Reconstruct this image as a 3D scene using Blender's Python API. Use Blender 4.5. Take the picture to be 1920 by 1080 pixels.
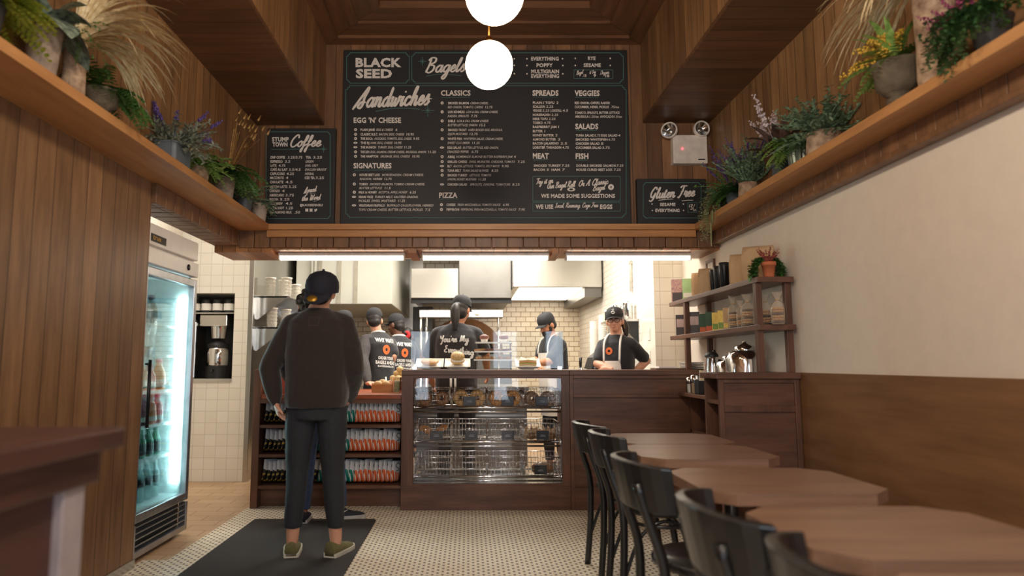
import bpy, bmesh, math, random
from mathutils import Vector, Matrix, Euler, Quaternion
random.seed(7)
PI = math.pi
for _o in list(bpy.data.objects):
    bpy.data.objects.remove(_o, do_unlink=True)
SC = bpy.context.scene
COL = SC.collection

# ------------------------------------------------------------------ camera
FPX = 1270.0                      # focal length in pixels of the 1920 px wide frame (24 mm lens)
PITCH = math.atan(141 / 1270)
CAMH = 1.14
PX0 = 878.0
cam_d = bpy.data.cameras.new('camera')
cam = bpy.data.objects.new('camera', cam_d)
COL.objects.link(cam)
cam.location = (0, 0, CAMH)
cam.rotation_euler = (PI / 2 + PITCH, 0, 0)
cam_d.sensor_width = 36
cam_d.lens = 36 * FPX / 1920
cam_d.shift_x = (960 - PX0) / 1920
cam_d.clip_start = 0.05
cam_d.dof.use_dof = True
cam_d.dof.focus_distance = 5.6
cam_d.dof.aperture_fstop = 1.6
SC.camera = cam
_c, _s = math.cos(PITCH), math.sin(PITCH)
def at(px, py, y):
    """the point at depth y that the photograph shows at a pixel (a measurement of the photo)"""
    u, v = px - PX0, 540 - py
    t = y / (FPX * _c - v * _s)
    return Vector((u * t, y, CAMH + (FPX * _s + v * _c) * t))

# ------------------------------------------------------------------ world, exposure
SC.view_settings.view_transform = 'Standard'
SC.view_settings.look = 'None'
SC.view_settings.gamma = 1
SC.view_settings.use_curve_mapping = False
SC.view_settings.exposure = 0.12
W = bpy.data.worlds.new('daylight'); SC.world = W
W.use_nodes = True
_bg = W.node_tree.nodes['Background']
_bg.inputs['Color'].default_value = (0.62, 0.80, 1.0, 1)
_bg.inputs['Strength'].default_value = 1.2

def area_light(name, loc, rot, sx, sy, power, color):
    l = bpy.data.lights.new(name, 'AREA'); l.shape = 'RECTANGLE'; l.size = sx; l.size_y = sy
    l.energy = power; l.color = color
    o = bpy.data.objects.new(name, l); COL.objects.link(o)
    o.location = loc; o.rotation_euler = rot
    o.visible_camera = True
    return o
# daylight coming in through the storefront behind the camera
STOREFRONT = [(-1.30, -.68), (.42, .98), (1.42, 1.86)]       # the tall windows: left and right edge of each
for _a, _b in STOREFRONT:
    area_light('storefront_daylight', ((_a + _b) / 2, -1.70, 1.62), (PI / 2, 0, 0), _b - _a - .12, 2.3, 38 * (_b - _a), (0.78, 0.88, 1.0))
# kitchen ceiling lamps (above the header, behind the counter)
for _i, (_x, _y, _p) in enumerate([(-1.2, 7.2, 30), (0.3, 6.9, 50), (0.7, 7.9, 20), (-0.2, 8.2, 22), (0.6, 6.35, 26)]):
    area_light('kitchen_ceiling_lamp', (_x, _y, 2.93), (0, 0, 0), 1.1, 0.5, _p, (1.0, 0.94, 0.85))
# lamp over the passage beside the fridge
area_light('passage_ceiling_lamp', (-2.55, 5.6, 2.93), (0, 0, 0), 0.5, 0.5, 15, (1.0, 0.96, 0.91))
# added point lights without fixtures, brightening the front of the dining room
for _x, _y in [(0.1, 1.2), (0.1, -0.2)]:
    _l = bpy.data.lights.new('dining_fill_light', 'POINT'); _l.energy = 72; _l.color = (1.0, 0.87, 0.70)
    _l.shadow_soft_size = 0.135
    _o = bpy.data.objects.new('dining_fill_light', _l); COL.objects.link(_o); _o.location = (_x, _y, 2.68)

# ------------------------------------------------------------------ node helpers
class Mat:
    def __init__(s, name):
        s.m = bpy.data.materials.new(name); s.m.use_nodes = True
        s.nt = s.m.node_tree; s.b = s.nt.nodes['Principled BSDF']; s.out = s.nt.nodes['Material Output']
    def n(s, t, **kw):
        nd = s.nt.nodes.new(t)
        for k, v in kw.items():
            if k in nd.inputs.keys() or isinstance(k, int): s.put(nd.inputs[k], v)
            else: setattr(nd, k, v)
        return nd
    def put(s, sock, v):
        if isinstance(v, bpy.types.NodeSocket): s.nt.links.new(v, sock)
        elif isinstance(v, (tuple, list)) and len(v) == 3 and sock.type == 'RGBA': sock.default_value = (*v, 1)
        else: sock.default_value = v
    def math(s, op, a, b=None, c=None):
        nd = s.nt.nodes.new('ShaderNodeMath'); nd.operation = op
        for i, v in enumerate((a, b, c)):
            if v is not None: s.put(nd.inputs[i], v)
        return nd.outputs[0]
    def mix(s, fac, a, b, blend='MIX'):
        nd = s.nt.nodes.new('ShaderNodeMix'); nd.data_type = 'RGBA'; nd.blend_type = blend
        s.put(nd.inputs[0], fac); s.put(nd.inputs[6], a); s.put(nd.inputs[7], b)
        return nd.outputs[2]
    def xyz(s, kind='Object'):
        tc = s.nt.nodes.new('ShaderNodeTexCoord'); sp = s.nt.nodes.new('ShaderNodeSeparateXYZ')
        s.nt.links.new(tc.outputs[kind], sp.inputs[0]); return sp.outputs[0], sp.outputs[1], sp.outputs[2]
    def vec(s, x, y, z):
        nd = s.nt.nodes.new('ShaderNodeCombineXYZ')
        for i, v in enumerate((x, y, z)): s.put(nd.inputs[i], v)
        return nd.outputs[0]
    def noise(s, vec, scale=5, detail=3, rough=.55):
        nd = s.nt.nodes.new('ShaderNodeTexNoise'); s.put(nd.inputs['Vector'], vec)
        nd.inputs['Scale'].default_value = scale; nd.inputs['Detail'].default_value = detail; nd.inputs['Roughness'].default_value = rough
        return nd.outputs['Fac']
    def bump(s, h, strength=.2, dist=.01):
        nd = s.nt.nodes.new('ShaderNodeBump'); nd.inputs['Strength'].default_value = strength; nd.inputs['Distance'].default_value = dist
        s.put(nd.inputs['Height'], h); s.put(s.b.inputs['Normal'], nd.outputs[0])
    def set(s, **kw):
        for k, v in kw.items(): s.put(s.b.inputs[k.replace('_', ' ')], v)
        return s

def srgb(r, g, b):
    f = lambda c: (c / 12.92 if c <= .04045 else ((c + .055) / 1.055) ** 2.4)
    return (f(r / 255), f(g / 255), f(b / 255))

_MC = {}
def plain(name, rgb, rough=.5, metal=0., var=.12, scale=14, bump=0., spec=.5, coat=0., kind='Object', rgb2=None, sheen=0.):
    """a plain procedural material: one colour with slight mottling"""
    if name in _MC: return _MC[name]
    M = Mat(name); c = srgb(*rgb)
    tc = M.n('ShaderNodeTexCoord')
    f = M.noise(tc.outputs[kind], scale, 4)
    c2 = srgb(*rgb2) if rgb2 else tuple(min(1, x * (1 + var)) for x in c)
    c1 = c if rgb2 else tuple(x * (1 - var) for x in c)
    r = M.n('ShaderNodeMapRange'); M.put(r.inputs[0], f); r.inputs[1].default_value = .3; r.inputs[2].default_value = .7
    M.set(Base_Color=M.mix(r.outputs[0], c1, c2), Roughness=rough, Metallic=metal)
    M.b.inputs['Specular IOR Level'].default_value = spec
    if coat: M.b.inputs['Coat Weight'].default_value = coat; M.b.inputs['Coat Roughness'].default_value = .1
    if sheen: M.b.inputs['Sheen Weight'].default_value = sheen
    if bump: M.bump(M.noise(tc.outputs[kind], scale * 4, 4), bump)
    _MC[name] = M.m
    return M.m

def emit(name, rgb, strength):
    M = Mat(name); c = srgb(*rgb)
    M.set(Base_Color=c, Roughness=.4); M.put(M.b.inputs['Emission Color'], c); M.b.inputs['Emission Strength'].default_value = strength
    return M.m

def glass(name, tint=(1, 1, 1), refl=1.0, rough=0.02, base=0.04):
    """clear sheet glass: see-through with Fresnel reflections"""
    M = Mat(name)
    tr = M.n('ShaderNodeBsdfTransparent'); tr.inputs[0].default_value = (*tint, 1)
    gl = M.n('ShaderNodeBsdfGlossy'); gl.inputs['Roughness'].default_value = rough
    fr = M.n('ShaderNodeFresnel'); fr.inputs[0].default_value = 1.5
    mx = M.n('ShaderNodeMixShader')
    M.put(mx.inputs[0], M.math('ADD', M.math('MULTIPLY', fr.outputs[0], refl), base))
    M.nt.links.new(tr.outputs[0], mx.inputs[1]); M.nt.links.new(gl.outputs[0], mx.inputs[2])
    M.nt.links.new(mx.outputs[0], M.out.inputs[0])
    return M.m

def film(name, rgb, opac=.35, rough=.25):
    """translucent plastic or paper-thin film"""
    M = Mat(name); tc = M.n('ShaderNodeTexCoord'); n = M.noise(tc.outputs['Object'], 30, 3)
    M.set(Base_Color=srgb(*rgb), Roughness=rough); M.bump(n, .3, .004)
    tr = M.n('ShaderNodeBsdfTransparent'); mx = M.n('ShaderNodeMixShader'); fr = M.n('ShaderNodeLayerWeight'); fr.inputs[0].default_value = .35
    M.put(mx.inputs[0], M.math('MINIMUM', M.math('ADD', M.math('MULTIPLY', fr.outputs['Facing'], .5), opac), 1.0))
    M.nt.links.new(tr.outputs[0], mx.inputs[1]); M.nt.links.new(M.b.outputs[0], mx.inputs[2]); M.nt.links.new(mx.outputs[0], M.out.inputs[0])
    return M.m

def wood(name, dark, light, along='Z', across='Y', w=None, rough=.42, gap=.0035, vary=.35, off=0., fine=1., spec=.4, knots=False):
    """sawn wood: grain along one axis, optionally divided into planks of width w across another"""
    M = Mat(name); x, y, z = M.xyz(); ax = dict(X=x, Y=y, Z=z)
    a = ax[along]; third = [k for k in 'XYZ' if k not in (along, across)][0]
    c = M.math('ADD', ax[across], off)
    if w:
        q = M.math('DIVIDE', c, w); idx = M.math('FLOOR', q); fr = M.math('FRACT', q)
        wn = M.n('ShaderNodeTexWhiteNoise', noise_dimensions='1D'); M.put(wn.inputs['W'], idx); rnd = wn.outputs['Value']
    else: rnd = .5
    sh = M.math('MULTIPLY', rnd, 13.7)
    v = M.vec(M.math('ADD', M.math('MULTIPLY', a, 1.3), sh), M.math('ADD', M.math('MULTIPLY', c, 10), sh), M.math('MULTIPLY', ax[third], 10))
    g1 = M.noise(v, 1.6 * fine, 6, .62)
    v2 = M.vec(M.math('MULTIPLY', a, 4), M.math('MULTIPLY', c, 120), M.math('MULTIPLY', ax[third], 120))
    g2 = M.noise(v2, 1.0 * fine, 3, .6)
    g = M.math('ADD', M.math('MULTIPLY', g1, .82), M.math('MULTIPLY', g2, .18))
    r = M.n('ShaderNodeMapRange'); M.put(r.inputs[0], g); r.inputs[1].default_value = .28; r.inputs[2].default_value = .74
    col = M.mix(r.outputs[0], srgb(*dark), srgb(*light))
    if w:
        k = M.math('ADD', M.math('MULTIPLY', rnd, 2 * vary), 1 - vary)
        col = M.mix(1.0, col, M.vec(k, k, k), 'MULTIPLY')
        d = M.math('MINIMUM', fr, M.math('SUBTRACT', 1.0, fr))
        groove = M.math('LESS_THAN', d, gap / w)
        col = M.mix(M.math('MULTIPLY', groove, .62), col, (.012, .006, .003))
        h = M.math('SUBTRACT', M.math('MULTIPLY', g, .25), groove)
    else: h = M.math('MULTIPLY', g, .25)
    M.set(Base_Color=col, Roughness=rough); M.b.inputs['Specular IOR Level'].default_value = spec
    M.bump(h, .35, .004)
    return M.m

def tile(name, c1, c2, grout, bw, bh, u='X', v='Z', offset=0., mortar=.004, rough=.18, bump=.5):
    M = Mat(name); x, y, z = M.xyz(); ax = dict(X=x, Y=y, Z=z)
    br = M.n('ShaderNodeTexBrick'); br.offset = offset; br.squash = 1
    M.put(br.inputs['Vector'], M.vec(ax[u], ax[v], 0.0))
    for k, val in (('Color1', srgb(*c1)), ('Color2', srgb(*c2)), ('Mortar', srgb(*grout)), ('Scale', 1.), ('Mortar Size', mortar), ('Mortar Smooth', .2), ('Bias', 0.), ('Brick Width', bw), ('Row Height', bh)):
        M.put(br.inputs[k], val)
    M.set(Base_Color=br.outputs[0], Roughness=M.math('ADD', M.math('MULTIPLY', br.outputs['Fac'], .6), rough))
    M.bump(M.math('SUBTRACT', 1.0, br.outputs['Fac']), bump, .003)
    return M.m

# ------------------------------------------------------------------ mesh helpers
class MB:
    """collects shapes; build() links them as ONE mesh object"""
    def __init__(s): s.v = []; s.f = []; s.m = []; s.sm = []
    def add(s, vs, fs, mat=0, smooth=False):
        o = len(s.v); s.v += [tuple(p) for p in vs]
        for f in fs: s.f.append(tuple(i + o for i in f)); s.m.append(mat); s.sm.append(smooth)
        return s
    def box(s, x0, x1, y0, y1, z0, z1, mat=0):
        return s.add([(x0, y0, z0), (x1, y0, z0), (x1, y1, z0), (x0, y1, z0), (x0, y0, z1), (x1, y0, z1), (x1, y1, z1), (x0, y1, z1)],
              [(0, 3, 2, 1), (4, 5, 6, 7), (0, 1, 5, 4), (1, 2, 6, 5), (2, 3, 7, 6), (3, 0, 4, 7)], mat)
    def rbox(s, x0, x1, y0, y1, z0, z1, r=.01, seg=3, mat=0, smooth=False):
        """box with rounded vertical edges"""
        r = min(r, (x1 - x0) / 2 - 1e-5, (y1 - y0) / 2 - 1e-5)
        pts = []
        for cx, cy, a0 in ((x1 - r, y1 - r, 0), (x0 + r, y1 - r, PI / 2), (x0 + r, y0 + r, PI), (x1 - r, y0 + r, 3 * PI / 2)):
            for i in range(seg + 1):
                a = a0 + PI / 2 * i / seg; pts.append((cx + r * math.cos(a), cy + r * math.sin(a)))
        return s.prism(pts, z0, z1, mat)
    def prism(s, pts, z0, z1, mat=0, smooth=False):
        n = len(pts); vs = [(x, y, z0) for x, y in pts] + [(x, y, z1) for x, y in pts]
        s.add(vs, [tuple(range(n - 1, -1, -1)), tuple(range(n, 2 * n))], mat)
        return s.add(vs, [(i, (i + 1) % n, n + (i + 1) % n, n + i) for i in range(n)], mat, smooth)
    def prism_axis(s, pts, a0, a1, axis='Y', mat=0):
        """extrude a 2-D outline along X or Y; pts are (x,z) for Y, (y,z) for X"""
        n = len(pts)
        if axis == 'Y': vs = [(p, a0, q) for p, q in pts] + [(p, a1, q) for p, q in pts]
        else: vs = [(a0, p, q) for p, q in pts] + [(a1, p, q) for p, q in pts]
        return s.add(vs, [tuple(range(n - 1, -1, -1)), tuple(range(n, 2 * n))] + [(i, (i + 1) % n, n + (i + 1) % n, n + i) for i in range(n)], mat)
    def lathe(s, prof, c=(0, 0, 0), seg=24, mat=0, sx=1., sy=1., smooth=True, cap=True):
        vs = []; fs = []; n = len(prof)
        for r, z in prof:
            for i in range(seg):
                a = 2 * PI * i / seg; vs.append((c[0] + r * math.cos(a) * sx, c[1] + r * math.sin(a) * sy, c[2] + z))
        for j in range(n - 1):
            for i in range(seg): fs.append((j * seg + i, j * seg + (i + 1) % seg, (j + 1) * seg + (i + 1) % seg, (j + 1) * seg + i))
        s.add(vs, fs, mat, smooth)
        if cap:
            s.add(vs[:seg], [tuple(range(seg - 1, -1, -1))], mat); s.add(vs[-seg:], [tuple(range(seg))], mat)
        return s
    def tube(s, pts, r, seg=8, mat=0, smooth=True, cap=True, flat=None):
        """tube along a polyline; r scalar, list, or list of (a,b); flat = reference side vector"""
        pts = [Vector(p) for p in pts]; n = len(pts)
        rs = r if isinstance(r, (list, tuple)) else [r] * n
        vs = []; u = None
        for k in range(n):
            t = (pts[min(k + 1, n - 1)] - pts[max(k - 1, 0)])
            if t.length < 1e-9: t = Vector((0, 0, 1))
            t.normalize()
            if flat is not None:
                u = Vector(flat); u = u - t * u.dot(t)
                if u.length < 1e-6: u = t.orthogonal()
            elif u is None: u = t.orthogonal()
            else:
                u = u - t * u.dot(t)
                if u.length < 1e-6: u = t.orthogonal()
            u.normalize(); w = t.cross(u)
            a, b = rs[k] if isinstance(rs[k], (list, tuple)) else (rs[k], rs[k])
            for i in range(seg):
                g = 2 * PI * i / seg; vs.append(pts[k] + u * (a * math.cos(g)) + w * (b * math.sin(g)))
        fs = [(k * seg + i, k * seg + (i + 1) % seg, (k + 1) * seg + (i + 1) % seg, (k + 1) * seg + i) for k in range(n - 1) for i in range(seg)]
        if cap: fs += [tuple(range(seg - 1, -1, -1)), tuple(range((n - 1) * seg, n * seg))]
        return s.add(vs, fs, mat, smooth)
    def cyl(s, p0, p1, r0, r1=None, seg=16, mat=0):
        return s.tube([p0, p1], [r0, r0 if r1 is None else r1], seg, mat)
    def ball(s, c, rx, ry=None, rz=None, seg=16, rings=10, mat=0, rot=None):
        ry = rx if ry is None else ry; rz = rx if rz is None else rz
        vs = []; fs = []; c = Vector(c)
        for j in range(rings + 1):
            th = PI * j / rings
            for i in range(seg):
                a = 2 * PI * i / seg
                p = Vector((rx * math.sin(th) * math.cos(a), ry * math.sin(th) * math.sin(a), rz * math.cos(th)))
                if rot is not None: p = rot @ p
                vs.append(c + p)
        for j in range(rings):
            for i in range(seg): fs.append((j * seg + i, (j + 1) * seg + i, (j + 1) * seg + (i + 1) % seg, j * seg + (i + 1) % seg))
        return s.add(vs, fs, mat, True)
    def torus(s, c, R, r, seg=24, sub=10, mat=0, rot=None, sz=1.):
        vs = []; fs = []; c = Vector(c)
        for i in range(seg):
            a = 2 * PI * i / seg
            for j in range(sub):
                b = 2 * PI * j / sub; p = Vector(((R + r * math.cos(b)) * math.cos(a), (R + r * math.cos(b)) * math.sin(a), r * sz * math.sin(b)))
                if rot is not None: p = rot @ p
                vs.append(c + p)
        for i in range(seg):
            for j in range(sub):
                fs.append((i * sub + j, ((i + 1) % seg) * sub + j, ((i + 1) % seg) * sub + (j + 1) % sub, i * sub + (j + 1) % sub))
        return s.add(vs, fs, mat, True)
    def move(s, M):
        s.v = [tuple(M @ Vector(p)) for p in s.v]; return s
    def merge(s, o): return s.add_raw(o)
    def add_raw(s, o):
        k = len(s.v); s.v += o.v; s.f += [tuple(i + k for i in f) for f in o.f]; s.m += o.m; s.sm += o.sm; return s
    def build(s, name, mats, parent=None, loc=None, bevel=0., rotz=0., weld=False):
        me = bpy.data.meshes.new(name); me.from_pydata(s.v, [], s.f)
        if not isinstance(mats, (list, tuple)): mats = [mats]
        for m in mats: me.materials.append(m)
        me.polygons.foreach_set('material_index', s.m); me.polygons.foreach_set('use_smooth', s.sm)
        bm = bmesh.new(); bm.from_mesh(me)
        if weld: bmesh.ops.remove_doubles(bm, verts=bm.verts, dist=1e-5)
        bmesh.ops.recalc_face_normals(bm, faces=bm.faces); bm.to_mesh(me); bm.free()
        me.update()
        o = bpy.data.objects.new(name, me); COL.objects.link(o)
        if parent is not None: o.parent = parent
        if loc is not None: o.location = loc
        if rotz: o.rotation_euler = (0, 0, rotz)
        if bevel:
            b = o.modifiers.new('bevel', 'BEVEL'); b.width = bevel; b.segments = 2; b.limit_method = 'ANGLE'; b.angle_limit = .7
            b.harden_normals = False
        return o

def tag(o, label=None, cat=None, group=None, kind=None):
    if label: o['label'] = label
    if cat: o['category'] = cat
    if group: o['group'] = group
    if kind: o['kind'] = kind
    return o
def thing(name, label, cat, loc=(0, 0, 0), rotz=0., group=None):
    o = bpy.data.objects.new(name, None); COL.objects.link(o); o.empty_display_size = .05
    o.location = loc; o.rotation_euler = (0, 0, rotz)
    return tag(o, label, cat, group)
def struct(name, mb, mats, **kw):
    o = mb.build(name, mats, **kw); o['kind'] = 'structure'; return o
def dup(src, loc, rotz=None, label=None, group=None, scale=None):
    """copy of a thing with copies of its parts and sub-parts"""
    r = src.copy(); COL.objects.link(r); r.location = loc
    if rotz is not None: r.rotation_euler = (0, 0, rotz)
    if scale: r.scale = scale
    if label: r['label'] = label
    if group: r['group'] = group
    for ch in list(src.children):
        c = ch.copy(); COL.objects.link(c); c.parent = r
        for g in list(ch.children):
            d = g.copy(); COL.objects.link(d); d.parent = c
    return r
ORD = ['leftmost', 'second from left', 'third from left', 'fourth from left', 'fifth from left', 'sixth from left', 'seventh from left', 'eighth from left', 'ninth from left', 'tenth from left', 'eleventh from left', 'twelfth from left']
NTH = ['first', 'second', 'third', 'fourth', 'fifth', 'sixth', 'seventh', 'eighth', 'ninth', 'tenth', 'eleventh', 'twelfth', 'thirteenth', 'fourteenth', 'fifteenth', 'sixteenth', 'seventeenth', 'eighteenth', 'nineteenth', 'twentieth', 'twenty-first', 'twenty-second', 'twenty-third', 'twenty-fourth']

def smooth_path(pts, k=5):
    """Catmull-Rom through points"""
    P = [Vector(p) for p in pts]
    if len(P) < 3: return P
    out = []
    for i in range(len(P) - 1):
        a = P[i - 1] if i else P[0] * 2 - P[1]; b = P[i]; c = P[i + 1]; d = P[i + 2] if i + 2 < len(P) else P[-1] * 2 - P[-2]
        for j in range(k):
            t = j / k
            out.append(.5 * ((2 * b) + (c - a) * t + (2 * a - 5 * b + 4 * c - d) * t * t + (3 * b - a - 3 * c + d) * t ** 3))
    out.append(P[-1]); return out
# ================================================================== materials
WD, WL = (104, 74, 51), (164, 124, 88)
m_wall_v = wood('wall_planks', WD, WL, 'Z', 'Y', .132, vary=.28, off=.03)
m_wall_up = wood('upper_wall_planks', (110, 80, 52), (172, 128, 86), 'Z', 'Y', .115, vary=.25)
m_wall_bx = wood('menu_wall_planks', (96, 66, 45), (150, 108, 74), 'Z', 'X', .125, vary=.4)
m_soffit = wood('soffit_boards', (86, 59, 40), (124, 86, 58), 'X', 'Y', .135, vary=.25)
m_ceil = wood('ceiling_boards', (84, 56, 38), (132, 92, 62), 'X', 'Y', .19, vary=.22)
m_ceil_y = wood('ceiling_frame_boards', (86, 58, 38), (132, 90, 60), 'Y', 'X', None)
m_ceil_x = wood('ceiling_frame_cross', (86, 58, 38), (132, 90, 60), 'X', 'Y', None)
m_shelf_y = wood('ledge_wood', (160, 110, 66), (206, 150, 96), 'Y', 'Z', None, rough=.4)
m_shelf_x = wood('ledge_wood_cross', (160, 110, 66), (206, 150, 96), 'X', 'Z', None, rough=.4)
m_dent = wood('dentil_wood', (88, 60, 40), (146, 104, 70), 'Z', 'Y', None)
m_head = wood('header_boards', (120, 76, 44), (186, 128, 80), 'Y', 'X', .105, vary=.2)
m_walnut_x = wood('walnut_grain_x', (70, 46, 36), (124, 86, 66), 'X', 'Z', None, rough=.38)
m_walnut_y = wood('walnut_grain_y', (70, 46, 36), (124, 86, 66), 'Y', 'Z', None, rough=.38)
m_walnut_z = wood('walnut_grain_z', (70, 46, 36), (120, 82, 62), 'Z', 'X', None, rough=.38)
m_table = wood('table_top_wood', (106, 79, 63), (150, 115, 93), 'X', 'Y', None, rough=.33, fine=.8)
m_wains = wood('wainscot_wood', (104, 72, 44), (150, 108, 72), 'Y', 'Z', None, rough=.45, fine=.55)
m_white = plain('painted_plaster', (226, 212, 196), .75, var=.03, bump=.05)
m_sqtile = tile('square_wall_tile', (238, 232, 218), (232, 225, 209), (206, 197, 181), .112, .112, 'X', 'Z', mortar=.0028, bump=.3)
m_sqtile_y = tile('square_wall_tile_side', (238, 232, 218), (232, 225, 209), (206, 197, 181), .16, .16, 'Y', 'Z', mortar=.003, bump=.3)
m_sqtile_b = tile('square_wall_tile_return', (240, 231, 215), (233, 224, 206), (205, 192, 172), .13, .13, 'X', 'Z', mortar=.003)
m_subway = tile('subway_tile', (243, 234, 214), (232, 220, 196), (150, 120, 92), .152, .078, 'X', 'Z', .5, mortar=.0045)
m_pbrick = tile('painted_brick', (236, 231, 220), (226, 220, 207), (214, 207, 193), .21, .072, 'Y', 'Z', .5, mortar=.007, rough=.5, bump=.9)
m_ftile = tile('tan_floor_tile', (190, 156, 120), (176, 143, 109), (164, 133, 102), .30, .15, 'X', 'Y', .5, mortar=.004, rough=.35, bump=.2)
m_steel = plain('brushed_steel', (196, 194, 189), .22, 1., var=.06, scale=3, bump=.03)
m_steel_d = plain('dark_steel', (120, 118, 114), .35, 1., var=.1, scale=3)
m_chrome = plain('polished_chrome', (225, 225, 225), .1, 1., var=.02)
m_black = plain('matte_black', (26, 25, 25), .5)
m_blackm = plain('black_metal', (22, 22, 24), .35, .3)
m_wpaint = plain('white_enamel', (232, 226, 215), .35)
m_kceil = plain('kitchen_ceiling_paint', (225, 220, 210), .8)
m_greyframe = plain('window_frame_paint', (40, 38, 38), .4)

def mosaic():
    M = Mat('basketweave_mosaic'); x, y, z = M.xyz()
    br = M.n('ShaderNodeTexBrick'); br.offset = .5
    M.put(br.inputs['Vector'], M.vec(x, y, 0.0))
    for k, v in (('Color1', srgb(246, 236, 216)), ('Color2', srgb(236, 223, 199)), ('Mortar', srgb(168, 148, 124)), ('Scale', 1.), ('Mortar Size', .0026), ('Mortar Smooth', .2), ('Brick Width', .056), ('Row Height', .028)):
        M.put(br.inputs[k], v)
    def cell(c, p, sh=0.): return M.math('ABSOLUTE', M.math('SUBTRACT', M.math('FRACT', M.math('ADD', M.math('DIVIDE', c, p), sh)), .5))
    row = M.math('MULTIPLY', M.math('FRACT', M.math('MULTIPLY', M.math('FLOOR', M.math('DIVIDE', y, .028)), .5)), 1.0)
    dx = M.math('ABSOLUTE', M.math('SUBTRACT', M.math('FRACT', M.math('ADD', M.math('DIVIDE', x, .056), row)), .5))
    dy = cell(y, .028)
    dot = M.math('MULTIPLY', M.math('LESS_THAN', dx, .13), M.math('LESS_THAN', dy, .28))
    col = M.mix(dot, br.outputs[0], srgb(74, 64, 56))
    M.set(Base_Color=col, Roughness=M.math('ADD', M.math('MULTIPLY', br.outputs['Fac'], .4), .3))
    M.bump(M.math('SUBTRACT', 1.0, br.outputs['Fac']), .3, .002)
    return M.m
m_mosaic = mosaic()

# ================================================================== the setting
YB = 5.52                       # the menu wall
b = MB(); b.box(-1.75, 2.1, -1.75, 5.6, -.06, 0).box(-1.9, -1.75, -1.75, 4.1, -.06, 0)
struct('floor', b, m_mosaic)
b = MB(); b.box(-2.9, -1.75, 4.1, 6.74, -.06, 0).box(-2.9, -1.9, 3.9, 4.1, -.06, 0).box(-1.75, 2.1, 5.6, 10.9, -.06, 0).box(-2.3, -1.75, 6.74, 10.9, -.06, 0)
struct('floor', b, m_ftile)
# left wall below the ledge, and above it
struct('wall_left', MB().box(-2.05, -1.88, -1.75, 3.94, 0, 2.21), m_wall_v)
struct('wall_left_upper', MB().box(-2.05, -1.78, -1.75, YB, 2.21, 3.96), m_wall_up)
# metal kick strip at the foot of the planks
struct('baseboard_left', MB().box(-1.88, -1.868, 3.2, 3.94, 0, .05), m_steel)
# beam over the cooler: a course of upright blocks with boards below
b = MB()
y = 3.94
while y < 5.42:
    y1 = min(y + .128, 5.42)
    b.box(-1.90, -1.852, y + .003, y1 - .003, 2.085, 2.205)
    b.box(-2.06, -1.90, y + .003, y1 - .003, 2.085, 2.21)
    y += .131
struct('trim_1', b, m_dent, bevel=.004)
# right wall
struct('wall_right', MB().box(2.04, 2.2, -1.75, 6.4, 0, 3.96), m_white)
struct('wall_right_upper', MB().box(2.03, 2.04, -1.75, YB, 2.2, 3.96), m_wall_up)
struct('wall_right_wainscot', MB().box(2.022, 2.04, -1.75, 4.9, 0, 1.083), m_wains)
b = MB(); y = -1.7
while y < 5.4:
    b.box(1.985, 2.03, y + .003, y + .125, 2.118, 2.205); y += .128
b.box(1.97, 2.03, -1.75, 5.42, 2.092, 2.118)
struct('trim_2', b, m_dent, bevel=.004)
# the ledge that runs round the room
b = MB()
b.prism([(-1.60, -1.75), (-1.60, 5.335), (-1.78, 5.515), (-1.78, 5.52), (-1.878, 5.52), (-1.878, -1.75)], 2.205, 2.25)
struct('trim_3', b, m_shelf_y, bevel=.003)
b = MB(); b.prism([(1.815, -1.75), (2.03, -1.75), (2.03, 5.52), (1.815, 5.335)], 2.205, 2.25)
struct('trim_4', b, m_shelf_y, bevel=.003)
b = MB(); b.prism([(-1.60, 5.335), (1.815, 5.335), (2.03, 5.52), (-1.78, 5.52)], 2.205, 2.25)
b.box(-1.62, 1.83, 5.36, 5.40, 2.15, 2.205)
struct('trim_5', b, m_shelf_x, bevel=.003)
# menu wall
struct('wall_back', MB().box(-1.9, 2.04, YB, 5.66, 2.21, 3.96), m_wall_bx)
# header over the counter
b = MB(); x = -1.86
while x < 2.0:
    b.box(x + .003, min(x + .125, 2.03), 5.40, 5.45, 2.07, 2.205); x += .128
struct('trim_6', b, m_dent, bevel=.004)
struct('trim_7', MB().box(-2.06, 2.04, 5.43, 5.87, 2.055, 2.21), m_head)
struct('trim_8', MB().box(-.49, -.42, 5.43, 5.87, 2.03, 2.055).box(.69, .76, 5.43, 5.87, 2.03, 2.055).box(-2.06, -1.60, 5.43, 5.87, 2.035, 2.055), m_head)
struct('trim_9', MB().box(-2.06, 2.1, 5.87, 5.93, 2.055, 3.0), m_wpaint)
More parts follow.
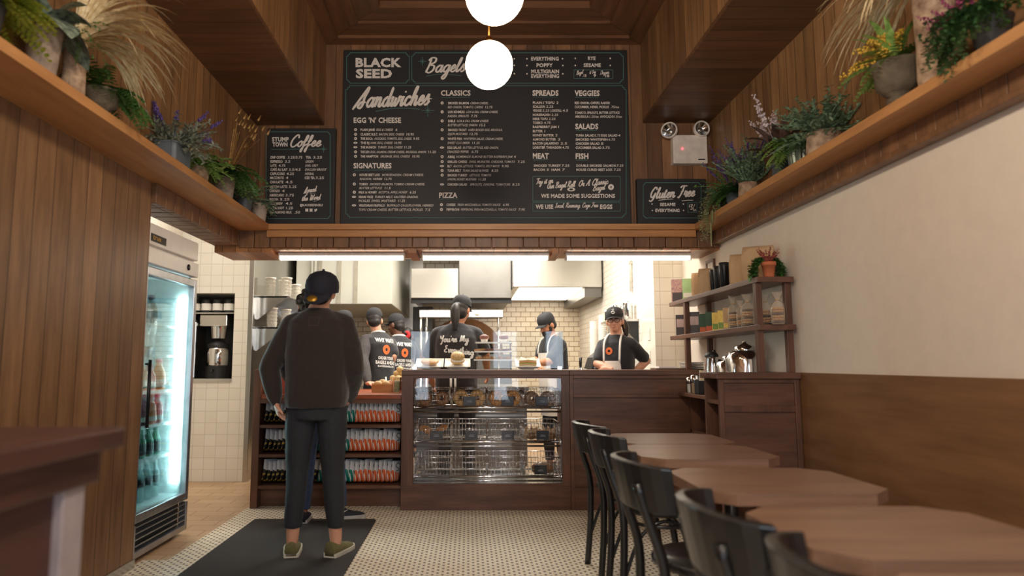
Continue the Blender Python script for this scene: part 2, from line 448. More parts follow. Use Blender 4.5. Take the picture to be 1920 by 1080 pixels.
# soffits and ceiling
def soffit(name, x0, x1, xin, z):
    b = MB()
    b.box(x0, x1, -1.75, YB, z, z + .03, 0)
    b.box(min(xin, xin + (.03 if xin < 0 else -.03)) - (0.03 if xin < 0 else 0), max(xin, xin), -1.75, YB, z + .03, 3.96, 1)
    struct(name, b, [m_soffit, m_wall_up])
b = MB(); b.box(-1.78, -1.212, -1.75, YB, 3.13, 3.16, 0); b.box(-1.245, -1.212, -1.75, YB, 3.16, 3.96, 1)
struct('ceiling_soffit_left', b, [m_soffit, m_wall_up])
b = MB(); b.box(1.47, 2.03, -1.75, YB, 3.15, 3.18, 0); b.box(1.47, 1.503, -1.75, YB, 3.18, 3.96, 1)
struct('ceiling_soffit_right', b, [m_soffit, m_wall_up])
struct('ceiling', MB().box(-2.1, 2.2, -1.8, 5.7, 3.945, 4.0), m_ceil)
def ring(b, x0, x1, y0, y1, w, z0, z1):
    for pts, m in (([(x0, y0), (x1, y0), (x1 - w, y0 + w), (x0 + w, y0 + w)], 1), ([(x0, y1), (x0 + w, y1 - w), (x1 - w, y1 - w), (x1, y1)], 1),
                   ([(x0, y0), (x0 + w, y0 + w), (x0 + w, y1 - w), (x0, y1)], 0), ([(x1, y0), (x1, y1), (x1 - w, y1 - w), (x1 - w, y0 + w)], 0)):
        c = Vector((sum(p[0] for p in pts) / 4, sum(p[1] for p in pts) / 4))
        b.prism([tuple(c + (Vector(p) - c) * .998) for p in pts], z0, z1, m)
b = MB()
ring(b, -1.212, 1.47, 1.2, YB, .12, 3.842, 3.945); ring(b, -1.092, 1.35, 1.32, YB - .12, .20, 3.868, 3.945); ring(b, -.892, 1.15, 1.52, YB - .32, .20, 3.89, 3.945)
struct('trim_10', b, [m_ceil_y, m_ceil_x], bevel=.004)
b = MB()
ring(b, -1.212, 1.47, -1.7, 1.19, .12, 3.842, 3.945); ring(b, -1.092, 1.35, -1.58, 1.07, .20, 3.868, 3.945)
struct('trim_11', b, [m_ceil_y, m_ceil_x], bevel=.004)
# storefront behind the camera: wall, two windows and a door
b = MB()
b.box(-2.05, 2.2, -1.9, -1.75, 0, .42).box(-2.05, 2.2, -1.9, -1.75, 2.85, 3.96)
for x0, x1 in zip([-2.05] + [q[1] for q in STOREFRONT], [q[0] for q in STOREFRONT] + [2.2]): b.box(x0, x1, -1.9, -1.75, .42, 2.85)
struct('wall_front', b, m_wains)
def window(name, x0, x1):
    b = MB()
    for a, c in ((x0, x0 + .05), (x1 - .05, x1)): b.box(a, c, -1.87, -1.80, .42, 2.85)
    for a, c in ((.42, .48), (2.79, 2.85), (2.1, 2.14)): b.box(x0, x1, -1.87, -1.80, a, c)
    w = struct(name, b, m_greyframe)
    g = MB().box(x0 + .04, x1 - .04, -1.84, -1.832, .46, 2.81).build('window_pane', glass('window_glass', refl=.6, base=.02), w)
for i, q in enumerate(STOREFRONT): window('window_%d' % (i + 1), *q)

# kitchen shell
struct('wall_kitchen_back', MB().box(-2.3, 1.9, 10.75, 10.9, 0, 3.05), m_subway)
struct('wall_kitchen_panel', MB().box(-1.05, -.72, 10.70, 10.75, 0, 3.0), m_steel)
struct('wall_kitchen_right', MB().box(1.765, 1.9, 6.9, 10.75, 0, 3.05), m_pbrick)
b = MB(); b.box(1.765, 1.9, 6.41, 6.9, 0, 3.0); struct('wall_kitchen_right_tile', b, m_sqtile_y)
struct('wall_right_return', MB().box(1.763, 2.2, 6.4, 6.41, 0, 3.0), m_sqtile_b)
# tiled wall beside the cooler, with a niche for the coffee brewer
X0, X1, Z0, Z1 = -2.86, -2.33, .985, 1.835
b = MB(); b.box(-2.9, X0, 6.73, 7.2, 0, 3.05).box(X1, -2.165, 6.73, 7.2, 0, 3.05).box(X0, X1, 6.73, 7.2, 0, Z0).box(X0, X1, 6.73, 7.2, Z1, 3.05)
struct('wall_passage_back', b, m_sqtile)
b = MB(); b.box(X0, X1, 7.15, 7.19, Z0, Z1, 0).box(X0, X1, 6.72, 7.15, Z0 - .03, Z0 + .004, 1)
struct('trim_12', b, [plain('niche_lining', (52, 50, 48), .5), m_steel])
struct('wall_passage_left', MB().box(-3.0, -2.88, 3.9, 6.8, 0, 3.05), m_sqtile_y)
struct('wall_passage_front', MB().box(-2.9, -2.05, 3.80, 3.93, 0, 3.05), m_white)
b = MB(); b.box(-2.185, -2.135, 6.70, 6.76, 0, 2.6); struct('trim_13', b, m_steel, bevel=.004)
struct('wall_kitchen_left', MB().box(-2.3, -2.165, 7.2, 10.75, 0, 3.05).box(-2.168, -2.155, 6.76, 9.0, 0, 3.0), m_steel)
struct('ceiling_kitchen', MB().box(-3.0, 2.2, 5.66, 10.9, 3.0, 3.06).box(-3.0, -1.9, 3.8, 5.7, 3.0, 3.06), m_kceil)
# painted switch plates on the tiled return
for i, z in enumerate((1.20, 1.42)):
    p = at(1216, 0, 6.6)
    t = thing('light_switch', ['white wall switch plate on the tiled side wall, just above counter height', 'white wall switch plate on the tiled side wall, the upper of two'][i], 'switch', (1.7635, 6.62 , z), group='switch plates')
    MB().box(-.006, 0, -.04, .04, -.06, .06).build('plate', m_wpaint, t, bevel=.003)
    MB().box(-.011, -.006, -.015, .015, -.03, .03).build('rocker', m_wpaint, t, bevel=.002)
# ================================================================== lettering
_TC = {}
def text_mesh(s, bold=0., res=2):
    """flat outline of a line of lettering; returns verts (2-D), faces"""
    k = (s, bold)
    if k in _TC: return _TC[k]
    c = bpy.data.curves.new('lettering', 'FONT'); c.body = s; c.resolution_u = res; c.offset = bold; c.space_character = 1.0 + bold * 1.5
    o = bpy.data.objects.new('lettering', c)
    me = bpy.data.meshes.new_from_object(o)
    vs = [(v.co.x, v.co.y) for v in me.vertices]; fs = [tuple(p.vertices) for p in me.polygons]
    bpy.data.objects.remove(o); bpy.data.curves.remove(c); bpy.data.meshes.remove(me)
    _TC[k] = (vs, fs); return vs, fs
class Board:
    """a flat surface lettered in its own (u,v) frame"""
    def __init__(s, f, nrm=(0, -1, 0)): s.f = f; s.w = MB(); s.t = MB(); s.nrm = Vector(nrm); s.n = 0
    def put(s, mb, vs, fs): mb.add([s.f(u, v) for u, v in vs], fs)
    def text(s, body, x0, x1, yc, h, bold=.02, shear=0., mb=None):
        """capitals h high centred on yc, spread from x0 to x1 (v points down)"""
        vs, fs = text_mesh(body, bold)
        a = min(v[0] for v in vs); w = max(v[0] for v in vs) - a
        k = (x1 - x0) / w; q = h / .73
        s.put(mb or s.w, [(x0 + (vx - a) * k + shear * (vy - .36) * q, yc + h / 2 - vy * q) for vx, vy in vs], fs)
    def ribbon(s, pts, w, mb=None, taper=True, k=6):
        P = smooth_path([(p[0], p[1], 0) for p in pts], k); n = len(P); vs = []
        for i, p in enumerate(P):
            t = P[min(i + 1, n - 1)] - P[max(i - 1, 0)]
            if t.length < 1e-9: t = Vector((1, 0, 0))
            t.normalize(); nn = Vector((-t.y, t.x, 0))
            # brush lettering: heavier on down strokes
            ww = w * (.72 + .38 * abs(t.y)) if taper else w
            if taper and (i == 0 or i == n - 1): ww *= .6
            vs += [(p.x + nn.x * ww / 2, p.y + nn.y * ww / 2), (p.x - nn.x * ww / 2, p.y - nn.y * ww / 2)]
        s.n = (s.n + 1) % 8     # each brush stroke lies a hair over the one before, as paint does
        (mb or s.w).add([Vector(s.f(u, v)) + s.nrm * (.0002 * s.n + .00002 * i) for i, (u, v) in enumerate(vs)], [(2 * i, 2 * i + 1, 2 * i + 3, 2 * i + 2) for i in range(n - 1)])
    def line(s, x0, y0, x1, y1, w, mb=None):
        s.ribbon([(x0, y0), (x1, y1)], w, mb or s.t, False, 1)
    def ringmark(s, cx, cy, r, ri=.35, sy=1., mb=None):
        vs = []; n = 14
        for i in range(n):
            a = 2 * PI * i / n
            vs += [(cx + r * math.cos(a), cy + r * sy * math.sin(a)), (cx + r * ri * math.cos(a), cy + r * sy * ri * math.sin(a))]
        s.put(mb or s.w, vs, [(2 * i, 2 * i + 1, (2 * i + 3) % (2 * n), (2 * i + 2) % (2 * n)) for i in range(n)])
    def dot(s, cx, cy, r, mb=None):
        n = 10; s.put(mb or s.w, [(cx + r * math.cos(2 * PI * i / n), cy + r * math.sin(2 * PI * i / n)) for i in range(n)], [tuple(range(n))])
    def star(s, cx, cy, r):
        s.line(cx - r, cy, cx + r, cy, .8); s.line(cx, cy - r, cx, cy + r, .8)
        s.line(cx - r * .4, cy - r * .4, cx + r * .4, cy + r * .4, .6); s.line(cx + r * .4, cy - r * .4, cx - r * .4, cy + r * .4, .6)
    def frame(s, x0, y0, x1, y1, n=6, w=.9):
        """border with stepped-in corners"""
        P = [(x0 + n, y0), (x1 - n, y0), (x1 - n, y0 + n / 2), (x1 - n / 2, y0 + n / 2), (x1 - n / 2, y0 + n), (x1, y0 + n), (x1, y1 - n), (x1 - n / 2, y1 - n), (x1 - n / 2, y1 - n / 2), (x1 - n, y1 - n / 2), (x1 - n, y1), (x0 + n, y1), (x0 + n, y1 - n / 2), (x0 + n / 2, y1 - n / 2), (x0 + n / 2, y1 - n), (x0, y1 - n), (x0, y0 + n), (x0 + n / 2, y0 + n), (x0 + n / 2, y0 + n / 2), (x0 + n, y0 + n / 2), (x0 + n, y0)] if n else [(x0, y0), (x1, y0), (x1, y1), (x0, y1), (x0, y0)]
        for a, b in zip(P, P[1:]): s.line(*a, *b, w)
    def script(s, body, x0, x1, yb, h, w, shear=.35, rise=0., mb=None):
        """brush script: baseline yb, x-height h, fitted between x0 and x1, rising to the right by rise"""
        x = 0; strokes = []
        for ch in body:
            if ch == ' ': x += .8; continue
            adv, st = CURS[ch]
            for p in st: strokes.append([(x + a + shear * b, b) for a, b in p])
            x += adv
        lo = min(p[0] for q in strokes for p in q); hi = max(p[0] for q in strokes for p in q); k = (x1 - x0) / (hi - lo)
        for q in strokes:
            s.ribbon([(x0 + (a - lo) * k, yb - b * h - rise * (a - lo) / (hi - lo)) for a, b in q], w, mb)
# single-stroke brush alphabet: advance, strokes (x-height 1, ascender 2, descender -1)
CURS = {
'a': (1.15, [[(.8, .8), (.5, 1), (.12, .65), (.12, .2), (.4, 0), (.72, .35), (.88, 1), (.82, .3), (.95, 0), (1.2, .35)]]),
'b': (1.05, [[(0, .2), (.3, 1.2), (.35, 2), (.15, 1.6), (.12, .3), (.4, 0), (.75, .3), (.7, .8), (.5, .9), (.75, .75), (1.1, .7)]]),
'c': (.9, [[(.72, .75), (.5, 1), (.15, .7), (.12, .25), (.4, 0), (.7, .15), (.95, .4)]]),
'd': (1.15, [[(.75, .8), (.5, 1), (.12, .65), (.12, .2), (.4, 0), (.7, .4), (.9, 2), (.82, .4), (.95, 0), (1.2, .35)]]),
'e': (.85, [[(0, .3), (.5, .55), (.6, .85), (.4, 1), (.15, .65), (.15, .2), (.4, 0), (.7, .15), (.9, .4)]]),
'f': (.75, [[(.05, .4), (.45, 1.3), (.5, 1.9), (.3, 1.9), (.2, 1.2), (.15, -.4), (.05, -.95), (-.05, -.6), (.3, .1), (.8, .45)], [(-.05, .95), (.6, 1.0)]]),
'g': (1.1, [[(.8, .8), (.5, 1), (.12, .65), (.12, .2), (.4, 0), (.72, .35), (.88, 1), (.75, -.5), (.45, -1), (.2, -.75), (.6, -.2), (1.15, .35)]]),
'h': (1.1, [[(0, .2), (.35, 1.4), (.38, 2), (.2, 1.6), (.1, 0), (.3, .75), (.6, 1), (.7, .7), (.68, .15), (.85, 0), (1.12, .35)]]),
'i': (.6, [[(.05, .4), (.25, 1), (.18, .25), (.32, 0), (.62, .35)], [(.3, 1.4), (.38, 1.55)]]),
'l': (.62, [[(0, .3), (.35, 1.4), (.38, 2), (.2, 1.6), (.12, .3), (.3, 0), (.62, .35)]]),
'm': (1.6, [[(0, .8), (.15, 1), (.1, 0), (.25, .75), (.5, 1), (.58, .6), (.55, 0), (.7, .75), (.95, 1), (1.08, .7), (1.05, .15), (1.25, 0), (1.6, .4)]]),
'n': (1.1, [[(0, .8), (.15, 1), (.1, 0), (.25, .7), (.55, 1), (.68, .75), (.65, .15), (.85, 0), (1.12, .35)]]),
'o': (.95, [[(.5, 1), (.15, .7), (.12, .25), (.4, 0), (.7, .3), (.7, .75), (.5, 1), (.6, .8), (1.0, .85)]]),
'p': (1.05, [[(.05, .6), (.25, 1), (.1, -1), (.2, .6), (.5, 1), (.78, .75), (.72, .2), (.45, 0), (.25, .15)], [(.7, .2), (1.05, .4)]]),
'r': (.8, [[(.05, .3), (.2, 1.1), (.3, .9), (.6, .95), (.5, .3), (.62, 0), (.85, .35)]]),
's': (.8, [[(0, .2), (.4, 1.1), (.45, .7), (.65, .3), (.4, 0), (.15, .1)], [(.55, .1), (.85, .35)]]),
't': (.65, [[(.05, .4), (.3, 1.5), (.18, .3), (.32, 0), (.65, .35)], [(-.02, 1.1), (.6, 1.15)]]),
'u': (1.1, [[(.05, .6), (.18, 1), (.12, .25), (.35, 0), (.65, .4), (.8, 1), (.75, .25), (.9, 0), (1.12, .35)]]),
'v': (.95, [[(.05, .7), (.2, 1), (.25, .3), (.4, 0), (.7, .5), (.75, 1), (1.0, .9)]]),
'w': (1.4, [[(.05, .7), (.18, 1), (.15, .25), (.35, 0), (.62, .5), (.65, .9), (.62, .3), (.8, 0), (1.08, .45), (1.12, 1), (1.4, .85)]]),
'y': (1.05, [[(.05, .6), (.18, 1), (.12, .35), (.35, .1), (.65, .5), (.8, 1), (.65, -.5), (.35, -1), (.12, -.7), (.6, -.1), (1.1, .4)]]),
'z': (.9, [[(.05, .9), (.6, .95), (.1, .05), (.55, .05), (.45, -.6), (.2, -.9), (.15, -.6), (.9, .3)]]),
'B': (1.5, [[(.35, 2), (.3, 1), (.1, 0)], [(0, 1.7), (.4, 2.1), (1.0, 2), (1.05, 1.5), (.5, 1.1), (1.1, .9), (1.1, .3), (.6, -.05), (.1, .15)]]),
'S': (1.3, [[(-.5, -.2), (.3, 1.2), (.85, 2.1), (.9, 1.7), (.7, 1.0), (.75, .3), (.5, -.1), (.15, .1), (.5, .55), (1.1, .5)]]),
'C': (1.3, [[(1.15, 1.5), (1.05, 2.0), (.7, 2.05), (.2, 1.3), (.15, .4), (.55, -.05), (1.0, .15), (1.3, .5)]]),
'G': (1.4, [[(1.1, 1.6), (1.0, 2.0), (.6, 2.0), (.15, 1.2), (.2, .4), (.6, .2), (1.0, .8), (1.05, 1.0), (.9, 0), (.5, -.5), (.0, -.3)]]),
'F': (1.2, [[(0, 1.7), (.4, 2.05), (1.5, 2.0)], [(.8, 2.0), (.6, .8), (.2, -.1), (-.1, .1)], [(.3, 1.0), (1.0, 1.1)]]),
'W': (1.9, [[(.1, 1.8), (.3, 2), (.3, .5), (.45, 0), (.9, 1.2), (.95, 1.8), (.95, .4), (1.1, 0), (1.6, 1.2), (1.7, 2)]]),
'T': (1.1, [[(0, 1.7), (.3, 2.0), (1.4, 2.0)], [(.75, 2), (.6, .6), (.35, 0)]]),
'O': (1.4, [[(.7, 2), (.2, 1.4), (.15, .5), (.6, 0), (1.1, .5), (1.1, 1.5), (.7, 2), (.85, 1.7), (1.4, 1.8)]]),
'R': (1.4, [[(.35, 2), (.25, 1), (.1, 0)], [(0, 1.6), (.4, 2.1), (1.0, 1.95), (1.0, 1.4), (.4, 1.0), (.8, .4), (1.0, 0), (1.4, .3)]]),
'A': (1.4, [[(0, 0), (.5, 1.2), (.95, 2), (.95, .6), (1.05, 0), (1.3, .3)], [(.35, .8), (1.0, .85)]]),
'L': (1.1, [[(.2, 1.5), (.6, 2), (.55, 1.2), (.3, .1), (.05, .1), (.5, .1), (1.1, .2)]]),
'Y': (1.2, [[(.1, 1.9), (.2, 1.2), (.5, 1.0), (.8, 1.4), (.95, 2), (.8, .6), (.5, -.6), (.2, -.4)]]),
'M': (1.7, [[(.1, 0), (.3, 1.2), (.5, 1.9), (.6, .8), (.7, .3), (1.0, 1.3), (1.2, 1.9), (1.3, .5), (1.35, 0)]]),
'E': (1.2, [[(1.0, 1.9), (.5, 2), (.3, 1.6), (.7, 1.1), (.2, .8), (.1, .2), (.5, 0), (1.0, .2)]]),
'X': (1.2, [[(.1, 1.9), (.5, 1), (.9, 0)], [(.9, 1.9), (.5, 1), (.05, 0)]]),
'H': (1.4, [[(.2, 2), (.1, 0)], [(1.0, 2), (.9, 0), (1.3, .3)], [(.1, 1), (1.0, 1.05)]]),
'D': (1.4, [[(.4, 1.9), (.2, .1)], [(0, 1.8), (.6, 2.05), (1.15, 1.4), (1.0, .4), (.5, 0), (.1, .1)]]),
'P': (1.2, [[(.35, 2), (.1, 0)], [(0, 1.6), (.4, 2.1), (1.0, 1.95), (.95, 1.3), (.4, 1.0)]]),
',': (.5, [[(.15, .1), (.1, -.25)]]), "'": (.4, [[(.15, 1.9), (.1, 1.5)]]), '/': (.7, [[(.6, 2), (0, 0)]]), '$': (1., [[(.8, 1.6), (.4, 1.8), (.2, 1.3), (.7, .8), (.6, .2), (.1, .2)], [(.45, 2), (.45, 0)]]),
'3': (1., [[(.1, 1.8), (.6, 1.95), (.75, 1.5), (.4, 1.1), (.8, .6), (.6, .05), (.1, .15)]]),
}

# ================================================================== the menu boards
m_board = plain('chalkboard_black', (31, 29, 29), .55, var=.08, scale=4)
m_chalk = plain('white_lettering_paint', (228, 219, 210), .7, var=.04)
m_teal = plain('teal_lettering_paint', (84, 128, 126), .7, var=.05)
YS = 5.462
def board(name, label, x0, y0, x1, y1):
    a = at(x0, y0, YS); c = at(x1, y1, YS)
    xs = (at(x0, (y0 + y1) / 2, YS).x, at(x1, (y0 + y1) / 2, YS).x)
    t = thing(name, label, 'menu board', ((xs[0] + xs[1]) / 2, 5.49, 2.252))
    MB().box(xs[0], xs[1], YS + .003, 5.512, 2.252, a.z).move(Matrix.Translation(-t.location)).build('panel', m_board, t, bevel=.004)
    inv = t.location.copy()
    yc = (y0 + y1) / 2
    def f(u, v):
        p = at(u, v, YS); return (p.x - inv.x, YS + .001 - inv.y, p.z - inv.z)
    return t, Board(f)
t, B = board('menu_board', 'large black menu board lettered with sandwiches, spreads and bagels on the back wall', 641, 93, 1180, 418)
X3 = lambda u: 480 + u / 3
Z3 = lambda u: 800 + u / 3
V3 = lambda v: 80 + v / 3
def rows(B, fx, fy, data, h=3.0, sc=1.):
    """data: v, then (text, u0, u1, style) with style b bold, i slanted, n number"""
    for v, *items in data:
        for s, u0, u1, st in items:
            if st == 'b': B.text(s, fx(u0), fx(u1), fy(v), h * 1.5, .03)
            elif st == 'i': B.text(s, fx(u0), fx(u1), fy(v), h * 1.45, .008, .25)
            else: B.text(s, fx(u0), fx(u1), fy(v), h * 1.5, .012, .12)
# titles
B.text('BLACK', 666.7, 752.7, 116.7, 16.5, .045); B.text('SEED', 667, 735, 137.5, 16.5, .045)
B.script('Bagels', 798, 873, 136, 13, 3.4, rise=2); B.star(791.7, 115, 8); B.ribbon([(799, 143), (820, 139.5), (843, 140), (866, 142)], 1.0, B.t)
B.script('Sandwiches', 661, 806, 202, 17.5, 4.2, .45, rise=6); B.star(802, 207, 12); B.ribbon([(704, 209), (735, 203.5), (765, 203), (788, 205)], 1.3, B.t)
B.ribbon([(790, 190), (800, 186), (810, 185)], 2.5)
B.text("EGG 'N' CHEESE", 663, 752, 225, 10, .03)
rows(B, X3, V3, [
 (489, ('PLAIN JANE', 588, 668, 'b'), ('EGG & CHEESE', 678, 770, 'i'), ('6', 785, 795, 'n')),
 (515, ('CLASSIC B.E.C', 588, 683, 'b'), ('BACON, EGG, CHEESE', 693, 833, 'i'), ('10.95', 847, 888, 'n')),
 (539, ('THE BOCA', 588, 657, 'b'), ('AVOCADO, TOMATO, EGG, CHEESE', 665, 875, 'i'), ('9.95', 885, 918, 'n')),
 (563, ('THE RJ', 588, 637, 'b'), ('HAM, EGG, CHEESE', 645, 768, 'i'), ('10.95', 778, 818, 'n')),
 (588, ('THE MUNICH', 588, 675, 'b'), ('TURKEY, EGG, CHEESE', 685, 825, 'i'), ('11.25', 835, 873, 'n')),
 (614, ('THE LEO', 588, 638, 'b'), ('EGG, SALMON, CREAM CHEESE, ARUGULA, ONION', 645, 957, 'i'), ('11.25', 970, 1012, 'n')),
 (639, ('THE HAMPTON', 588, 687, 'b'), ('SAUSAGE, EGG, CHEESE', 700, 865, 'i'), ('10.95', 880, 920, 'n')),
 (743, ('HOUSE BEET LOX', 582, 697, 'b'), ('HORSERADISH, CREAM CHEESE,', 710, 943, 'i')),
 (766, ('RADISH, HERBS', 585, 710, 'i'), ('12.75', 723, 763, 'n')),
 (795, ('TOBIKO', 580, 630, 'b'), ('SMOKED SALMON, TOBIKO CREAM CHEESE,', 640, 950, 'i')),
 (817, ('BUTTER LETTUCE', 582, 708, 'i'), ('11.5', 725, 757, 'n')),
 (841, ('MILK & HONEY', 578, 680, 'b'), ('RICOTTA, APPLE, HONEY', 690, 852, 'i'), ('6.25', 865, 900, 'n')),
 (867, ('MIAMI VICE', 578, 658, 'b'), ('TURKEY MELT, SAUTÉED ONIONS,', 668, 913, 'i')),
 (889, ('PICKLES, SWISS, MUSTARD', 578, 785, 'i'), ('11.25', 800, 838, 'n')),
 (915, ('VEGETARIAN BUFFALO', 578, 725, 'b'), ('BUFFALO CAULIFLOWER, HERBED', 738, 998, 'i')),
 (939, ('TOFU CREAM CHEESE, BUTTER LETTUCE, PICKLES', 578, 938, 'i'), ('7.5', 952, 980, 'n'))])
for v in (489, 515, 539, 614, 639): B.ringmark(X3(560), V3(v), 2.7)
for v in (563, 588): B.ringmark(X3(559), V3(v), 3.8, .3, .5)
for v in (743, 795, 841): B.ringmark(X3(553), V3(v), 2.9)
for v in (867, 915): B.ringmark(X3(551), V3(v), 4, .3, .5)
B.text('SIGNATURES', X3(548), X3(762), V3(691), 10, .03); B.line(X3(553), V3(718), X3(760), V3(714), .8)
B.text('CLASSICS', Z3(80), Z3(247), V3(282), 10, .03); B.line(Z3(78), V3(308), Z3(243), V3(306), .7)
rows(B, Z3, V3, [
 (339, ('SMOKED SALMON', 120, 237, 'b'), ('CREAM CHEESE,', 247, 347, 'i')),
 (362, ('RED ONION, TOMATO, CAPERS', 120, 317, 'i'), ('12.75', 330, 370, 'n')),
 (389, ('LOX SCHMEAR', 120, 215, 'b'), ('LOX & DILL CREAM CHEESE,', 225, 402, 'i')),
 (412, ('RADISH, SPROUTS', 120, 237, 'i'), ('7.75', 250, 285, 'n')),
 (440, ('SABLE', 120, 160, 'b'), ('LOX & DILL CREAM CHEESE', 172, 348, 'i')),
 (463, ('BUTTER LETTUCE, ONION', 120, 285, 'i'), ('15.5', 298, 330, 'n')),
 (490, ('SMOKED TROUT', 120, 225, 'b'), ('HARD BOILED EGG, ARUGULA,', 235, 427, 'i')),
 (513, ('DIJON MUSTARD', 120, 230, 'i'), ('12.75', 243, 287, 'n')),
 (540, ('WHITE FISH', 118, 198, 'b'), ('WHITEFISH SALAD, CREAM CHEESE,', 207, 430, 'i')),
 (563, ('SWEET CUCUMBER', 118, 243, 'i'), ('11.25', 257, 298, 'n')),
 (590, ('EGG SALAD', 117, 195, 'b'), ('BUTTER LETTUCE, RED ONION,', 205, 405, 'i')),
 (613, ('CRACKED PEPPER', 117, 237, 'i'), ('6.75', 253, 290, 'n')),
 (641, ('AB&J', 117, 158, 'b'), ('HOMEMADE ALMOND BUTTER RASPBERRY JAM', 167, 482, 'i'), ('4', 490, 502, 'n')),
 (669, ('GRILLED CHEESE', 117, 227, 'b'), ('SWISS, MUENSTER, CHEDDAR, TOMATO', 240, 497, 'i'), ('7.25', 512, 552, 'n')),
 (694, ('BLT', 117, 142, 'b'), ('BACON, LETTUCE, TOMATO, SPICY MAYO', 152, 410, 'i'), ('9.95', 422, 462, 'n')),
 (719, ('TUNA MELT', 117, 193, 'b'), ('TUNA SALAD & SWISS', 203, 348, 'i'), ('8.25', 365, 402, 'n')),
 (745, ('SMOKED TURKEY', 117, 230, 'b'), ('LETTUCE, TOMATO', 242, 363, 'i')),
 (768, ('ONION, HONEY MUSTARD', 117, 280, 'i'), ('11.25', 293, 333, 'n')),
 (797, ('CHICKEN SALAD', 117, 227, 'b'), ('SPROUTS, ONIONS, TOMATOES', 245, 470, 'i'), ('8.25', 482, 523, 'n')),
 (911, ('CHEESE', 112, 162, 'b'), ('FRESH MOZZARELLA, TOMATO SAUCE', 175, 415, 'i'), ('6.95', 430, 463, 'n')),
 (938, ('PEPPERONI', 112, 183, 'b'), ('PEPPERONI, FRESH MOZZARELLA, TOMATO SAUCE', 193, 503, 'i'), ('7.95', 517, 552, 'n'))])
for v in (339, 389, 440, 490, 540, 641, 669, 719, 745, 911, 938): B.ringmark(Z3(87 if v < 900 else 83), V3(v), 2.8)
for v in (590, 694, 797): B.ringmark(Z3(86), V3(v), 4, .3, .5)
B.text('PIZZA', Z3(70), Z3(173), V3(857), 10, .03); B.line(Z3(65), V3(880), Z3(172), V3(877), .7)
for s, u0, u1, v, h in (('EVERYTHING', 588, 743, 89, 7), ('POPPY', 618, 710, 126, 7), ('MULTIGRAIN', 588, 745, 161, 7), ('EVERYTHING', 588, 745, 187, 7), ('RYE', 907, 950, 87, 6.6), ('SESAME', 883, 980, 126, 6.8)):
    B.text(s, Z3(u0), Z3(u1), V3(v), h, .035)
for u, v in ((564, 90), (764, 90), (564, 128), (766, 128), (564, 175), (766, 175), (836, 88), (1033, 88), (836, 128), (1033, 128), (493, 90), (493, 127), (493, 174)): B.dot(Z3(u), V3(v), 1.5)
B.frame(Z3(828), V3(153), Z3(1047), V3(202), 0, .8)
B.script('Bagel', Z3(843), Z3(882), V3(182), 3.6, .9, rise=3); B.text('.15', Z3(876), Z3(899), V3(184), 5, .03)
B.script('H Doz', Z3(915), Z3(952), V3(176), 2.8, .8, rise=2); B.text('9', Z3(938), Z3(953), V3(184), 5.5, .03)
B.script('Dozen', Z3(975), Z3(1027), V3(180), 3.4, .9, rise=2); B.text('18', Z3(1005), Z3(1028), V3(186), 5, .03)
for s, u0, u1, v in (('SPREADS', 595, 742, 282), ('VEGGIES', 832, 973, 283), ('SALADS', 836, 965, 470), ('MEAT', 597, 687, 636), ('FISH', 838, 910, 637)):
    B.text(s, Z3(u0), Z3(u1), V3(v), 10.2, .04); B.line(Z3(u0 + 3), V3(v + 24), Z3(u1 - 5), V3(v + 23), .7)
rows(B, Z3, V3, [
 (337, ('PLAIN / TOFU', 597, 718, 'b'), ('2', 730, 742, 'n')), (359, ('SCALLION', 597, 665, 'b'), ('2.25', 673, 712, 'n')),
 (381, ('VEGGIE', 597, 647, 'b'), ('2.25', 652, 690, 'n'), ('LOX/DILL', 697, 760, 'b'), ('4.5', 765, 795, 'n')),
 (405, ('HORSERADISH', 597, 695, 'b'), ('2.25', 703, 740, 'n')), (428, ('HERB TOFU', 597, 680, 'b'), ('2.25', 687, 725, 'n')),
 (450, ('TOBIKO', 597, 653, 'b'), ('4.75', 660, 697, 'n')), (473, ('RASPBERRY JAM', 597, 730, 'b'), ('1', 741, 744, 'n')),
 (497, ('BUTTER', 597, 653, 'b'), ('1', 663, 666, 'n')), (520, ('HONEY BUTTER', 597, 715, 'b'), ('2', 724, 736, 'n')),
 (543, ('ALMOND BUTTER', 597, 727, 'b'), ('2', 738, 752, 'n')), (566, ('BACON JALAPENO', 597, 743, 'b'), ('2.5', 753, 790, 'n')),
 (589, ('LOBSTER TARAGON', 597, 757, 'b'), ('4.75', 763, 800, 'n')),
 (338, ('RED ONION, CAPERS, RADISH', 833, 1030, 'b')), (361, ('CUCUMBER, HERBS, PICKLES', 833, 1025, 'b'), ('.75/ea', 1035, 1083, 'n')),
 (393, ('TOMATO, SPROUTS, BUTTER LETTUCE', 834, 1085, 'b')), (415, ('ARUGULA', 835, 912, 'b'), ('1.25/ea', 917, 968, 'n'), ('AVOCADO', 975, 1052, 'b'), ('1.5/ea', 1055, 1098, 'n')),
 (521, ('TUNA SALAD', 838, 943, 'b'), ('5.75', 945, 977, 'n'), ('EGG SALAD', 982, 1073, 'b'), ('4', 1077, 1090, 'n')),
 (544, ('SMOKED WHITEFISH', 838, 1018, 'b'), ('6.75', 1023, 1060, 'n')), (567, ('CHICKEN SALAD', 838, 973, 'b'), ('5', 980, 995, 'n')),
 (590, ('CUCUMBER SALAD', 838, 983, 'b'), ('3.75', 988, 1030, 'n')),
 (691, ('SMOKED TURKEY', 602, 755, 'b'), ('7.25', 760, 803, 'n'), ('DOUBLE SMOKED SALMON', 842, 1065, 'b'), ('7.25', 1070, 1107, 'n')),
 (714, ('BACON', 602, 665, 'b'), ('5', 675, 688, 'n'), ('HAM', 702, 750, 'b'), ('7', 762, 778, 'n'), ('HOUSE CURED BEET LOX', 842, 1045, 'b'), ('7.25', 1053, 1092, 'n'))])
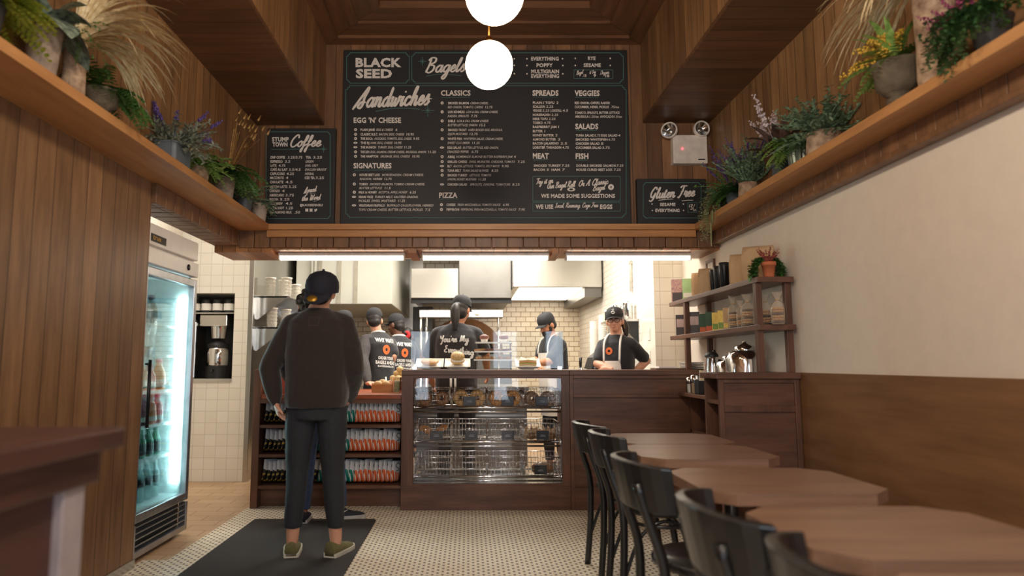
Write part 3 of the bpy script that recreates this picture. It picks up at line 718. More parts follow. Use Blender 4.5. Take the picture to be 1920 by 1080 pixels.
B.frame(Z3(597), V3(752), Z3(1088), V3(891), 0, .9); B.frame(Z3(597), V3(900), Z3(1088), V3(948), 0, .8)
B.script('Try it on', Z3(618), Z3(712), V3(797), 5.2, 1.5, rise=3); B.script('Our Bagel Roll', Z3(680), Z3(838), V3(821), 5.2, 1.5, rise=4)
B.script('Or A Classic', Z3(857), Z3(1022), V3(809), 5.5, 1.6, rise=5); B.script('Bagel', Z3(935), Z3(1008), V3(834), 5.2, 1.5, rise=3)
B.ringmark(Z3(1037), V3(812), 5.6, .28); B.ringmark(Z3(813), V3(825), 7.5, .5, .5)
B.text('WE MADE SOME SUGGESTIONS', Z3(643), Z3(1060), V3(861), 7.3, .03); B.text('WE USE', Z3(613), Z3(712), V3(922), 8, .04)
B.script('Local, Roaming, Cage Free', Z3(722), Z3(965), V3(928), 4.2, 1.1, rise=1); B.text('EGGS', Z3(975), Z3(1045), V3(922), 8.3, .045)
B.frame(650, 99, 767.5, 156, 6); B.frame(772, 99, 1168.5, 156, 6); B.frame(648.5, 160.5, 1174, 408.5, 7)
B.w.build('lettering', m_chalk, t); B.t.build('border_line', m_teal, t)

t, B = board('coffee_menu_board', 'narrow black coffee menu board at the left end of the back ledge', 499, 240, 628, 419)
X5 = lambda u: 490 + u / 5.4
V5 = lambda v: 230 + v / 5.4
B.text('STUMP', X5(107), X5(278), V5(167), 8, .04); B.text('TOWN', X5(112), X5(265), V5(219), 7.8, .04)
B.script('Coffee', X5(300), X5(608), V5(244), 10.5, 2.9, .35, rise=1)
B.line(X5(100), V5(268), X5(390), V5(268), .8); B.line(X5(480), V5(268), X5(640), V5(266), .8); B.star(X5(630), V5(268), 6.5)
rows(B, X5, V5, [
 (350, ('DRIP COFFEE', 93, 240, 'b'), ('3.25/3.75', 268, 415, 'n'), ('TEA', 450, 503, 'b'), ('3.25', 525, 615, 'n')),
 (392, ('ESPRESSO', 93, 215, 'b'), ('3.5', 240, 292, 'n'), ('GREEN', 447, 528, 'i')), (433, ('LATTE', 93, 153, 'b'), ('4.75', 175, 243, 'n'), ('EARL GREY', 447, 575, 'i')),
 (474, ('CAFÉ AU LAIT', 93, 265, 'b'), ('3.5/4.5', 280, 397, 'n'), ('ENGLISH BRKFST', 445, 660, 'i')), (516, ('CAPPUCCINO', 90, 237, 'b'), ('4.25', 255, 330, 'n'), ('HERBAL', 443, 535, 'i')),
 (557, ('MACCHIATO', 88, 228, 'b'), ('4', 247, 273, 'n'), ('ICED TEA', 440, 540, 'b'), ('3.25', 550, 635, 'n')), (600, ('CHAI LATTE', 88, 222, 'b'), ('4.5', 245, 315, 'n')),
 (648, ('MATCHA LATTE', 85, 263, 'b'), ('5.25', 280, 355, 'n')), (690, ('CORTADO', 83, 187, 'b'), ('4', 208, 236, 'n')), (733, ('AMERICANO', 82, 230, 'b'), ('3.75', 245, 330, 'n')),
 (775, ('MOCHA', 82, 173, 'b'), ('5.25', 188, 285, 'n')), (817, ('COLD BREW', 80, 215, 'b'), ('4.5', 245, 313, 'n')), (863, ('EXTRA SHOT', 78, 230, 'b'), ('1.25', 250, 320, 'n')),
 (906, ('OAT/ALMOND MILK', 78, 308, 'b'), ('.50', 335, 392, 'n'))], 3.2)
B.script('Spread', X5(428), X5(562), V5(715), 5, 1.5, rise=4); B.script('the Word', X5(412), X5(605), V5(792), 5, 1.5, rise=3)
B.ribbon([(X5(490), V5(720)), (X5(552), V5(712))], 1.); B.ribbon([(X5(530), V5(797)), (X5(582), V5(788))], 1.)
B.text('@BLACKSEEDBAGELS', X5(390), X5(620), V5(833), 4.6, .03)
for u in (460, 503):
    x, y = X5(u), V5(885); B.put(B.w, [(x - 2.8, y - 2.8), (x + 2.8, y - 2.8), (x + 2.8, y + 2.8), (x - 2.8, y + 2.8)], [(0, 1, 2, 3)])
B.put(B.w, [(X5(a), V5(c)) for a, c in ((533, 870), (545, 880), (556, 868), (567, 876), (560, 893), (545, 901), (532, 897), (542, 890))], [tuple(range(8))])
B.frame(X5(50), V5(92), X5(697), V5(970), 4)
B.w.build('lettering', m_chalk, t); B.t.build('border_line', m_teal, t)

t, B = board('gluten_free_board', 'small black gluten free sign board at the right end of the back ledge', 1195, 335, 1326, 418)
X6 = lambda u: 1190 + u / 5.14
V6 = lambda v: 220 + v / 5.14
B.script('Gluten Free', X6(138), X6(582), V6(785), 10, 2.7, .35, rise=5)
B.ribbon([(X6(228), V6(801)), (X6(300), V6(790)), (X6(370), V6(788))], 1.6); B.ribbon([(X6(452), V6(806)), (X6(510), V6(800)), (X6(565), V6(800))], 1.6)
B.text('SESAME', X6(243), X6(393), V6(839), 6, .035); B.text('EVERYTHING', X6(200), X6(433), V6(896), 6.2, .035)
for u, v in ((168, 835), (470, 835), (170, 897), (472, 897)): B.dot(X6(u), V6(v), 1.3)
B.frame(X6(513), V6(820), X6(600), V6(915), 0, .7); B.text('$', X6(524), X6(536), V6(852), 5, .02); B.script('3/', X6(534), X6(580), V6(888), 5, 1.4, .1); B.text('EA', X6(566), X6(594), V6(892), 4, .02)
B.frame(X6(82), V6(630), X6(640), V6(970), 4)
B.w.build('lettering', m_chalk, t); B.t.build('border_line', m_teal, t)
# ================================================================== lamps
m_tube = emit('lamp_diffuser_glow', (255, 238, 214), 9.0)
m_globe = emit('opal_globe_glow', (255, 232, 200), 15.0)
m_brass = plain('aged_brass', (170, 120, 62), .3, 1.)
m_cordbr = plain('cloth_cord', (120, 96, 74), .7)
FLX = [(526, 758), (793, 1027), (1061, 1292)]
for i, (a, c) in enumerate(FLX):
    x0, x1 = at(a, 473, 5.6).x, at(c, 473, 5.6).x
    t = thing('fluorescent_lamp', ['white strip lamp under the header, leftmost, above the man in the cap', 'white strip lamp under the middle of the header', 'white strip lamp under the header, at its right end'][i], 'lamp', ((x0 + x1) / 2, 5.60, 2.055), group='strip lamps under the header')
    h = (x1 - x0) / 2
    MB().box(-h, h, -.04, .04, -.028, 0).build('housing', m_wpaint, t, bevel=.004)
    MB().tube([(-h + .004, 0, -.034), (h - .004, 0, -.034)], [(.036, .026)] * 2, 12, flat=(0, 1, 0)).build('diffuser', m_tube, t)
    for q in (-h, h): MB().box(q - .005, q + .005, -.042, .042, -.062, 0).build('end_cap', m_wpaint, t)
def pendant(x, y, zc, r, label):
    t = thing('globe_pendant', label, 'lamp', (x, y, zc), group='white globe pendants')
    MB().ball((0, 0, 0), r, seg=32, rings=20).build('globe', m_globe, t)
    MB().lathe([(.028, r * .97), (.03, r + .006), (.022, r + .02), (.012, r + .032)], seg=16).build('neck_ring', m_brass, t)
    MB().cyl((0, 0, r + .02), (0, 0, 3.89 - zc - .02), .0055, seg=8).build('rod', m_brass, t)
    MB().lathe([(.012, 3.89 - zc - .045), (.055, 3.89 - zc - .03), (.06, 3.89 - zc)], seg=20).build('canopy', m_brass, t)
pendant(.109, 3.4, 2.692, .1235, 'white glowing globe pendant hanging lower in front of the menu board')
pendant(.109, 2.65, 2.655, .120, 'white glowing globe pendant nearest the top edge, in front of the lower globe')

# ================================================================== snack shelves and counter
t = thing('snack_counter', 'dark wood open shelf counter holding rows of chip bags behind the man', 'counter', (-1.115, 5.5, 0))
def W_(x): return x + 1.115
b = MB().box(W_(-1.725), W_(-1.668), 0, .47, 0, 1.09); b.build('side_panel', m_walnut_z, t, bevel=.003)
MB().box(W_(-1.668), W_(-.535), .02, 1.24, .853, .889).build('countertop', wood('counter_cherry', (126, 62, 40), (188, 108, 74), 'X', 'Y', None, rough=.3), t, bevel=.003)
MB().box(W_(-1.668), W_(-.535), .004, .05, .82, .853).build('front_rail', m_walnut_x, t)
for z in (.624, .394, .151): MB().box(W_(-1.668), W_(-.535), .006, .44, z, z + .025).build('shelf', m_walnut_x, t, bevel=.002)
MB().box(W_(-1.668), W_(-.535), .44, .47, 0, .853).build('back_panel', plain('dark_back_panel', (46, 31, 24), .6), t)
MB().box(W_(-1.668), W_(-.535), .10, .12, 0, .151).build('kick_board', m_walnut_x, t)
MB().box(W_(-1.66), W_(-.54), 0.50, 1.05, 0, .853).build('back_cabinet', m_steel_d, t)

# ================================================================== display case
t = thing('bagel_case', 'dark wood and glass bagel display case in the middle of the counter', 'display case', (0, 5.44, 0))
b = MB().box(-.53, .805, .0, .62, 0, .182); b.build('plinth', m_walnut_x, t, bevel=.003)
for x0, x1 in ((-.53, -.437), (.742, .805)): MB().box(x0, x1, 0, .09, .182, 1.046).build('post', m_walnut_z, t, bevel=.003)
for za, zb in ((.182, .20), (1.02, 1.046)): MB().box(-.437, .742, .004, .03, za, zb).build('window_bead', m_walnut_x, t)
MB().box(-.53, .805, -.012, .62, 1.046, 1.086).build('countertop', m_walnut_x, t, bevel=.004)
for x0 in (-.53, .785): MB().box(x0, x0 + .02, .09, .62, .182, 1.046).build('end_panel', m_walnut_z, t)
MB().box(-.437, .742, .03, .60, .182, .19).build('case_floor', m_steel, t)
m_cglass = glass('case_glass', refl=.45, base=.004)
MB().box(-.437, .742, .012, .018, .2, 1.02).build('front_pane', m_cglass, t)
SHZ = (.79, .52, .25)
for z in SHZ:
    b = MB()
    b.cyl((-.437, .045, z), (.742, .045, z), .0125, seg=12); b.build('chrome_rail', m_chrome, t)
    b = MB(); b.cyl((-.437, .06, z - .035), (.742, .06, z - .035), .008, seg=10).cyl((-.437, .50, z - .012), (.742, .50, z - .012), .008, seg=10)
    for k in range(10): b.cyl((-.38 + k * .12, .045, z - .012), (-.38 + k * .12, .50, z - .012), .004, seg=6)
    b.build('support_rod', m_chrome, t)
    for x in (-.43, .735): MB().cyl((x - .008, .045, z), (x + .008, .045, z), .022, seg=12).build('rail_mount', m_chrome, t)
# wire baskets
def wire_basket():
    t = thing('wire_basket', '', 'basket'); w, d, h = .142, .20, .15; r = .0022
    b = MB()
    for z in (0.004, h * .38, h * .72): 
        for p, q in (((-w, -d), (w, -d)), ((w, -d), (w, d)), ((w, d), (-w, d)), ((-w, d), (-w, -d))): b.cyl((*p, z), (*q, z), r, seg=5)
    n = 11
    for k in range(n):
        x = -w + 2 * w * k / (n - 1)
        for y in (-d, d): b.cyl((x, y, 0), (x, y, h), r * .8, seg=5)
        b.cyl((x, -d, .004), (x, d, .004), r * .8, seg=5)
    for k in range(1, 10):
        y = -d + 2 * d * k / 10
        for x in (-w, w): b.cyl((x, y, 0), (x, y, h), r * .8, seg=5)
    b.build('wire_mesh', m_chrome, t)
    b = MB()
    for p, q in (((-w, -d), (w, -d)), ((w, -d), (w, d)), ((w, d), (-w, d)), ((-w, d), (-w, -d))): b.cyl((*p, h), (*q, h), .0036, seg=6)
    b.build('rim', m_chrome, t)
    return t
BW = [-.285, .007, .299, .59]
rown = ['top', 'middle', 'bottom']; coln = ['leftmost', 'second from left', 'third from left', 'rightmost']
bproto = None; BASK = {}
BCONT = {(0, 0): 'holding brown seeded bagels', (0, 1): 'holding large pale bagels', (0, 2): 'holding golden bagels', (0, 3): 'holding dark seeded bagels', (1, 0): 'holding golden twists', (1, 1): 'nearly empty', (1, 2): 'nearly empty', (1, 3): 'holding rolls in brown paper', (2, 0): 'left empty', (2, 1): 'left empty', (2, 2): 'left empty', (2, 3): 'holding a brown loaf'}
for r in range(3):
    for c in range(4):
        loc = (BW[c], 5.44 + .045 + .225, SHZ[r] - .004 if False else SHZ[r] - .006)
        lab = 'wire basket %s, %s on the case\'s %s rail' % (BCONT[(r, c)], coln[c], rown[r])
        if bproto is None:
            bproto = wire_basket(); bproto.location = loc; bproto['label'] = lab; bproto['group'] = 'wire baskets in the display case'; o = bproto
        else: o = dup(bproto, loc, label=lab)
        BASK[(r, c)] = loc
# price cards clipped on the baskets
m_card = plain('slate_card', (34, 36, 42), .35)
m_cardtx = plain('chalk_grey', (120, 126, 134), .7)
cards = [(0, 1, 880, 739, 'dark'), (0, 2, 952, 741, 'blue'), (0, 3, 1016, 742, 'blue'), (1, 0, 818, 808, 'dark'), (1, 1, 884, 808, 'blue'), (1, 2, 952, 808, 'dark'), (1, 3, 1018, 808, 'dark'), (2, 3, 1014, 876, 'dark')]
for r, c, px, py, k in cards:
    p = at(px, py, 5.492)
    t = thing('price_card', 'small slate price card on the %s basket of the %s rail' % (coln[c], rown[r]), 'card', (p.x, 5.492 + .016, SHZ[r] + .012), group='price cards in the display case')
    MB().box(-.05, .05, -.003, .003, 0, .072).build('plate', m_card, t, bevel=.003)
    MB().box(-.022, .022, -.0036, -.003, .026, .031).box(-.016, .018, -.0036, -.003, .036, .040).build('chalk_marks', m_cardtx, t)

# ================================================================== counter to the right of the case
t = thing('service_counter', 'long dark wood counter with framed panels to the right of the bagel case', 'counter', (1.4, 5.44, 0))
X_ = lambda x: x - 1.4
MB().box(X_(.806), X_(2.02), -.012, .62, 1.046, 1.086).build('countertop', m_walnut_x, t, bevel=.004)
MB().box(X_(.806), X_(2.02), .02, .60, 0, 1.046).build('body', m_walnut_x, t)
b = MB()
for x0, x1, z0, z1 in ((.806, .835, .0, 1.046), (1.99, 2.02, 0, 1.046), (.835, 1.99, 1.018, 1.046), (.835, 1.99, .868, .893), (.835, 1.99, .0, .17)): b.box(X_(x0), X_(x1), 0, .02, z0, z1)
b.build('frame', m_walnut_x, t, bevel=.003)

# ================================================================== glass sneeze guard on the case
t = thing('sneeze_guard', 'clear glass sneeze guard standing on top of the bagel case', 'glass guard', (.16, 5.6, 1.086))
m_sg = glass('guard_glass', tint=(.97, .99, .99), refl=.45, base=.006)
MB().box(-.632, .622, 0, .006, .012, .315).build('front_pane', m_sg, t)
MB().box(-.632, -.626, .006, .33, .012, .315).build('side_pane', m_sg, t)
MB().box(.616, .622, .006, .33, .012, .315).build('side_pane', m_sg, t)
for x in (-.6, .59): MB().box(x - .02, x + .02, -.012, .02, 0, .03).build('clamp', m_chrome, t, bevel=.003)

# ================================================================== condiment cabinet and pick-up ledge at the right wall
t = thing('condiment_cabinet', 'dark wood cabinet with two front panels at the right wall beneath the shelf unit', 'cabinet', (1.78, 4.16, 0))
MB().box(-.275, .24, -.02, .285, 1.045, 1.083).build('top', m_walnut_x, t, bevel=.004)
b = MB()
for x0, x1, z0, z1 in ((-.255, -.225, 0, 1.045), (.205, .238, 0, 1.045), (-.225, .205, 1.02, 1.045), (-.225, .205, .845, .882), (-.225, .205, 0, .14)): b.box(x0, x1, 0, .03, z0, z1)
b.build('face_frame', m_walnut_z, t, bevel=.003)
MB().box(-.225, .205, .014, .03, .882, 1.02).build('panel', m_walnut_x, t)
MB().box(-.225, .205, .014, .03, .14, .845).build('panel', m_walnut_x, t)
b = MB().box(-.255, .238, .235, .26, 0, 1.045).box(-.1, .238, .03, .235, 0, 1.045); b.build('carcass', m_walnut_z, t)
for z in (.10, .48, .89): MB().box(-.25, -.1, .03, .235, z, z + .025).build('shelf', m_walnut_y, t)
t = thing('pickup_ledge', 'low dark wood ledge along the right wall between cabinet and counter', 'ledge', (1.85, 4.92, 0))
MB().box(-.18, .165, -.495, .515, .885, .912).build('top', m_walnut_y, t, bevel=.003)
MB().box(-.10, .165, -.49, .51, .60, .625).build('lower_shelf', m_walnut_y, t)
MB().box(.12, .165, -.49, .51, 0, .885).build('back_panel', m_walnut_y, t)
MB().box(-.10, .12, .48, .505, 0, .885).build('bracket', m_walnut_z, t)

# ================================================================== wall shelf unit
t = thing('shelf_unit', 'dark wood two-tier shelf unit standing on the cabinet at the right wall', 'shelf', (1.92, 5.0, 0))
for z0, ya, yb in ((1.640, -.83, 1.02), (1.343, -.83, 1.02)): MB().box(-.13, .10, ya, yb, z0, z0 + .035).build('shelf', m_walnut_y, t, bevel=.003)
for x, y, z in ((-.105, -.77, 1.083), (.08, -.77, 1.083), (-.105, .62, 1.0865), (.08, .62, 1.0865)): MB().box(x - .02, x + .02, y - .02, y + .02, z, 1.640).build('post', m_walnut_z, t, bevel=.002)

# ================================================================== tables, chairs, bench
def table():
    t = thing('cafe_table', '', 'table')
    w, d, c = .30, .262, .085
    pts = [(-w, -d + c), (-w + c, -d), (w - c, -d), (w, -d + c), (w, d - c), (w - c, d), (-w + c, d), (-w, d - c)]
    MB().prism(pts, .703, .74).build('tabletop', m_table, t, bevel=.003)
    MB().box(-.16, .16, -.14, .14, .688, .703).build('mount_plate', m_blackm, t)
    MB().cyl((.15, 0, .02), (.15, 0, .69), .03, seg=16).build('column', m_blackm, t)
    MB().rbox(.118, .188, -.21, .21, 0, .022, .04).build('base', m_blackm, t, bevel=.004)
    return t
m_chair = plain('black_lacquer', (21, 20, 21), .36, coat=.25)
def chair():
    """bentwood chair; faces +X, origin at floor centre of the seat"""
    t = thing('bentwood_chair', '', 'chair')
    b = MB(); b.lathe([(.0, .445), (.19, .445), (.203, .452), (.205, .468), (.196, .476), (.0, .474)], seg=32, sx=1., sy=.98, cap=False); b.build('seat', m_chair, t)
    b = MB(); n = 15; vs = []
    # curved back band, open towards +X
    prof = []
    for i in range(n):
        a = PI / 2 + PI * i / (n - 1)
        ca, sa = math.cos(a), math.sin(a)
        R = Vector((.116 * ca - .180, .198 * sa, 0)); nrm = Vector((ca / .116, sa / .198, 0)).normalized()
        prof.append((R, nrm))
    for k, (R, nm) in enumerate(prof):
        dz = .012 * abs(math.sin(PI * k / (n - 1)))
        for off, z in ((-.010, .655), (.010, .655), (.012 + .012, .80 + dz), (.0, .805 + dz)):
            p = R + nm * off; lean = (z - .65) * .12; vs.append((p.x - lean, p.y, z))
    fs = []
    for k in range(n - 1):
        for j in range(4): fs.append((k * 4 + j, k * 4 + (j + 1) % 4, (k + 1) * 4 + (j + 1) % 4, (k + 1) * 4 + j))
    fs += [(0, 1, 2, 3), tuple((n - 1) * 4 + j for j in (3, 2, 1, 0))]
    b.add(vs, fs, 0, False); b.build('backrest', m_chair, t, bevel=.004)
    for s in (-1, 1):
        pts = smooth_path([(-.232, .165 * s, 0), (-.212, .16 * s, .25), (-.212, .155 * s, .47), (-.255, .145 * s, .62), (-.292, .14 * s, .745)], 4)
        MB().tube(pts, .0178, 10).build('rear_leg', m_chair, t)
        MB().tube(smooth_path([(.20, .17 * s, 0), (.165, .15 * s, .25), (.145, .14 * s, .45)], 4), .017, 10).build('front_leg', m_chair, t)
        MB().tube(smooth_path([(.175, .155 * s, .12), (.13, .15 * s, .33), (0, .155 * s, .425), (-.13, .155 * s, .36), (-.222, .16 * s, .14)], 5), .0085, 8).build('side_brace', m_chair, t)
    MB().tube([(-.19 * 0 + .165 * math.cos(a), .16 * math.sin(a), .40) for a in [2 * PI * i / 24 for i in range(25)]], .009, 8, cap=False).build('ring_brace', m_chair, t)
    return t
tabs = [3.70, 3.165, 2.405, 1.70, 1.09]
tl = ['dark wood two-top cafe table farthest back, pushed against the table in front of it', 'dark wood two-top cafe table second from the back, joined to the farthest one', 'dark wood cafe table in the middle of the row, third from the counter', 'dark wood two-top cafe table second nearest the camera, beside the wainscot', 'dark wood cafe table nearest the camera, cut off by the bottom edge']
t0 = table()
for i, y in enumerate(tabs):
    o = t0 if i == 0 else dup(t0, (0, 0, 0))
    o.location = (1.065 if i == 0 else 1.045, y, 0); o['label'] = tl[i]; o['group'] = 'cafe tables along the right wall'
cl = ['black bentwood chair farthest back, at the farthest table', 'black bentwood chair second from the back', 'black bentwood chair third from the back, its whole back band in view', 'large blurred black bentwood chair at the second nearest table', 'black bentwood chair nearest the camera, only its curved back in view']
c0 = chair()
cp = [(.922, 3.87, .04), (.92, 3.33, -.03), (.845, 2.44, .02), (.848, 1.665, -.04), (.878, 1.21, .03)]
for i, (x, y, rz) in enumerate(cp):
    o = c0 if i == 0 else dup(c0, (0, 0, 0))
    o.location = (x, y, 0); o.rotation_euler = (0, 0, rz); o['label'] = cl[i]; o['group'] = 'black chairs at the cafe tables'
t = thing('wall_bench', 'long dark wood bench along the right wall behind the tables', 'bench', (1.83, 1.9, 0))
MB().box(-.22, .19, -1.9, 2.1, .40, .44).build('seat', m_walnut_y, t, bevel=.004)
MB().box(-.18, .19, -1.9, 2.1, 0, .40).build('base', m_walnut_y, t)

# ================================================================== cabinet in the left foreground
t = thing('foreground_cabinet', 'blurred dark wood counter cabinet in the left foreground', 'cabinet', (-1.3, 1.0, 0))
m_cab = wood('foreground_wood', (54, 34, 30), (86, 55, 47), 'Y', 'Z', None, rough=.4)
MB().box(-.56, .54, -.8, .53, .957, 1.0).build('top', m_cab, t, bevel=.006)
MB().box(-.56, .515, -.78, .48, .89, .957).build('cornice', m_cab, t, bevel=.006)
MB().box(-.55, .485, -.75, .37, 0, .89).build('body', m_cab, t)
MB().box(.40, .505, .37, .445, 0, .89).build('corner_post', plain('window_lit_post', (150, 138, 140), .45), t, bevel=.004)  # pale grey here is window light put into the post's colour
MB().box(.485, .50, -.75, .37, .66, .70).build('rail', m_cab, t, bevel=.003); MB().box(.485, .50, -.75, .37, .10, .2).build('rail', m_cab, t, bevel=.003)

# ================================================================== floor mat
b = MB().rbox(-1.56, -.672, 2.6, 5.11, .0005, .009, .03)
tag(b.build('floor_mat', plain('black_rubber_mat', (42, 37, 36), .8, var=.25, scale=120, bump=.4)), 'black rubber floor mat lying in front of the snack shelves', 'mat')

# ================================================================== upright drinks cooler
t = thing('drinks_cooler', 'tall glass-door drinks cooler lit white inside, at the left beneath the beam', 'refrigerator', (-1.9, 4.335, 0))
m_fw = plain('cooler_white_liner', (214, 226, 226), .4)
m_fst = plain('cooler_aluminium', (176, 176, 180), .3, .9)
m_fhd = plain('cooler_header_white', (250, 245, 240), .35, var=.03)
hw = .385
b = MB()
b.box(-.72, -.05, -hw, -hw + .03, .22, 1.98).box(-.72, -.05, hw - .03, hw, .22, 1.98).box(-.72, -.69, -hw, hw, .22, 1.98).box(-.72, -.05, -hw, hw, 1.72, 1.98).box(-.72, -.05, -hw, hw, .22, .27)
b.build('cabinet_body', [m_fw], t)
MB().box(-.05, -.004, -hw, hw, 1.852, 1.98).box(-.05, .004, -hw, hw, 1.735, 1.83).box(-.05, -.03, -hw, hw, 1.83, 1.852).build('header_panel', m_fhd, t, bevel=.004)
bd = MB().box(-.004, .0, -.33, -.13, 1.872, 1.918).build('badge', m_black, t)
f = lambda u, v: (.0012, u, v)
Bd = Board(f); vs, fs = text_mesh('true', .02); Bd.put(Bd.w, [(-.31 + x * .06, 1.884 + y * .045) for x, y in vs], fs)
Bd.w.build('badge_lettering', plain('gold_print', (196, 150, 60), .35, .6), bd)
MB().cyl((.004, .21, 1.785), (.010, .21, 1.785), .021, seg=18).build('lock', m_blackm, t)
# door
d = MB()
d.box(-.045, .0, -hw, -hw + .045, .226, 1.715).box(-.045, .0, hw - .045, hw, .226, 1.715).box(-.045, .0, -hw + .045, hw - .045, .226, .275).box(-.045, .0, -hw + .045, hw - .045, 1.665, 1.715)
d = d.build('door', m_fst, t, bevel=.004)
MB().box(-.03, -.024, -hw + .045, hw - .045, .275, 1.665).build('door_pane', glass('cooler_glass', tint=(.86, .97, .96), refl=.8, base=.03), d)
MB().cyl((.028, -.325, .765), (.028, -.325, 1.16), .010, seg=12).cyl((-.0, -.325, .79), (.028, -.325, .79), .007, seg=8).cyl((-.0, -.325, 1.135), (.028, -.325, 1.135), .007, seg=8).build('door_handle', m_blackm, d)
MB().cyl((-.075, .325, .34), (-.075, .325, 1.60), .018, seg=12).build('light_tube', emit('cooler_tube_glow', (222, 250, 255), 60.), t)
m_wire = plain('cooler_shelf_wire', (225, 232, 232), .3, .2)
FZ = (1.385, 1.19, .96, .745, .54, .27)
for z in FZ[:5]:
    b = MB()
    b.box(-.11, -.10, -.35, .35, z - .012, z + .006)
    for k in range(12): b.cyl((-.11, -.33 + k * .06, z), (-.68, -.33 + k * .06, z), .003, seg=5)
    b.build('wire_shelf', m_wire, t)
# grille
b = MB().box(-.05, .0, -hw, -hw + .05, .03, .215).box(-.05, .0, hw - .03, hw, .03, .215).box(-.05, 0, -hw + .05, hw - .03, .03, .065)
b.build('grille_frame', m_fst, t, bevel=.003)
b = MB()
for z in (.095, .13, .165, .2): b.add([(-.04, -hw + .05, z - .014), (0, -hw + .05, z), (0, hw - .03, z), (-.04, hw - .03, z - .014), (-.04, -hw + .05, z - .01), (0, -hw + .05, z + .006), (0, hw - .03, z + .006), (-.04, hw - .03, z - .01)], [(0, 3, 2, 1), (4, 5, 6, 7), (0, 1, 5, 4), (1, 2, 6, 5), (2, 3, 7, 6), (3, 0, 4, 7)])
b.build('louver', m_fst, t)
MB().box(-.7, -.06, -hw + .01, hw - .01, .03, .22).build('compressor_box', m_black, t)
for x in (-.1, -.65):
    for y in (-.33, .33): MB().cyl((x, y, 0), (x, y, .03), .03, seg=12).build('foot', m_black, t)

# ================================================================== emergency light
t = thing('emergency_light', 'white emergency light with two round lamp heads above the small sign', 'emergency light', (1.838, 5.52, 2.78))
MB().box(-.142, .142, -.075, 0, 0, .243).build('housing', plain('ivory_plastic', (226, 216, 205), .45), t, bevel=.006)
MB().ball((-.066, -.076, .125), .008, seg=12, rings=8).build('indicator', emit('red_indicator', (255, 60, 70), 6.), t)
MB().box(.062, .118, -.0765, -.075, .028, .038).build('maker_plate', m_black, t)
for cx, cz, yaw, nm in ((-.165, .280, -.55, 0), (.095, .292, .12, 1)):
    R = Matrix.Translation((cx, -.07, cz)) @ Matrix.Rotation(yaw, 4, 'Z') @ Matrix.Rotation(PI / 2, 4, 'X')
    m_iv = plain('ivory_plastic', (226, 216, 205), .45)
    h = MB().lathe([(.0, -.055), (.02, -.055), (.05, -.04), (.066, -.01), (.068, .025), (.06, .03), (.056, .02)], seg=28, cap=False).move(R).build('lamp_head', m_iv, t)
    MB().lathe([(.0, -.012), (.012, -.012), (.014, -.02), (.03, -.012), (.056, .018)], seg=24, cap=False).move(R).build('reflector', plain('lamp_reflector', (200, 200, 200), .12, 1.), h)
    MB().cyl((cx * .75, -.04, .24), (cx, -.055, cz - .03), .012, seg=10).build('bracket', m_iv, t)
# ================================================================== people
m_skin1 = plain('skin_light', (214, 160, 132), .5, var=.05, rgb2=(206, 148, 120)); m_skin2 = plain('skin_tan', (186, 128, 96), .5, var=.05); m_skin3 = plain('skin_deep', (104, 66, 48), .48, var=.05)
m_hair = plain('dark_hair', (30, 24, 22), .5, var=.4, scale=60); m_hairb = plain('brown_dark_hair', (46, 34, 28), .55, var=.4, scale=60)
m_tee = plain('black_tee_cotton', (33, 32, 36), .85, var=.12, scale=30, sheen=.2); m_grey = plain('charcoal_knit', (62, 58, 58), .9, var=.15, scale=60)
m_sweat = plain('dark_brown_fleece', (43, 34, 29), .95, var=.16, scale=90, bump=.15, sheen=.25)
m_jean = plain('black_denim', (38, 40, 46), .85, var=.18, scale=90, bump=.1); m_jeanb = plain('blue_denim', (66, 82, 112), .85, var=.2, scale=60)
m_navy = plain('navy_cap_wool', (24, 25, 38), .85, var=.15, scale=80); m_capb = plain('black_cap_cotton', (36, 35, 37), .8, var=.12, scale=60)
m_apron = plain('white_apron_cotton', (228, 222, 214), .85, var=.04)
m_print = plain('white_shirt_print', (226, 222, 218), .7, var=.03); m_orange = plain('orange_shirt_print', (222, 108, 52), .7, var=.04)
m_eye = plain('eye_white', (226, 222, 216), .25); m_iris = plain('dark_iris', (36, 26, 22), .2); m_lip = plain('lip_rose', (168, 98, 88), .5)
m_olive = plain('olive_canvas', (104, 100, 62), .85, var=.15, scale=80); m_sole = plain('white_rubber', (206, 200, 184), .6)
m_wcollar = plain('white_collar', (226, 222, 216), .8)

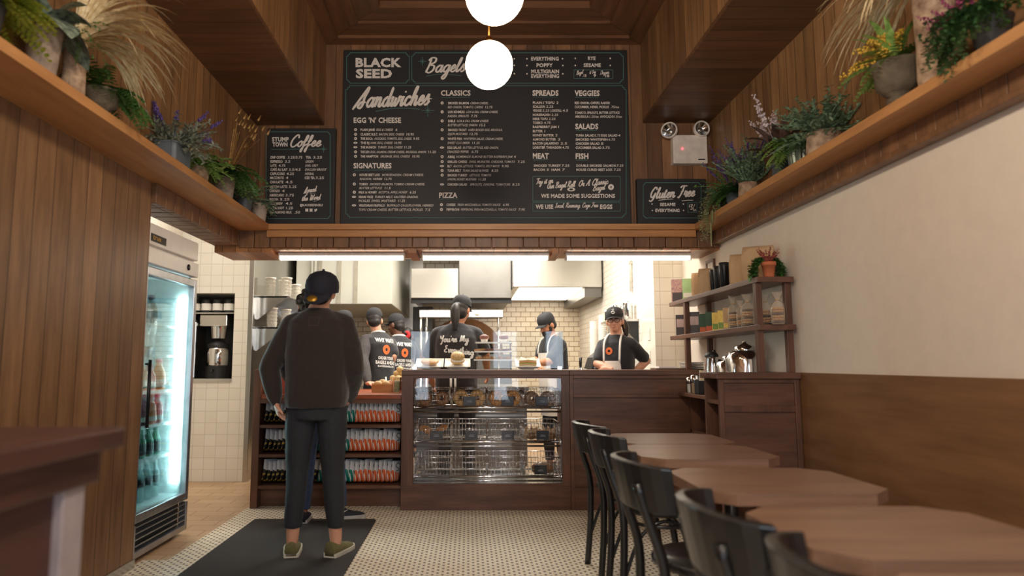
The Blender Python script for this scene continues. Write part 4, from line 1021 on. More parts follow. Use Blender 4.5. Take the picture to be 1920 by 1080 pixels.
def remesh(o, vox, sm=4, disp=0.):
    r = o.modifiers.new('fuse', 'REMESH'); r.mode = 'VOXEL'; r.voxel_size = vox; r.use_smooth_shade = True
    s = o.modifiers.new('soften', 'SMOOTH'); s.iterations = sm; s.factor = .5
    if disp:
        t = bpy.data.textures.get('cloth_folds') or bpy.data.textures.new('cloth_folds', 'CLOUDS'); t.noise_scale = .11; t.noise_depth = 2
        d = o.modifiers.new('folds', 'DISPLACE'); d.texture = t; d.strength = disp; d.mid_level = .5; d.texture_coords = 'LOCAL'
    return o
def hand(b, wrist, d, palm, across, curl=.35, k=1., thumb=1, mat=0):
    """palm, four bent fingers of different lengths and a thumb from the side of the palm"""
    w = Vector(wrist); d = Vector(d).normalized(); n = Vector(palm); n = (n - d * n.dot(d)).normalized(); a = d.cross(n).normalized() * across
    b.tube([w - d * .02, w + d * .02, w + d * .055, w + d * .088], [(.026 * k, .019 * k), (.034 * k, .018 * k), (.040 * k, .016 * k), (.036 * k, .012 * k)], 12, mat, flat=a)
    for i, (off, L) in enumerate(((.029, .068), (.010, .078), (-.010, .073), (-.029, .056))):
        p = w + d * (.078 - abs(off) * .15) * k + a * off * k; dd = d + a * off * 3.0; dd.normalize(); pts = [p]; ang = curl * (.7 + .12 * i)
        for s in (.44, .32, .24):
            dd = (dd * math.cos(ang) + n * math.sin(ang)).normalized(); p = p + dd * L * s * k; pts.append(p)
        b.tube([pts[0] - d * .012] + pts, [.0095 * k, .0092 * k, .0085 * k, .0078 * k, .006 * k], 8, mat)
    p = w + d * .025 * k + a * .032 * k; dd = (d * .75 + a * .6 * thumb + n * .35).normalized(); p2 = p + dd * .038 * k; dd2 = (dd + d * .5 + n * .2).normalized(); p3 = p2 + dd2 * .028 * k
    b.tube([w + d * .012, p, p2, p3], [.014 * k, .0125 * k, .0105 * k, .008 * k], 8, mat)
def limb(b, pts, rs, seg=14, mat=0, n=4):
    P = smooth_path(pts, n); m = len(P); out = []
    for i in range(m):
        t = i / (m - 1) * (len(rs) - 1); j = min(int(t), len(rs) - 2); out.append(rs[j] + (rs[j + 1] - rs[j]) * (t - j))
    b.tube(P, out, seg, mat)
    b.ball(P[0], out[0], seg=12, rings=8, mat=mat); b.ball(P[-1], out[-1], seg=12, rings=8, mat=mat)
def rings(b, R, seg=24, mat=0, M=None):
    """horizontal ellipses: (z, rx, ry, x, y)"""
    vs = []; fs = []
    for z, rx, ry, x, y in R:
        for i in range(seg):
            a = 2 * PI * i / seg; c, s = math.cos(a), math.sin(a)
            e = .85; p = Vector((x + rx * math.copysign(abs(c) ** e, c), y + ry * math.copysign(abs(s) ** e, s), z)); vs.append(M @ p if M else p)
    for j in range(len(R) - 1):
        for i in range(seg): fs.append((j * seg + i, j * seg + (i + 1) % seg, (j + 1) * seg + (i + 1) % seg, (j + 1) * seg + i))
    fs += [tuple(range(seg - 1, -1, -1)), tuple(range((len(R) - 1) * seg, len(R) * seg))]
    b.add(vs, fs, mat, True)

BACKB = Matrix.Translation((0, -.006, 0)) @ Matrix.Rotation(PI, 4, 'Z') @ Matrix.Translation((0, .006, 0)) @ Matrix.Translation((0, .085, .148)) @ Matrix.Rotation(-.85, 4, 'X') @ Matrix.Translation((0, -.085, -.148))
def figure(label, loc, rotz, H=1.75, lean=0., twist=0., head=(0, 0, 0), hoff=(0, 0, 0), elL=None, wrL=None, elR=None, wrR=None, handL=None, handR=None, kneeL=None, kneeR=None, footL=None, footR=None,
           skin=None, shirt=None, sleeve=('short', 'short'), sleeve_mats=None, pants=None, hem=.12, bulk=1., cap=None, capback=False, capscale=1., capdz=0., roll=0., hair=None, hairkind='short', shoe=None, sole=None, shoe_kind='low', boxy=0., face=False, shirt_hem=.86, puff=0., shirt_name='t_shirt', pants_name='trousers'):
    k = H / 1.75
    t = thing('person', label, 'person', loc, rotz)
    Mi = (Matrix.Translation(Vector(loc)) @ Matrix.Rotation(rotz, 4, 'Z')).inverted()
    L = lambda p: None if p is None else (Mi @ p if isinstance(p, Vector) else Vector(p) * k)
    K = Matrix.Scale(k, 4)
    ML = K @ Matrix.Translation((0, 0, .95)) @ Matrix.Rotation(roll, 4, 'Y') @ Matrix.Rotation(-lean, 4, 'X') @ Matrix.Rotation(twist, 4, 'Z') @ Matrix.Translation((0, 0, -.95))
    shL, shR = ML @ Vector((-.158 * bulk, 0, 1.375)), ML @ Vector((.158 * bulk, 0, 1.375))
    elL = L(elL) if elL is not None else K @ Vector((-.25 * bulk, .01, 1.12)); elR = L(elR) if elR is not None else K @ Vector((.25 * bulk, .01, 1.12))
    wrL = L(wrL) if wrL is not None else K @ Vector((-.235 * bulk, .12, .90)); wrR = L(wrR) if wrR is not None else K @ Vector((.235 * bulk, .12, .90))
    kneeL = L(kneeL) if kneeL is not None else K @ Vector((-.105, .02, .49)); kneeR = L(kneeR) if kneeR is not None else K @ Vector((.105, .02, .49))
    footL = footL or (-.115, 0, .12); footR = footR or (.115, 0, -.12)      # x, y, toe-out angle
    anL, anR = Vector((footL[0] * k, footL[1] * k, .09 * k)), Vector((footR[0] * k, footR[1] * k, .09 * k))
    hipL, hipR = K @ Vector((-.09, 0, .90)), K @ Vector((.09, 0, .90))
    MH = ML @ Matrix.Translation((hoff[0], hoff[1], 1.50 + hoff[2])) @ Matrix.Rotation(head[0], 4, 'Z') @ Matrix.Rotation(head[1], 4, 'X') @ Matrix.Rotation(head[2], 4, 'Y')
    # ---- body: one continuous surface
    b = MB()
    rings(b, [(.80, .15, .10, 0, 0), (.93, .16, .11, 0, 0), (1.05, .14 * bulk, .10, 0, 0), (1.2, .155 * bulk, .108 * bulk, 0, 0), (1.33, .165 * bulk, .11 * bulk, 0, 0), (1.42, .13 * bulk, .085, 0, -.005), (1.465, .07, .06, 0, -.005), (1.50, .055, .056, 0, 0)], M=ML)
    nb = ML @ Vector((0, -.005, 1.44)); nt_ = MH @ Vector((0, -.005, .05))
    limb(b, [nb, (nb + nt_) / 2, nt_], [.062 * k, .056 * k, .056 * k])
    for s, el, wr, hd in ((shL, elL, wrL, handL), (shR, elR, wrR, handR)):
        mid = s.lerp(el, .5)
        limb(b, [ML @ Vector((0, -.01, 1.44)), s.lerp(ML @ Vector((0, 0, 1.44)), .35), s], [.052 * k, .05 * k, .05 * k])
        limb(b, [s, mid, el], [.053 * k * bulk, .048 * k * bulk, .041 * k]); limb(b, [el, el.lerp(wr, .35), wr], [.041 * k, .042 * k, .027 * k])
    for side, wr, el, hd in ((-1, wrL, elL, handL), (1, wrR, elR, handR)):
        d = (wr - el).normalized(); hd = hd or {}
        dd = Vector(hd['dir']) if 'dir' in hd else d
        pn = Vector(hd.get('palm', (-side, .2, 0)))
        hand(b, wr, dd, pn, hd.get('across', 1), hd.get('curl', .4), k * 1.02, 1)
    for h, kn, an in ((hipL, kneeL, anL), (hipR, kneeR, anR)):
        limb(b, [h, h.lerp(kn, .5), kn], [.082 * k, .07 * k, .052 * k]); limb(b, [kn, kn.lerp(an, .3), an], [.052 * k, .055 * k, .036 * k])
        b.ball(an + Vector((0, .0, -.04)), .034 * k, .05 * k, .04 * k)
    # head with face
    hb = MB()
    hb.ball((0, -.008, .125), .074, .094, .098, 20, 14); hb.ball((0, .022, .085), .060, .070, .082, 20, 14); hb.ball((0, .045, .03), .036, .040, .03)
    hb.tube([(0, .082, .115), (0, .098, .092), (0, .104, .078), (0, .088, .070)], [.010, .012, .016, .012], 8)
    for s in (-1, 1):
        hb.ball((.076 * s, -.008, .095), .012, .022, .032, 10, 8); hb.ball((.030 * s, .072, .128), .022, .016, .008, 10, 6)
        hb.ball((.034 * s, .062, .080), .022, .024, .02, 10, 6)
    hb.ball((0, .082, .048), .024, .014, .012, 10, 6)
    hb.move(MH); b.add_raw(hb)
    remesh(b.build('body', skin, t), .0068, 3)
    # ---- clothes
    sm = sleeve_mats or (shirt, shirt)
    c = MB(); bx = boxy
    rings(c, [(shirt_hem, (.155 + bx * .9) * bulk, .125 + bx, 0, 0), (shirt_hem + .05, (.165 + bx) * bulk, .13 + bx, 0, 0), (1.03, (.160 + bx) * bulk, .125 + bx, 0, -.005), (1.2, (.172 + bx * .6) * bulk, .128 + bx * .5, 0, -.005), (1.33, .180 * bulk, .130 * bulk, 0, -.008), (1.40, .165 * bulk, .112, 0, -.01), (1.44, .115 * bulk, .09, 0, -.01), (1.466, .082, .076, 0, -.008), (1.475, .072, .07, 0, -.004)], M=ML)
    seps = []
    for i, (s, el, wr) in enumerate(((shL, elL, wrL), (shR, elR, wrR))):
        kind = sleeve[i]; tgt = c if sm[i] is shirt else MB()
        p = puff
        limb(tgt, [ML @ Vector((s.x * .0, -.008, 1.415)), s.lerp(ML @ Vector((0, -.008, 1.425)), .4), s], [.061 * k * max(1, bulk), .062 * k * max(1, bulk), .063 * k * max(1, bulk)])
        if kind == 'short': limb(tgt, [s, s.lerp(el, .4), s.lerp(el, .78)], [.063 * k * bulk, .066 * k * bulk, .064 * k * bulk])
        elif kind == 'rolled': limb(tgt, [s, s.lerp(el, .5), el.lerp(wr, .12)], [.063 * k, .062 * k, .052 * k])
        else:
            limb(tgt, [s, s.lerp(el, .5), el], [(.063 + p * .5) * k, (.068 + p) * k, (.058 + p) * k]); limb(tgt, [el, el.lerp(wr, .45), el.lerp(wr, .8), el.lerp(wr, .97)], [(.058 + p) * k, (.055 + p) * k, (.045 + p * .7) * k, .036 * k])
        if tgt is not c: seps.append((tgt, sm[i]))
    top = remesh(c.build(shirt_name, shirt, t), .0085, 5, .012)
    for q, m in seps: remesh(q.build('sleeve', m, t), .0085, 4, .010)
    c = MB()
    rings(c, [(.80 * k, .135 * k, .12 * k, 0, 0), (.93 * k, .172 * k, .125 * k, 0, 0), (1.0 * k, .158 * k, .118 * k, 0, 0), (1.02 * k, .152 * k, .115 * k, 0, 0)])
    for h, kn, an in ((hipL, kneeL, anL), (hipR, kneeR, anR)):
        low = kn.lerp(an, (kn.z - hem * k) / max(1e-3, kn.z - an.z))
        limb(c, [h, h.lerp(kn, .5), kn], [.096 * k, .086 * k, .068 * k]); limb(c, [kn, kn.lerp(low, .5), low + Vector((0, 0, .05))], [.068 * k, .062 * k, .055 * k])
        c.tube([low + Vector((0, 0, .06)), low], [.055 * k, .054 * k], 14)
    remesh(c.build(pants_name, pants, t), .0085, 4, .012)
    # ---- shoes
    for an, fa in ((anL, footL[2]), (anR, footR[2])):
        R = Matrix.Translation((an.x, an.y, 0)) @ Matrix.Rotation(fa, 4, 'Z')
        u = MB()
        ux = [(-.075, .030, .085), (-.07, .036, .10), (-.03, .042, .105 if shoe_kind == 'high' else .085), (.03, .045, .085), (.09, .050, .062), (.15, .046, .05), (.185, .025, .038), (.195, .01, .03)]
        vs = []; n = 12
        for y, w, h in ux:
            for i in range(n):
                a = PI * i / (n - 1); vs.append((w * math.cos(a), y, .018 + (h - .018) * math.sin(a) ** .6))
        fs = [(j * n + i, j * n + i + 1, (j + 1) * n + i + 1, (j + 1) * n + i) for j in range(len(ux) - 1) for i in range(n - 1)]
        fs += [tuple(range(n)), tuple(range((len(ux) - 1) * n, len(ux) * n))]
        fs += [(j * n, (j + 1) * n, (j + 1) * n + n - 1, j * n + n - 1) for j in range(len(ux) - 1)]
        u.add(vs, fs, 0, True).move(R @ Matrix.Scale(k, 4)); sh = u.build('shoe', shoe, t)
        so = MB(); out = [(w + .006, y) for y, w, h in ux]
        so.prism(out + [(-x, y) for x, y in out[::-1]], .001, .032).move(R @ Matrix.Scale(k, 4)); so.build('sole', sole, sh, bevel=.004)
        sh['side'] = 0; del sh['side']
    # ---- face details, hair, cap
    if face:
        for s in (-1, 1):
            MB().ball((.030 * s, .078, .112), .0125, .009, .0058, 12, 8).move(MH).build('eye', m_eye, t); MB().ball((.029 * s, .0855, .1105), .005, .0035, .005, 10, 6).move(MH).build('iris', m_iris, t)
            MB().tube([(.014 * s, .089, .128), (.030 * s, .089, .133), (.046 * s, .078, .129)], [.003, .004, .0025], 6).move(MH).build('eyebrow', m_hair, t)
        MB().ball((0, .0925, .050), .020, .006, .0035, 12, 6).move(MH).build('mouth', m_lip, t)
    if hair:
        h = MB(); h.ball((0, -.018, .128), .080, .094, .098, 18, 12)
        if hairkind == 'pony':
            h.tube(smooth_path([(0, -.10, .13), (0, -.135, .08), (.012, -.135, -.02), (.03, -.125, -.13)], 4), [.025, .03, .033, .04, .043, .046, .045, .044, .042, .036, .03, .02, .012], 12)
            h.ball((0, -.04, .07), .075, .07, .07)
        if hairkind == 'sidepony':
            h.tube(smooth_path([(-.05, -.07, .12), (-.085, -.06, .06), (-.09, -.05, -.02), (-.08, -.05, -.06)], 4), [.03, .034, .036, .036, .035, .034, .033, .03, .028, .024, .02, .016, .01], 12)
        if hairkind == 'bun': h.ball((0, -.115, .13), .045)
        if hairkind == 'curly':
            for i in range(70):
                a = random.uniform(0, 2 * PI); e = random.uniform(-.6, 1.5)
                h.ball((.085 * math.cos(a) * math.cos(e), -.015 + .1 * math.sin(a) * math.cos(e) - .01, .125 + .1 * math.sin(e)), random.uniform(.016, .026), seg=8, rings=6)
        if hairkind in ('short', 'pony'): h.ball((0, -.05, .085), .068, .06, .06)
        if not cap and hairkind != 'curly':
            pass
        h = h.move(MH)
        remesh(h.build('hair', hair, t), .007, 2)
    if cap:
        c = MB(); Rb = Matrix.Rotation(PI if capback else 0, 4, 'Z') if capback else Matrix.Identity(4)
        prof = [(.0865, 0), (.088, .025), (.084, .055), (.068, .085), (.04, .102), (.012, .108), (.004, .112), (.0, .113)]
        c.lathe([(r, z) for r, z in prof], (0, -.006, .142), 24, sx=1., sy=1.18, cap=False)
        c.lathe([(.0865, 0), (.080, .002)], (0, -.006, .142), 24, sx=1., sy=1.18, cap=False)
        MC = MH @ Matrix.Translation((0, -.006, .142 + capdz)) @ Matrix.Scale(capscale, 4) @ Matrix.Translation((0, .006, -.142))
        cp_ = c.move(MC).build('cap', cap, t)
        br = MB(); n = 13; vs = []
        for i in range(n):
            a = -1.05 + 2.1 * i / (n - 1)
            for rr, dz, dy in ((.082, .150, 0), (.086, .146, .066), (.086, .142, .066), (.082, .144, 0)):
                x = rr * math.sin(a) * (.96 if dy else 1.); yy = -.006 + .098 * math.cos(a) * (1 if not dy else .99) + dy * math.cos(a) ** .7
                vs.append((x, yy, dz - .016 * (abs(a) / 1.05) ** 2 - (.008 if dy else 0)))
        fs = [(i * 4 + j, i * 4 + (j + 1) % 4, i * 4 + 4 + (j + 1) % 4, i * 4 + 4 + j) for i in range(n - 1) for j in range(4)] + [(0, 1, 2, 3), tuple(4 * (n - 1) + j for j in (3, 2, 1, 0))]
        br.add(vs, fs, 0, True)
        if capback: br.move(BACKB)
        br.move(MC).build('brim', cap, cp_)
        cp_2 = MB().ball((0, -.006, .256), .008, .008, .005, 8, 6).move(MC).build('button', cap, cp_)
    return dict(root=t, shirt=top, MH=MH, ML=ML, k=k, Mi=Mi)
def print_on(fig, draw, mat, name, y0=-.30, pos=True):
    """lettering printed on a shirt: outlines laid against the cloth"""
    bo = Board(lambda u, v: tuple(fig['ML'] @ Vector((u, y0, v))))
    draw(bo); o = bo.w.build(name, mat, fig['shirt'])
    s = o.modifiers.new('lay_on_cloth', 'SHRINKWRAP'); s.wrap_method = 'PROJECT'; s.target = fig['shirt']; s.use_project_y = True
    s.use_project_x = s.use_project_z = False
    s.use_positive_direction = pos; s.use_negative_direction = not pos; s.offset = .004; s.project_limit = .6; s.cull_face = 'OFF'
    return o
def flipboard(draw, z0, sx=1.):
    """drawing functions use v pointing down; wrap to z up"""
    class F(Board):
        pass
    return draw

# ---- the man in front
root = (-.925, 4.18, 0)
man = figure('person seen from behind in dark sweatshirt, black jeans, backwards cap and olive slip-ons', root, 0, 1.75, head=(-.10, .20, .12), hoff=(.015, -.01, -.022),
    elL=Vector((-1.222, 4.19, 1.11)), wrL=Vector((-1.172, 4.18, .905)), elR=Vector((-.700, 4.18, 1.11)), wrR=Vector((-.750, 4.34, .92)),
    handL=dict(dir=(.25, .12, -1), palm=(1, .3, 0), curl=.6), handR=dict(dir=(-.5, .5, -.6), palm=(-1, .2, 0), curl=.5),
    kneeL=Vector((-1.035, 4.20, .50)), kneeR=Vector((-.82, 4.20, .50)), footL=(-.125, 0, .18), footR=(.135, 0, -.30), skin=m_skin1, shirt=m_sweat, sleeve=('long', 'long'), pants=m_jean, hem=.165, bulk=1.04,
    cap=m_navy, capback=True, capscale=1.16, capdz=-.036, hair=m_hair, shoe=m_olive, sole=m_sole, boxy=.022, shirt_hem=.875, puff=.006, shirt_name='sweatshirt', pants_name='jeans')
MH = man['MH']
c = [o for o in man['root'].children if o.name.startswith('cap')][0]
MB().lathe([(.0, .0), (.020, .0), (.020, .003), (.0, .0035)], seg=20, cap=False, sx=1.35).move(MH @ Matrix.Translation((0, -.006, .106)) @ Matrix.Scale(1.16, 4) @ Matrix.Translation((0, .006, -.142)) @ BACKB @ Matrix.Translation((.012, .128, .1435))).build('gold_sticker', plain('gold_foil', (186, 140, 52), .35, .7), c)
lab = MB()
for x0, x1, z0, z1 in ((-.03, .03, 1.415, 1.4165), (-.03, .03, 1.365, 1.3665), (-.03, -.0285, 1.365, 1.4165), (.0285, .03, 1.365, 1.4165)):
    n = 8
    for i in range(n):
        lab.add([(x0 + (x1 - x0) * i / n, -.3, z0), (x0 + (x1 - x0) * (i + 1) / n, -.3, z0), (x0 + (x1 - x0) * (i + 1) / n, -.3, z1), (x0 + (x1 - x0) * i / n, -.3, z1)], [(0, 1, 2, 3)])
o = lab.build('label_stitching', plain('grey_stitch', (84, 74, 68), .9), man['shirt'])
s = o.modifiers.new('lay_on_cloth', 'SHRINKWRAP'); s.wrap_method = 'PROJECT'; s.target = man['shirt']; s.use_project_y = True; s.use_positive_direction = True; s.offset = .003

# ---- the customer hidden in front of him
p2 = figure('person mostly hidden in front of the man, curly dark hair, navy jacket, blue jeans', (-1.075, 5.03, 0), 0, 1.70, head=(.2, -.05, -.12), hoff=(-.10, .0, .0), skin=m_skin2, shirt=plain('navy_quilted_nylon', (30, 34, 48), .5, var=.3, scale=20, bump=.3), sleeve=('long', 'long'), pants=m_jeanb,
    hem=.10, hair=m_hair, hairkind='curly', shoe=plain('dark_trainer_knit', (26, 28, 40), .7, var=.2, scale=80), sole=plain('trainer_sole', (190, 186, 182), .6), elL=Vector((-1.36, 5.06, 1.12)), wrL=Vector((-1.30, 5.18, .93)), elR=Vector((-.84, 5.06, 1.12)), wrR=Vector((-.90, 5.2, .96)),
    footL=(-.12, .0, .1), footR=(.135, .1, -1.25), shirt_hem=.80, shirt_name='jacket', pants_name='blue_jeans')
sh = [o for o in p2['root'].children if o.name.startswith('shoe')]
def swoosh(M, par, k=1.):
    b = MB(); pts = []
    up = [(-.055, .052), (-.045, .034), (-.025, .036), (.055, .072)]; dn = [(.055, .072), (-.02, .022), (-.048, .020), (-.058, .034)]
    P = [(p.x, p.y) for p in smooth_path([(a, c, 0) for a, c in up], 4)] + [(p.x, p.y) for p in smooth_path([(a, c, 0) for a, c in dn], 4)][1:-1]
    b.prism(P, 0, .004).move(M).build('side_stripe', m_print, par)
kk = p2['k']
swoosh(Matrix.Translation((.135 * kk + .02, .1 * kk - .049, 0.012)) @ Matrix.Rotation(.32 - .0, 4, 'Z') @ Matrix.Rotation(PI / 2, 4, 'X'), sh[1])
swoosh(Matrix.Translation((-.12 * kk - .01, -.075, .012)) @ Matrix.Rotation(PI / 2, 4, 'X') @ Matrix.Scale(.55, 4), sh[0])

# ---- staff seen from behind: black tee with the bagel print
def why_wait(bo):
    def tx(s, w, z, h): # capitals h high centred at height z
        vs, fs = text_mesh(s, .035); a = min(v[0] for v in vs); ww = max(v[0] for v in vs) - a
        bo.put(bo.w, [((x - a) / ww * 2 * w - w, z + (y / .73 - .5) * h) for x, y in vs], fs)
    tx('WHY WAIT?', .118, 1.345, .044); tx('ORDER YOUR', .095, 1.155, .032); tx('BAGELS AHEAD', .12, 1.108, .036); tx('BLACKSEEDBAGELS.COM', .10, 1.068, .018)
def bagel_mark(bo):
    n = 24; vs = []; fs = []
    for i in range(n):
        a = 2 * PI * i / n
        vs += [(.045 * math.cos(a), 1.245 + .052 * math.sin(a)), (.015 * math.cos(a), 1.245 + .018 * math.sin(a))]
    bo.put(bo.w, vs, [(2 * i, 2 * i + 1, (2 * i + 3) % (2 * n), (2 * i + 2) % (2 * n)) for i in range(n)])
def printed(fig, z=0):
    print_on(fig, why_wait, m_print, 'shirt_lettering'); print_on(fig, bagel_mark, m_orange, 'bagel_emblem')
def collar(fig):
    MB().torus((0, -.004, 1.478), .066, .012, 24, 8).move(fig['ML']).build('collar', m_wcollar, fig['root'])
# A: hand on the counter
pa = at(712, 680, 7.15)
A = figure('person with grey left sleeve, hand on the counter, black cap and WHY WAIT shirt', (pa.x, 7.15, 0), .75, 1.74, lean=.16, roll=.06, head=(-.75, -.02, -.05), hoff=(-.03, 0, 0), elL=at(680, 672, 6.92), wrL=at(690, 718, 6.62), handL=dict(dir=(.5, -.85, -.06), palm=(0, 0, -1), across=-1, curl=.08),
    elR=at(737, 668, 7.2), wrR=at(722, 715, 7.35), skin=m_skin1, shirt=m_tee, sleeve=('long', 'short'), sleeve_mats=(m_grey, m_tee), pants=m_jean, cap=m_capb, hair=m_hair, shoe=m_black, sole=m_black, bulk=1.05)
printed(A); collar(A)
b = MB()
for x in (-.03, .05): b.tube([(x, -.15, 1.0), (x + .01, -.155, .93), (x - .02, -.15, .82)], [(.010, .003)] * 3, 8, flat=(1, 0, 0))
b.build('apron_string', m_apron, A['root'])
# B
pb = at(749, 680, 7.75)
B_ = figure('person in WHY WAIT shirt with cap brim turned left, right of the grey-sleeved one', (pb.x, 7.75, 0), .60, 1.72, lean=.12, roll=.04, head=(.45, -.05, 0), hoff=(-.03, 0, 0), skin=m_skin3, shirt=m_tee, pants=m_jean, cap=m_capb, hair=m_hair, shoe=m_black, sole=m_black, bulk=1.06)
printed(B_); collar(B_)
# C
pc = at(764, 640, 8.5)
C_ = figure('person with dark hair tied by a red scrunchie, behind the bagel case corner', (pc.x, 8.5, 0), -.2, 1.61, head=(0, -.1, 0), skin=m_skin2, shirt=m_tee, pants=m_jean, hair=m_hair, hairkind='bun', shoe=m_black, sole=m_black)
MB().torus((0.02, -.13, .105), .034, .026, 14, 8, rot=Matrix.Rotation(PI / 2, 3, 'X')).move(C_['MH']).build('scrunchie', plain('red_velvet', (186, 36, 42), .8, var=.3, scale=60), C_['root'])
# D
pd = at(640, 660, 7.15)
D_ = figure('person in black printed cap turned left, mostly hidden behind the man', (pd.x, 7.15, 0), 1.25, 1.70, head=(.1, -.12, 0), hoff=(0, -.03, 0), skin=m_skin2, shirt=m_tee, pants=m_jean, cap=m_capb, hair=m_hair, shoe=m_black, sole=m_black, elL=Vector((pd.x + .0, 6.92, 1.12)), wrL=Vector((pd.x - .17, 6.95, 1.02)), bulk=.95)
# E: "You're My Everything"
pe = at(856, 680, 6.45)
E_ = figure("person with dark ponytail and YOU'RE MY EVERYTHING shirt, behind the bagel case", (pe.x, 6.45, 0), -.05, 1.80, lean=.05, head=(-.35, -.18, .05), hoff=(.03, 0, 0), elL=at(800, 672, 6.55), wrL=at(812, 720, 6.8), elR=at(910, 660, 6.5), wrR=at(914, 700, 6.75), skin=m_skin2, shirt=m_tee, pants=m_jean, cap=m_capb, hair=m_hair, hairkind='pony', shoe=m_black, sole=m_black, bulk=1.10, boxy=.015)
def everything(bo):
    b2 = Board(lambda u, v: bo.f(u, -v)); b2.w = bo.w
    b2.script("You're My", -.14, .12, -1.285, .030, .011, .1); b2.script('Everything', -.10, .165, -1.195, .030, .011, .1, rise=-.03); b2.script('XOXO', -.035, .075, -1.095, .020, .009, .1)
    vs, fs = text_mesh('BLACK SEED', .03); a = min(v[0] for v in vs); ww = max(v[0] for v in vs) - a
    bo.put(bo.w, [((x - a) / ww * .19 - .08, 1.05 + y * .03) for x, y in vs], fs)
print_on(E_, everything, m_print, 'shirt_lettering')
b = MB()
for x in (-.04, .0): b.tube([(x, -.175, 1.02), (x, -.18, .92), (x - .01, -.18, .80)], [(.010, .003)] * 3, 8, flat=(1, 0, 0))
b.build('apron_string', m_apron, E_['root'])
# F: bearded man in profile
pf = at(1041, 680, 7.3)
F_ = figure('person with dark beard, black cap and white apron, looking down at food in the kitchen', (pf.x, 7.3, 0), 2.12, 1.70, lean=.10, head=(.0, -.38, 0), elL=at(1030, 678, 7.05), wrL=at(1002, 682, 6.95), elR=at(1012, 672, 7.5), wrR=at(990, 684, 7.35), handL=dict(dir=(-1, 0, -.3), palm=(0, 0, -1), curl=.3), handR=dict(palm=(0, 0, -1), curl=.3), skin=m_skin2, shirt=m_tee, pants=m_jean, cap=m_capb, hair=m_hair, shoe=m_black, sole=m_black, face=True)
b = MB(); b.ball((0, .045, .038), .058, .058, .044, 16, 10).ball((0, .066, .026), .036, .04, .036)
for s in (-1, 1): b.ball((.058 * s, .018, .075), .014, .022, .04, 10, 8)
b.tube([(-.032, .085, .058), (0, .1, .066), (.032, .085, .058)], [.006, .008, .006], 8)
remesh(b.move(F_['MH']).build('beard', m_hair, F_['root']), .006, 2)
def apron(fig, bibz=1.30, w=.11, side=1):
    ML, rt = fig['ML'], fig['root']
    b = MB(); R = [(.62, .19, .158), (.80, .185, .158), (.95, .178, .150), (1.04, .165, .146), (1.06, w, .145), (bibz, w * .85, .142)]; n = 13; vs = []
    for z, hw, r in R:
        for i in range(n):
            a = (i / (n - 1) - .5) * 2; x = hw * a; y = r * math.sqrt(max(0, 1 - (x / .215) ** 2)); vs.append(ML @ Vector((x, y, z)))
    m_ = len(vs); vs2 = [v + (ML.to_3x3() @ Vector((0, .004, 0))) for v in vs]
    fs = [(j * n + i, j * n + i + 1, (j + 1) * n + i + 1, (j + 1) * n + i) for j in range(len(R) - 1) for i in range(n - 1)]
    b.add(vs, fs, 0, True).add(vs2, fs, 0, True); a_ = b.build('apron', m_apron, rt)
    for s in (-1, 1):
        MB().tube([ML @ Vector(p) for p in smooth_path([(w * .8 * s, .138, bibz - .01), (.082 * s, .120, 1.38), (.074 * s, .066, 1.462), (.058 * s, -.01, 1.492), (.0, -.082, 1.495)], 5)], [(.010, .003)] * 21, 8, flat=(1, 0, 0)).build('apron_strap', m_apron, a_)
apron(F_)
# G: woman facing the camera
pg = at(1158, 690, 6.30)
G_ = figure('person with glasses, black cap and white apron, hand on hip behind the counter', (pg.x, 6.30, 0), 2.52, 1.665, head=(.30, -.04, .06), hoff=(.0, .02, 0), elL=at(1212, 676, 6.33), wrL=at(1184, 704, 6.24), elR=at(1120, 682, 6.30), wrR=at(1146, 694, 6.16), handR=dict(dir=(1, .15, -.1), palm=(.2, -1, 0), curl=.5), handL=dict(dir=(-1, 0, -.2), palm=(0, 1, 0), curl=.3),
    skin=m_skin1, shirt=m_tee, pants=m_jean, cap=m_capb, hair=m_hairb, hairkind='sidepony', shoe=m_black, sole=m_black, face=True, bulk=.94)
apron(G_, 1.22, .10)
MH = G_['MH']
gl = MB()
for s in (-1, 1):
    gl.torus((.031 * s, .097, .108), .022, .0024, 22, 6, rot=Matrix.Diagonal((1.08, 1, .78)) @ Matrix.Rotation(PI / 2, 3, 'X'), sz=1.); gl.tube([(.052 * s, .096, .112), (.07 * s, .06, .112), (.079 * s, .0, .108)], .0022, 6)
gl.tube([(-.010, .1, .110), (0, .103, .113), (.010, .1, .110)], .0022, 6); gl.move(MH).build('glasses', m_black, G_['root'])
for s in (-1, 1): MB().torus((.084 * s, -.012, .045), .021, .0022, 20, 6, rot=Matrix.Rotation(PI / 2, 3, 'Y')).move(MH).build('hoop_earring', plain('gold_metal', (206, 170, 104), .25, 1.), G_['root'])
n = 20; b = MB()
cm = [o for o in G_['root'].children if o.name.startswith('cap')][0]
b.torus((0, .106, .188), .013, .0055, 20, 8, rot=Matrix.Rotation(PI / 2 - .5, 3, 'X'))
for x in (-.008, 0, .008): b.tube([(x, .098, .212), (x, .093, .222)], .0022, 6)
b.move(MH).build('cap_emblem', m_print, cm)
def front_mark(bo):
    n = 20; vs = []
    for i in range(n):
        a = 2 * PI * i / n; vs += [(.035 + .036 * math.cos(a), 1.315 + .036 * math.sin(a)), (.035 + .013 * math.cos(a), 1.315 + .013 * math.sin(a))]
    bo.put(bo.w, vs, [(2 * i, 2 * i + 1, (2 * i + 3) % (2 * n), (2 * i + 2) % (2 * n)) for i in range(n)])
print_on(G_, front_mark, m_orange, 'bagel_emblem', y0=.32, pos=False)
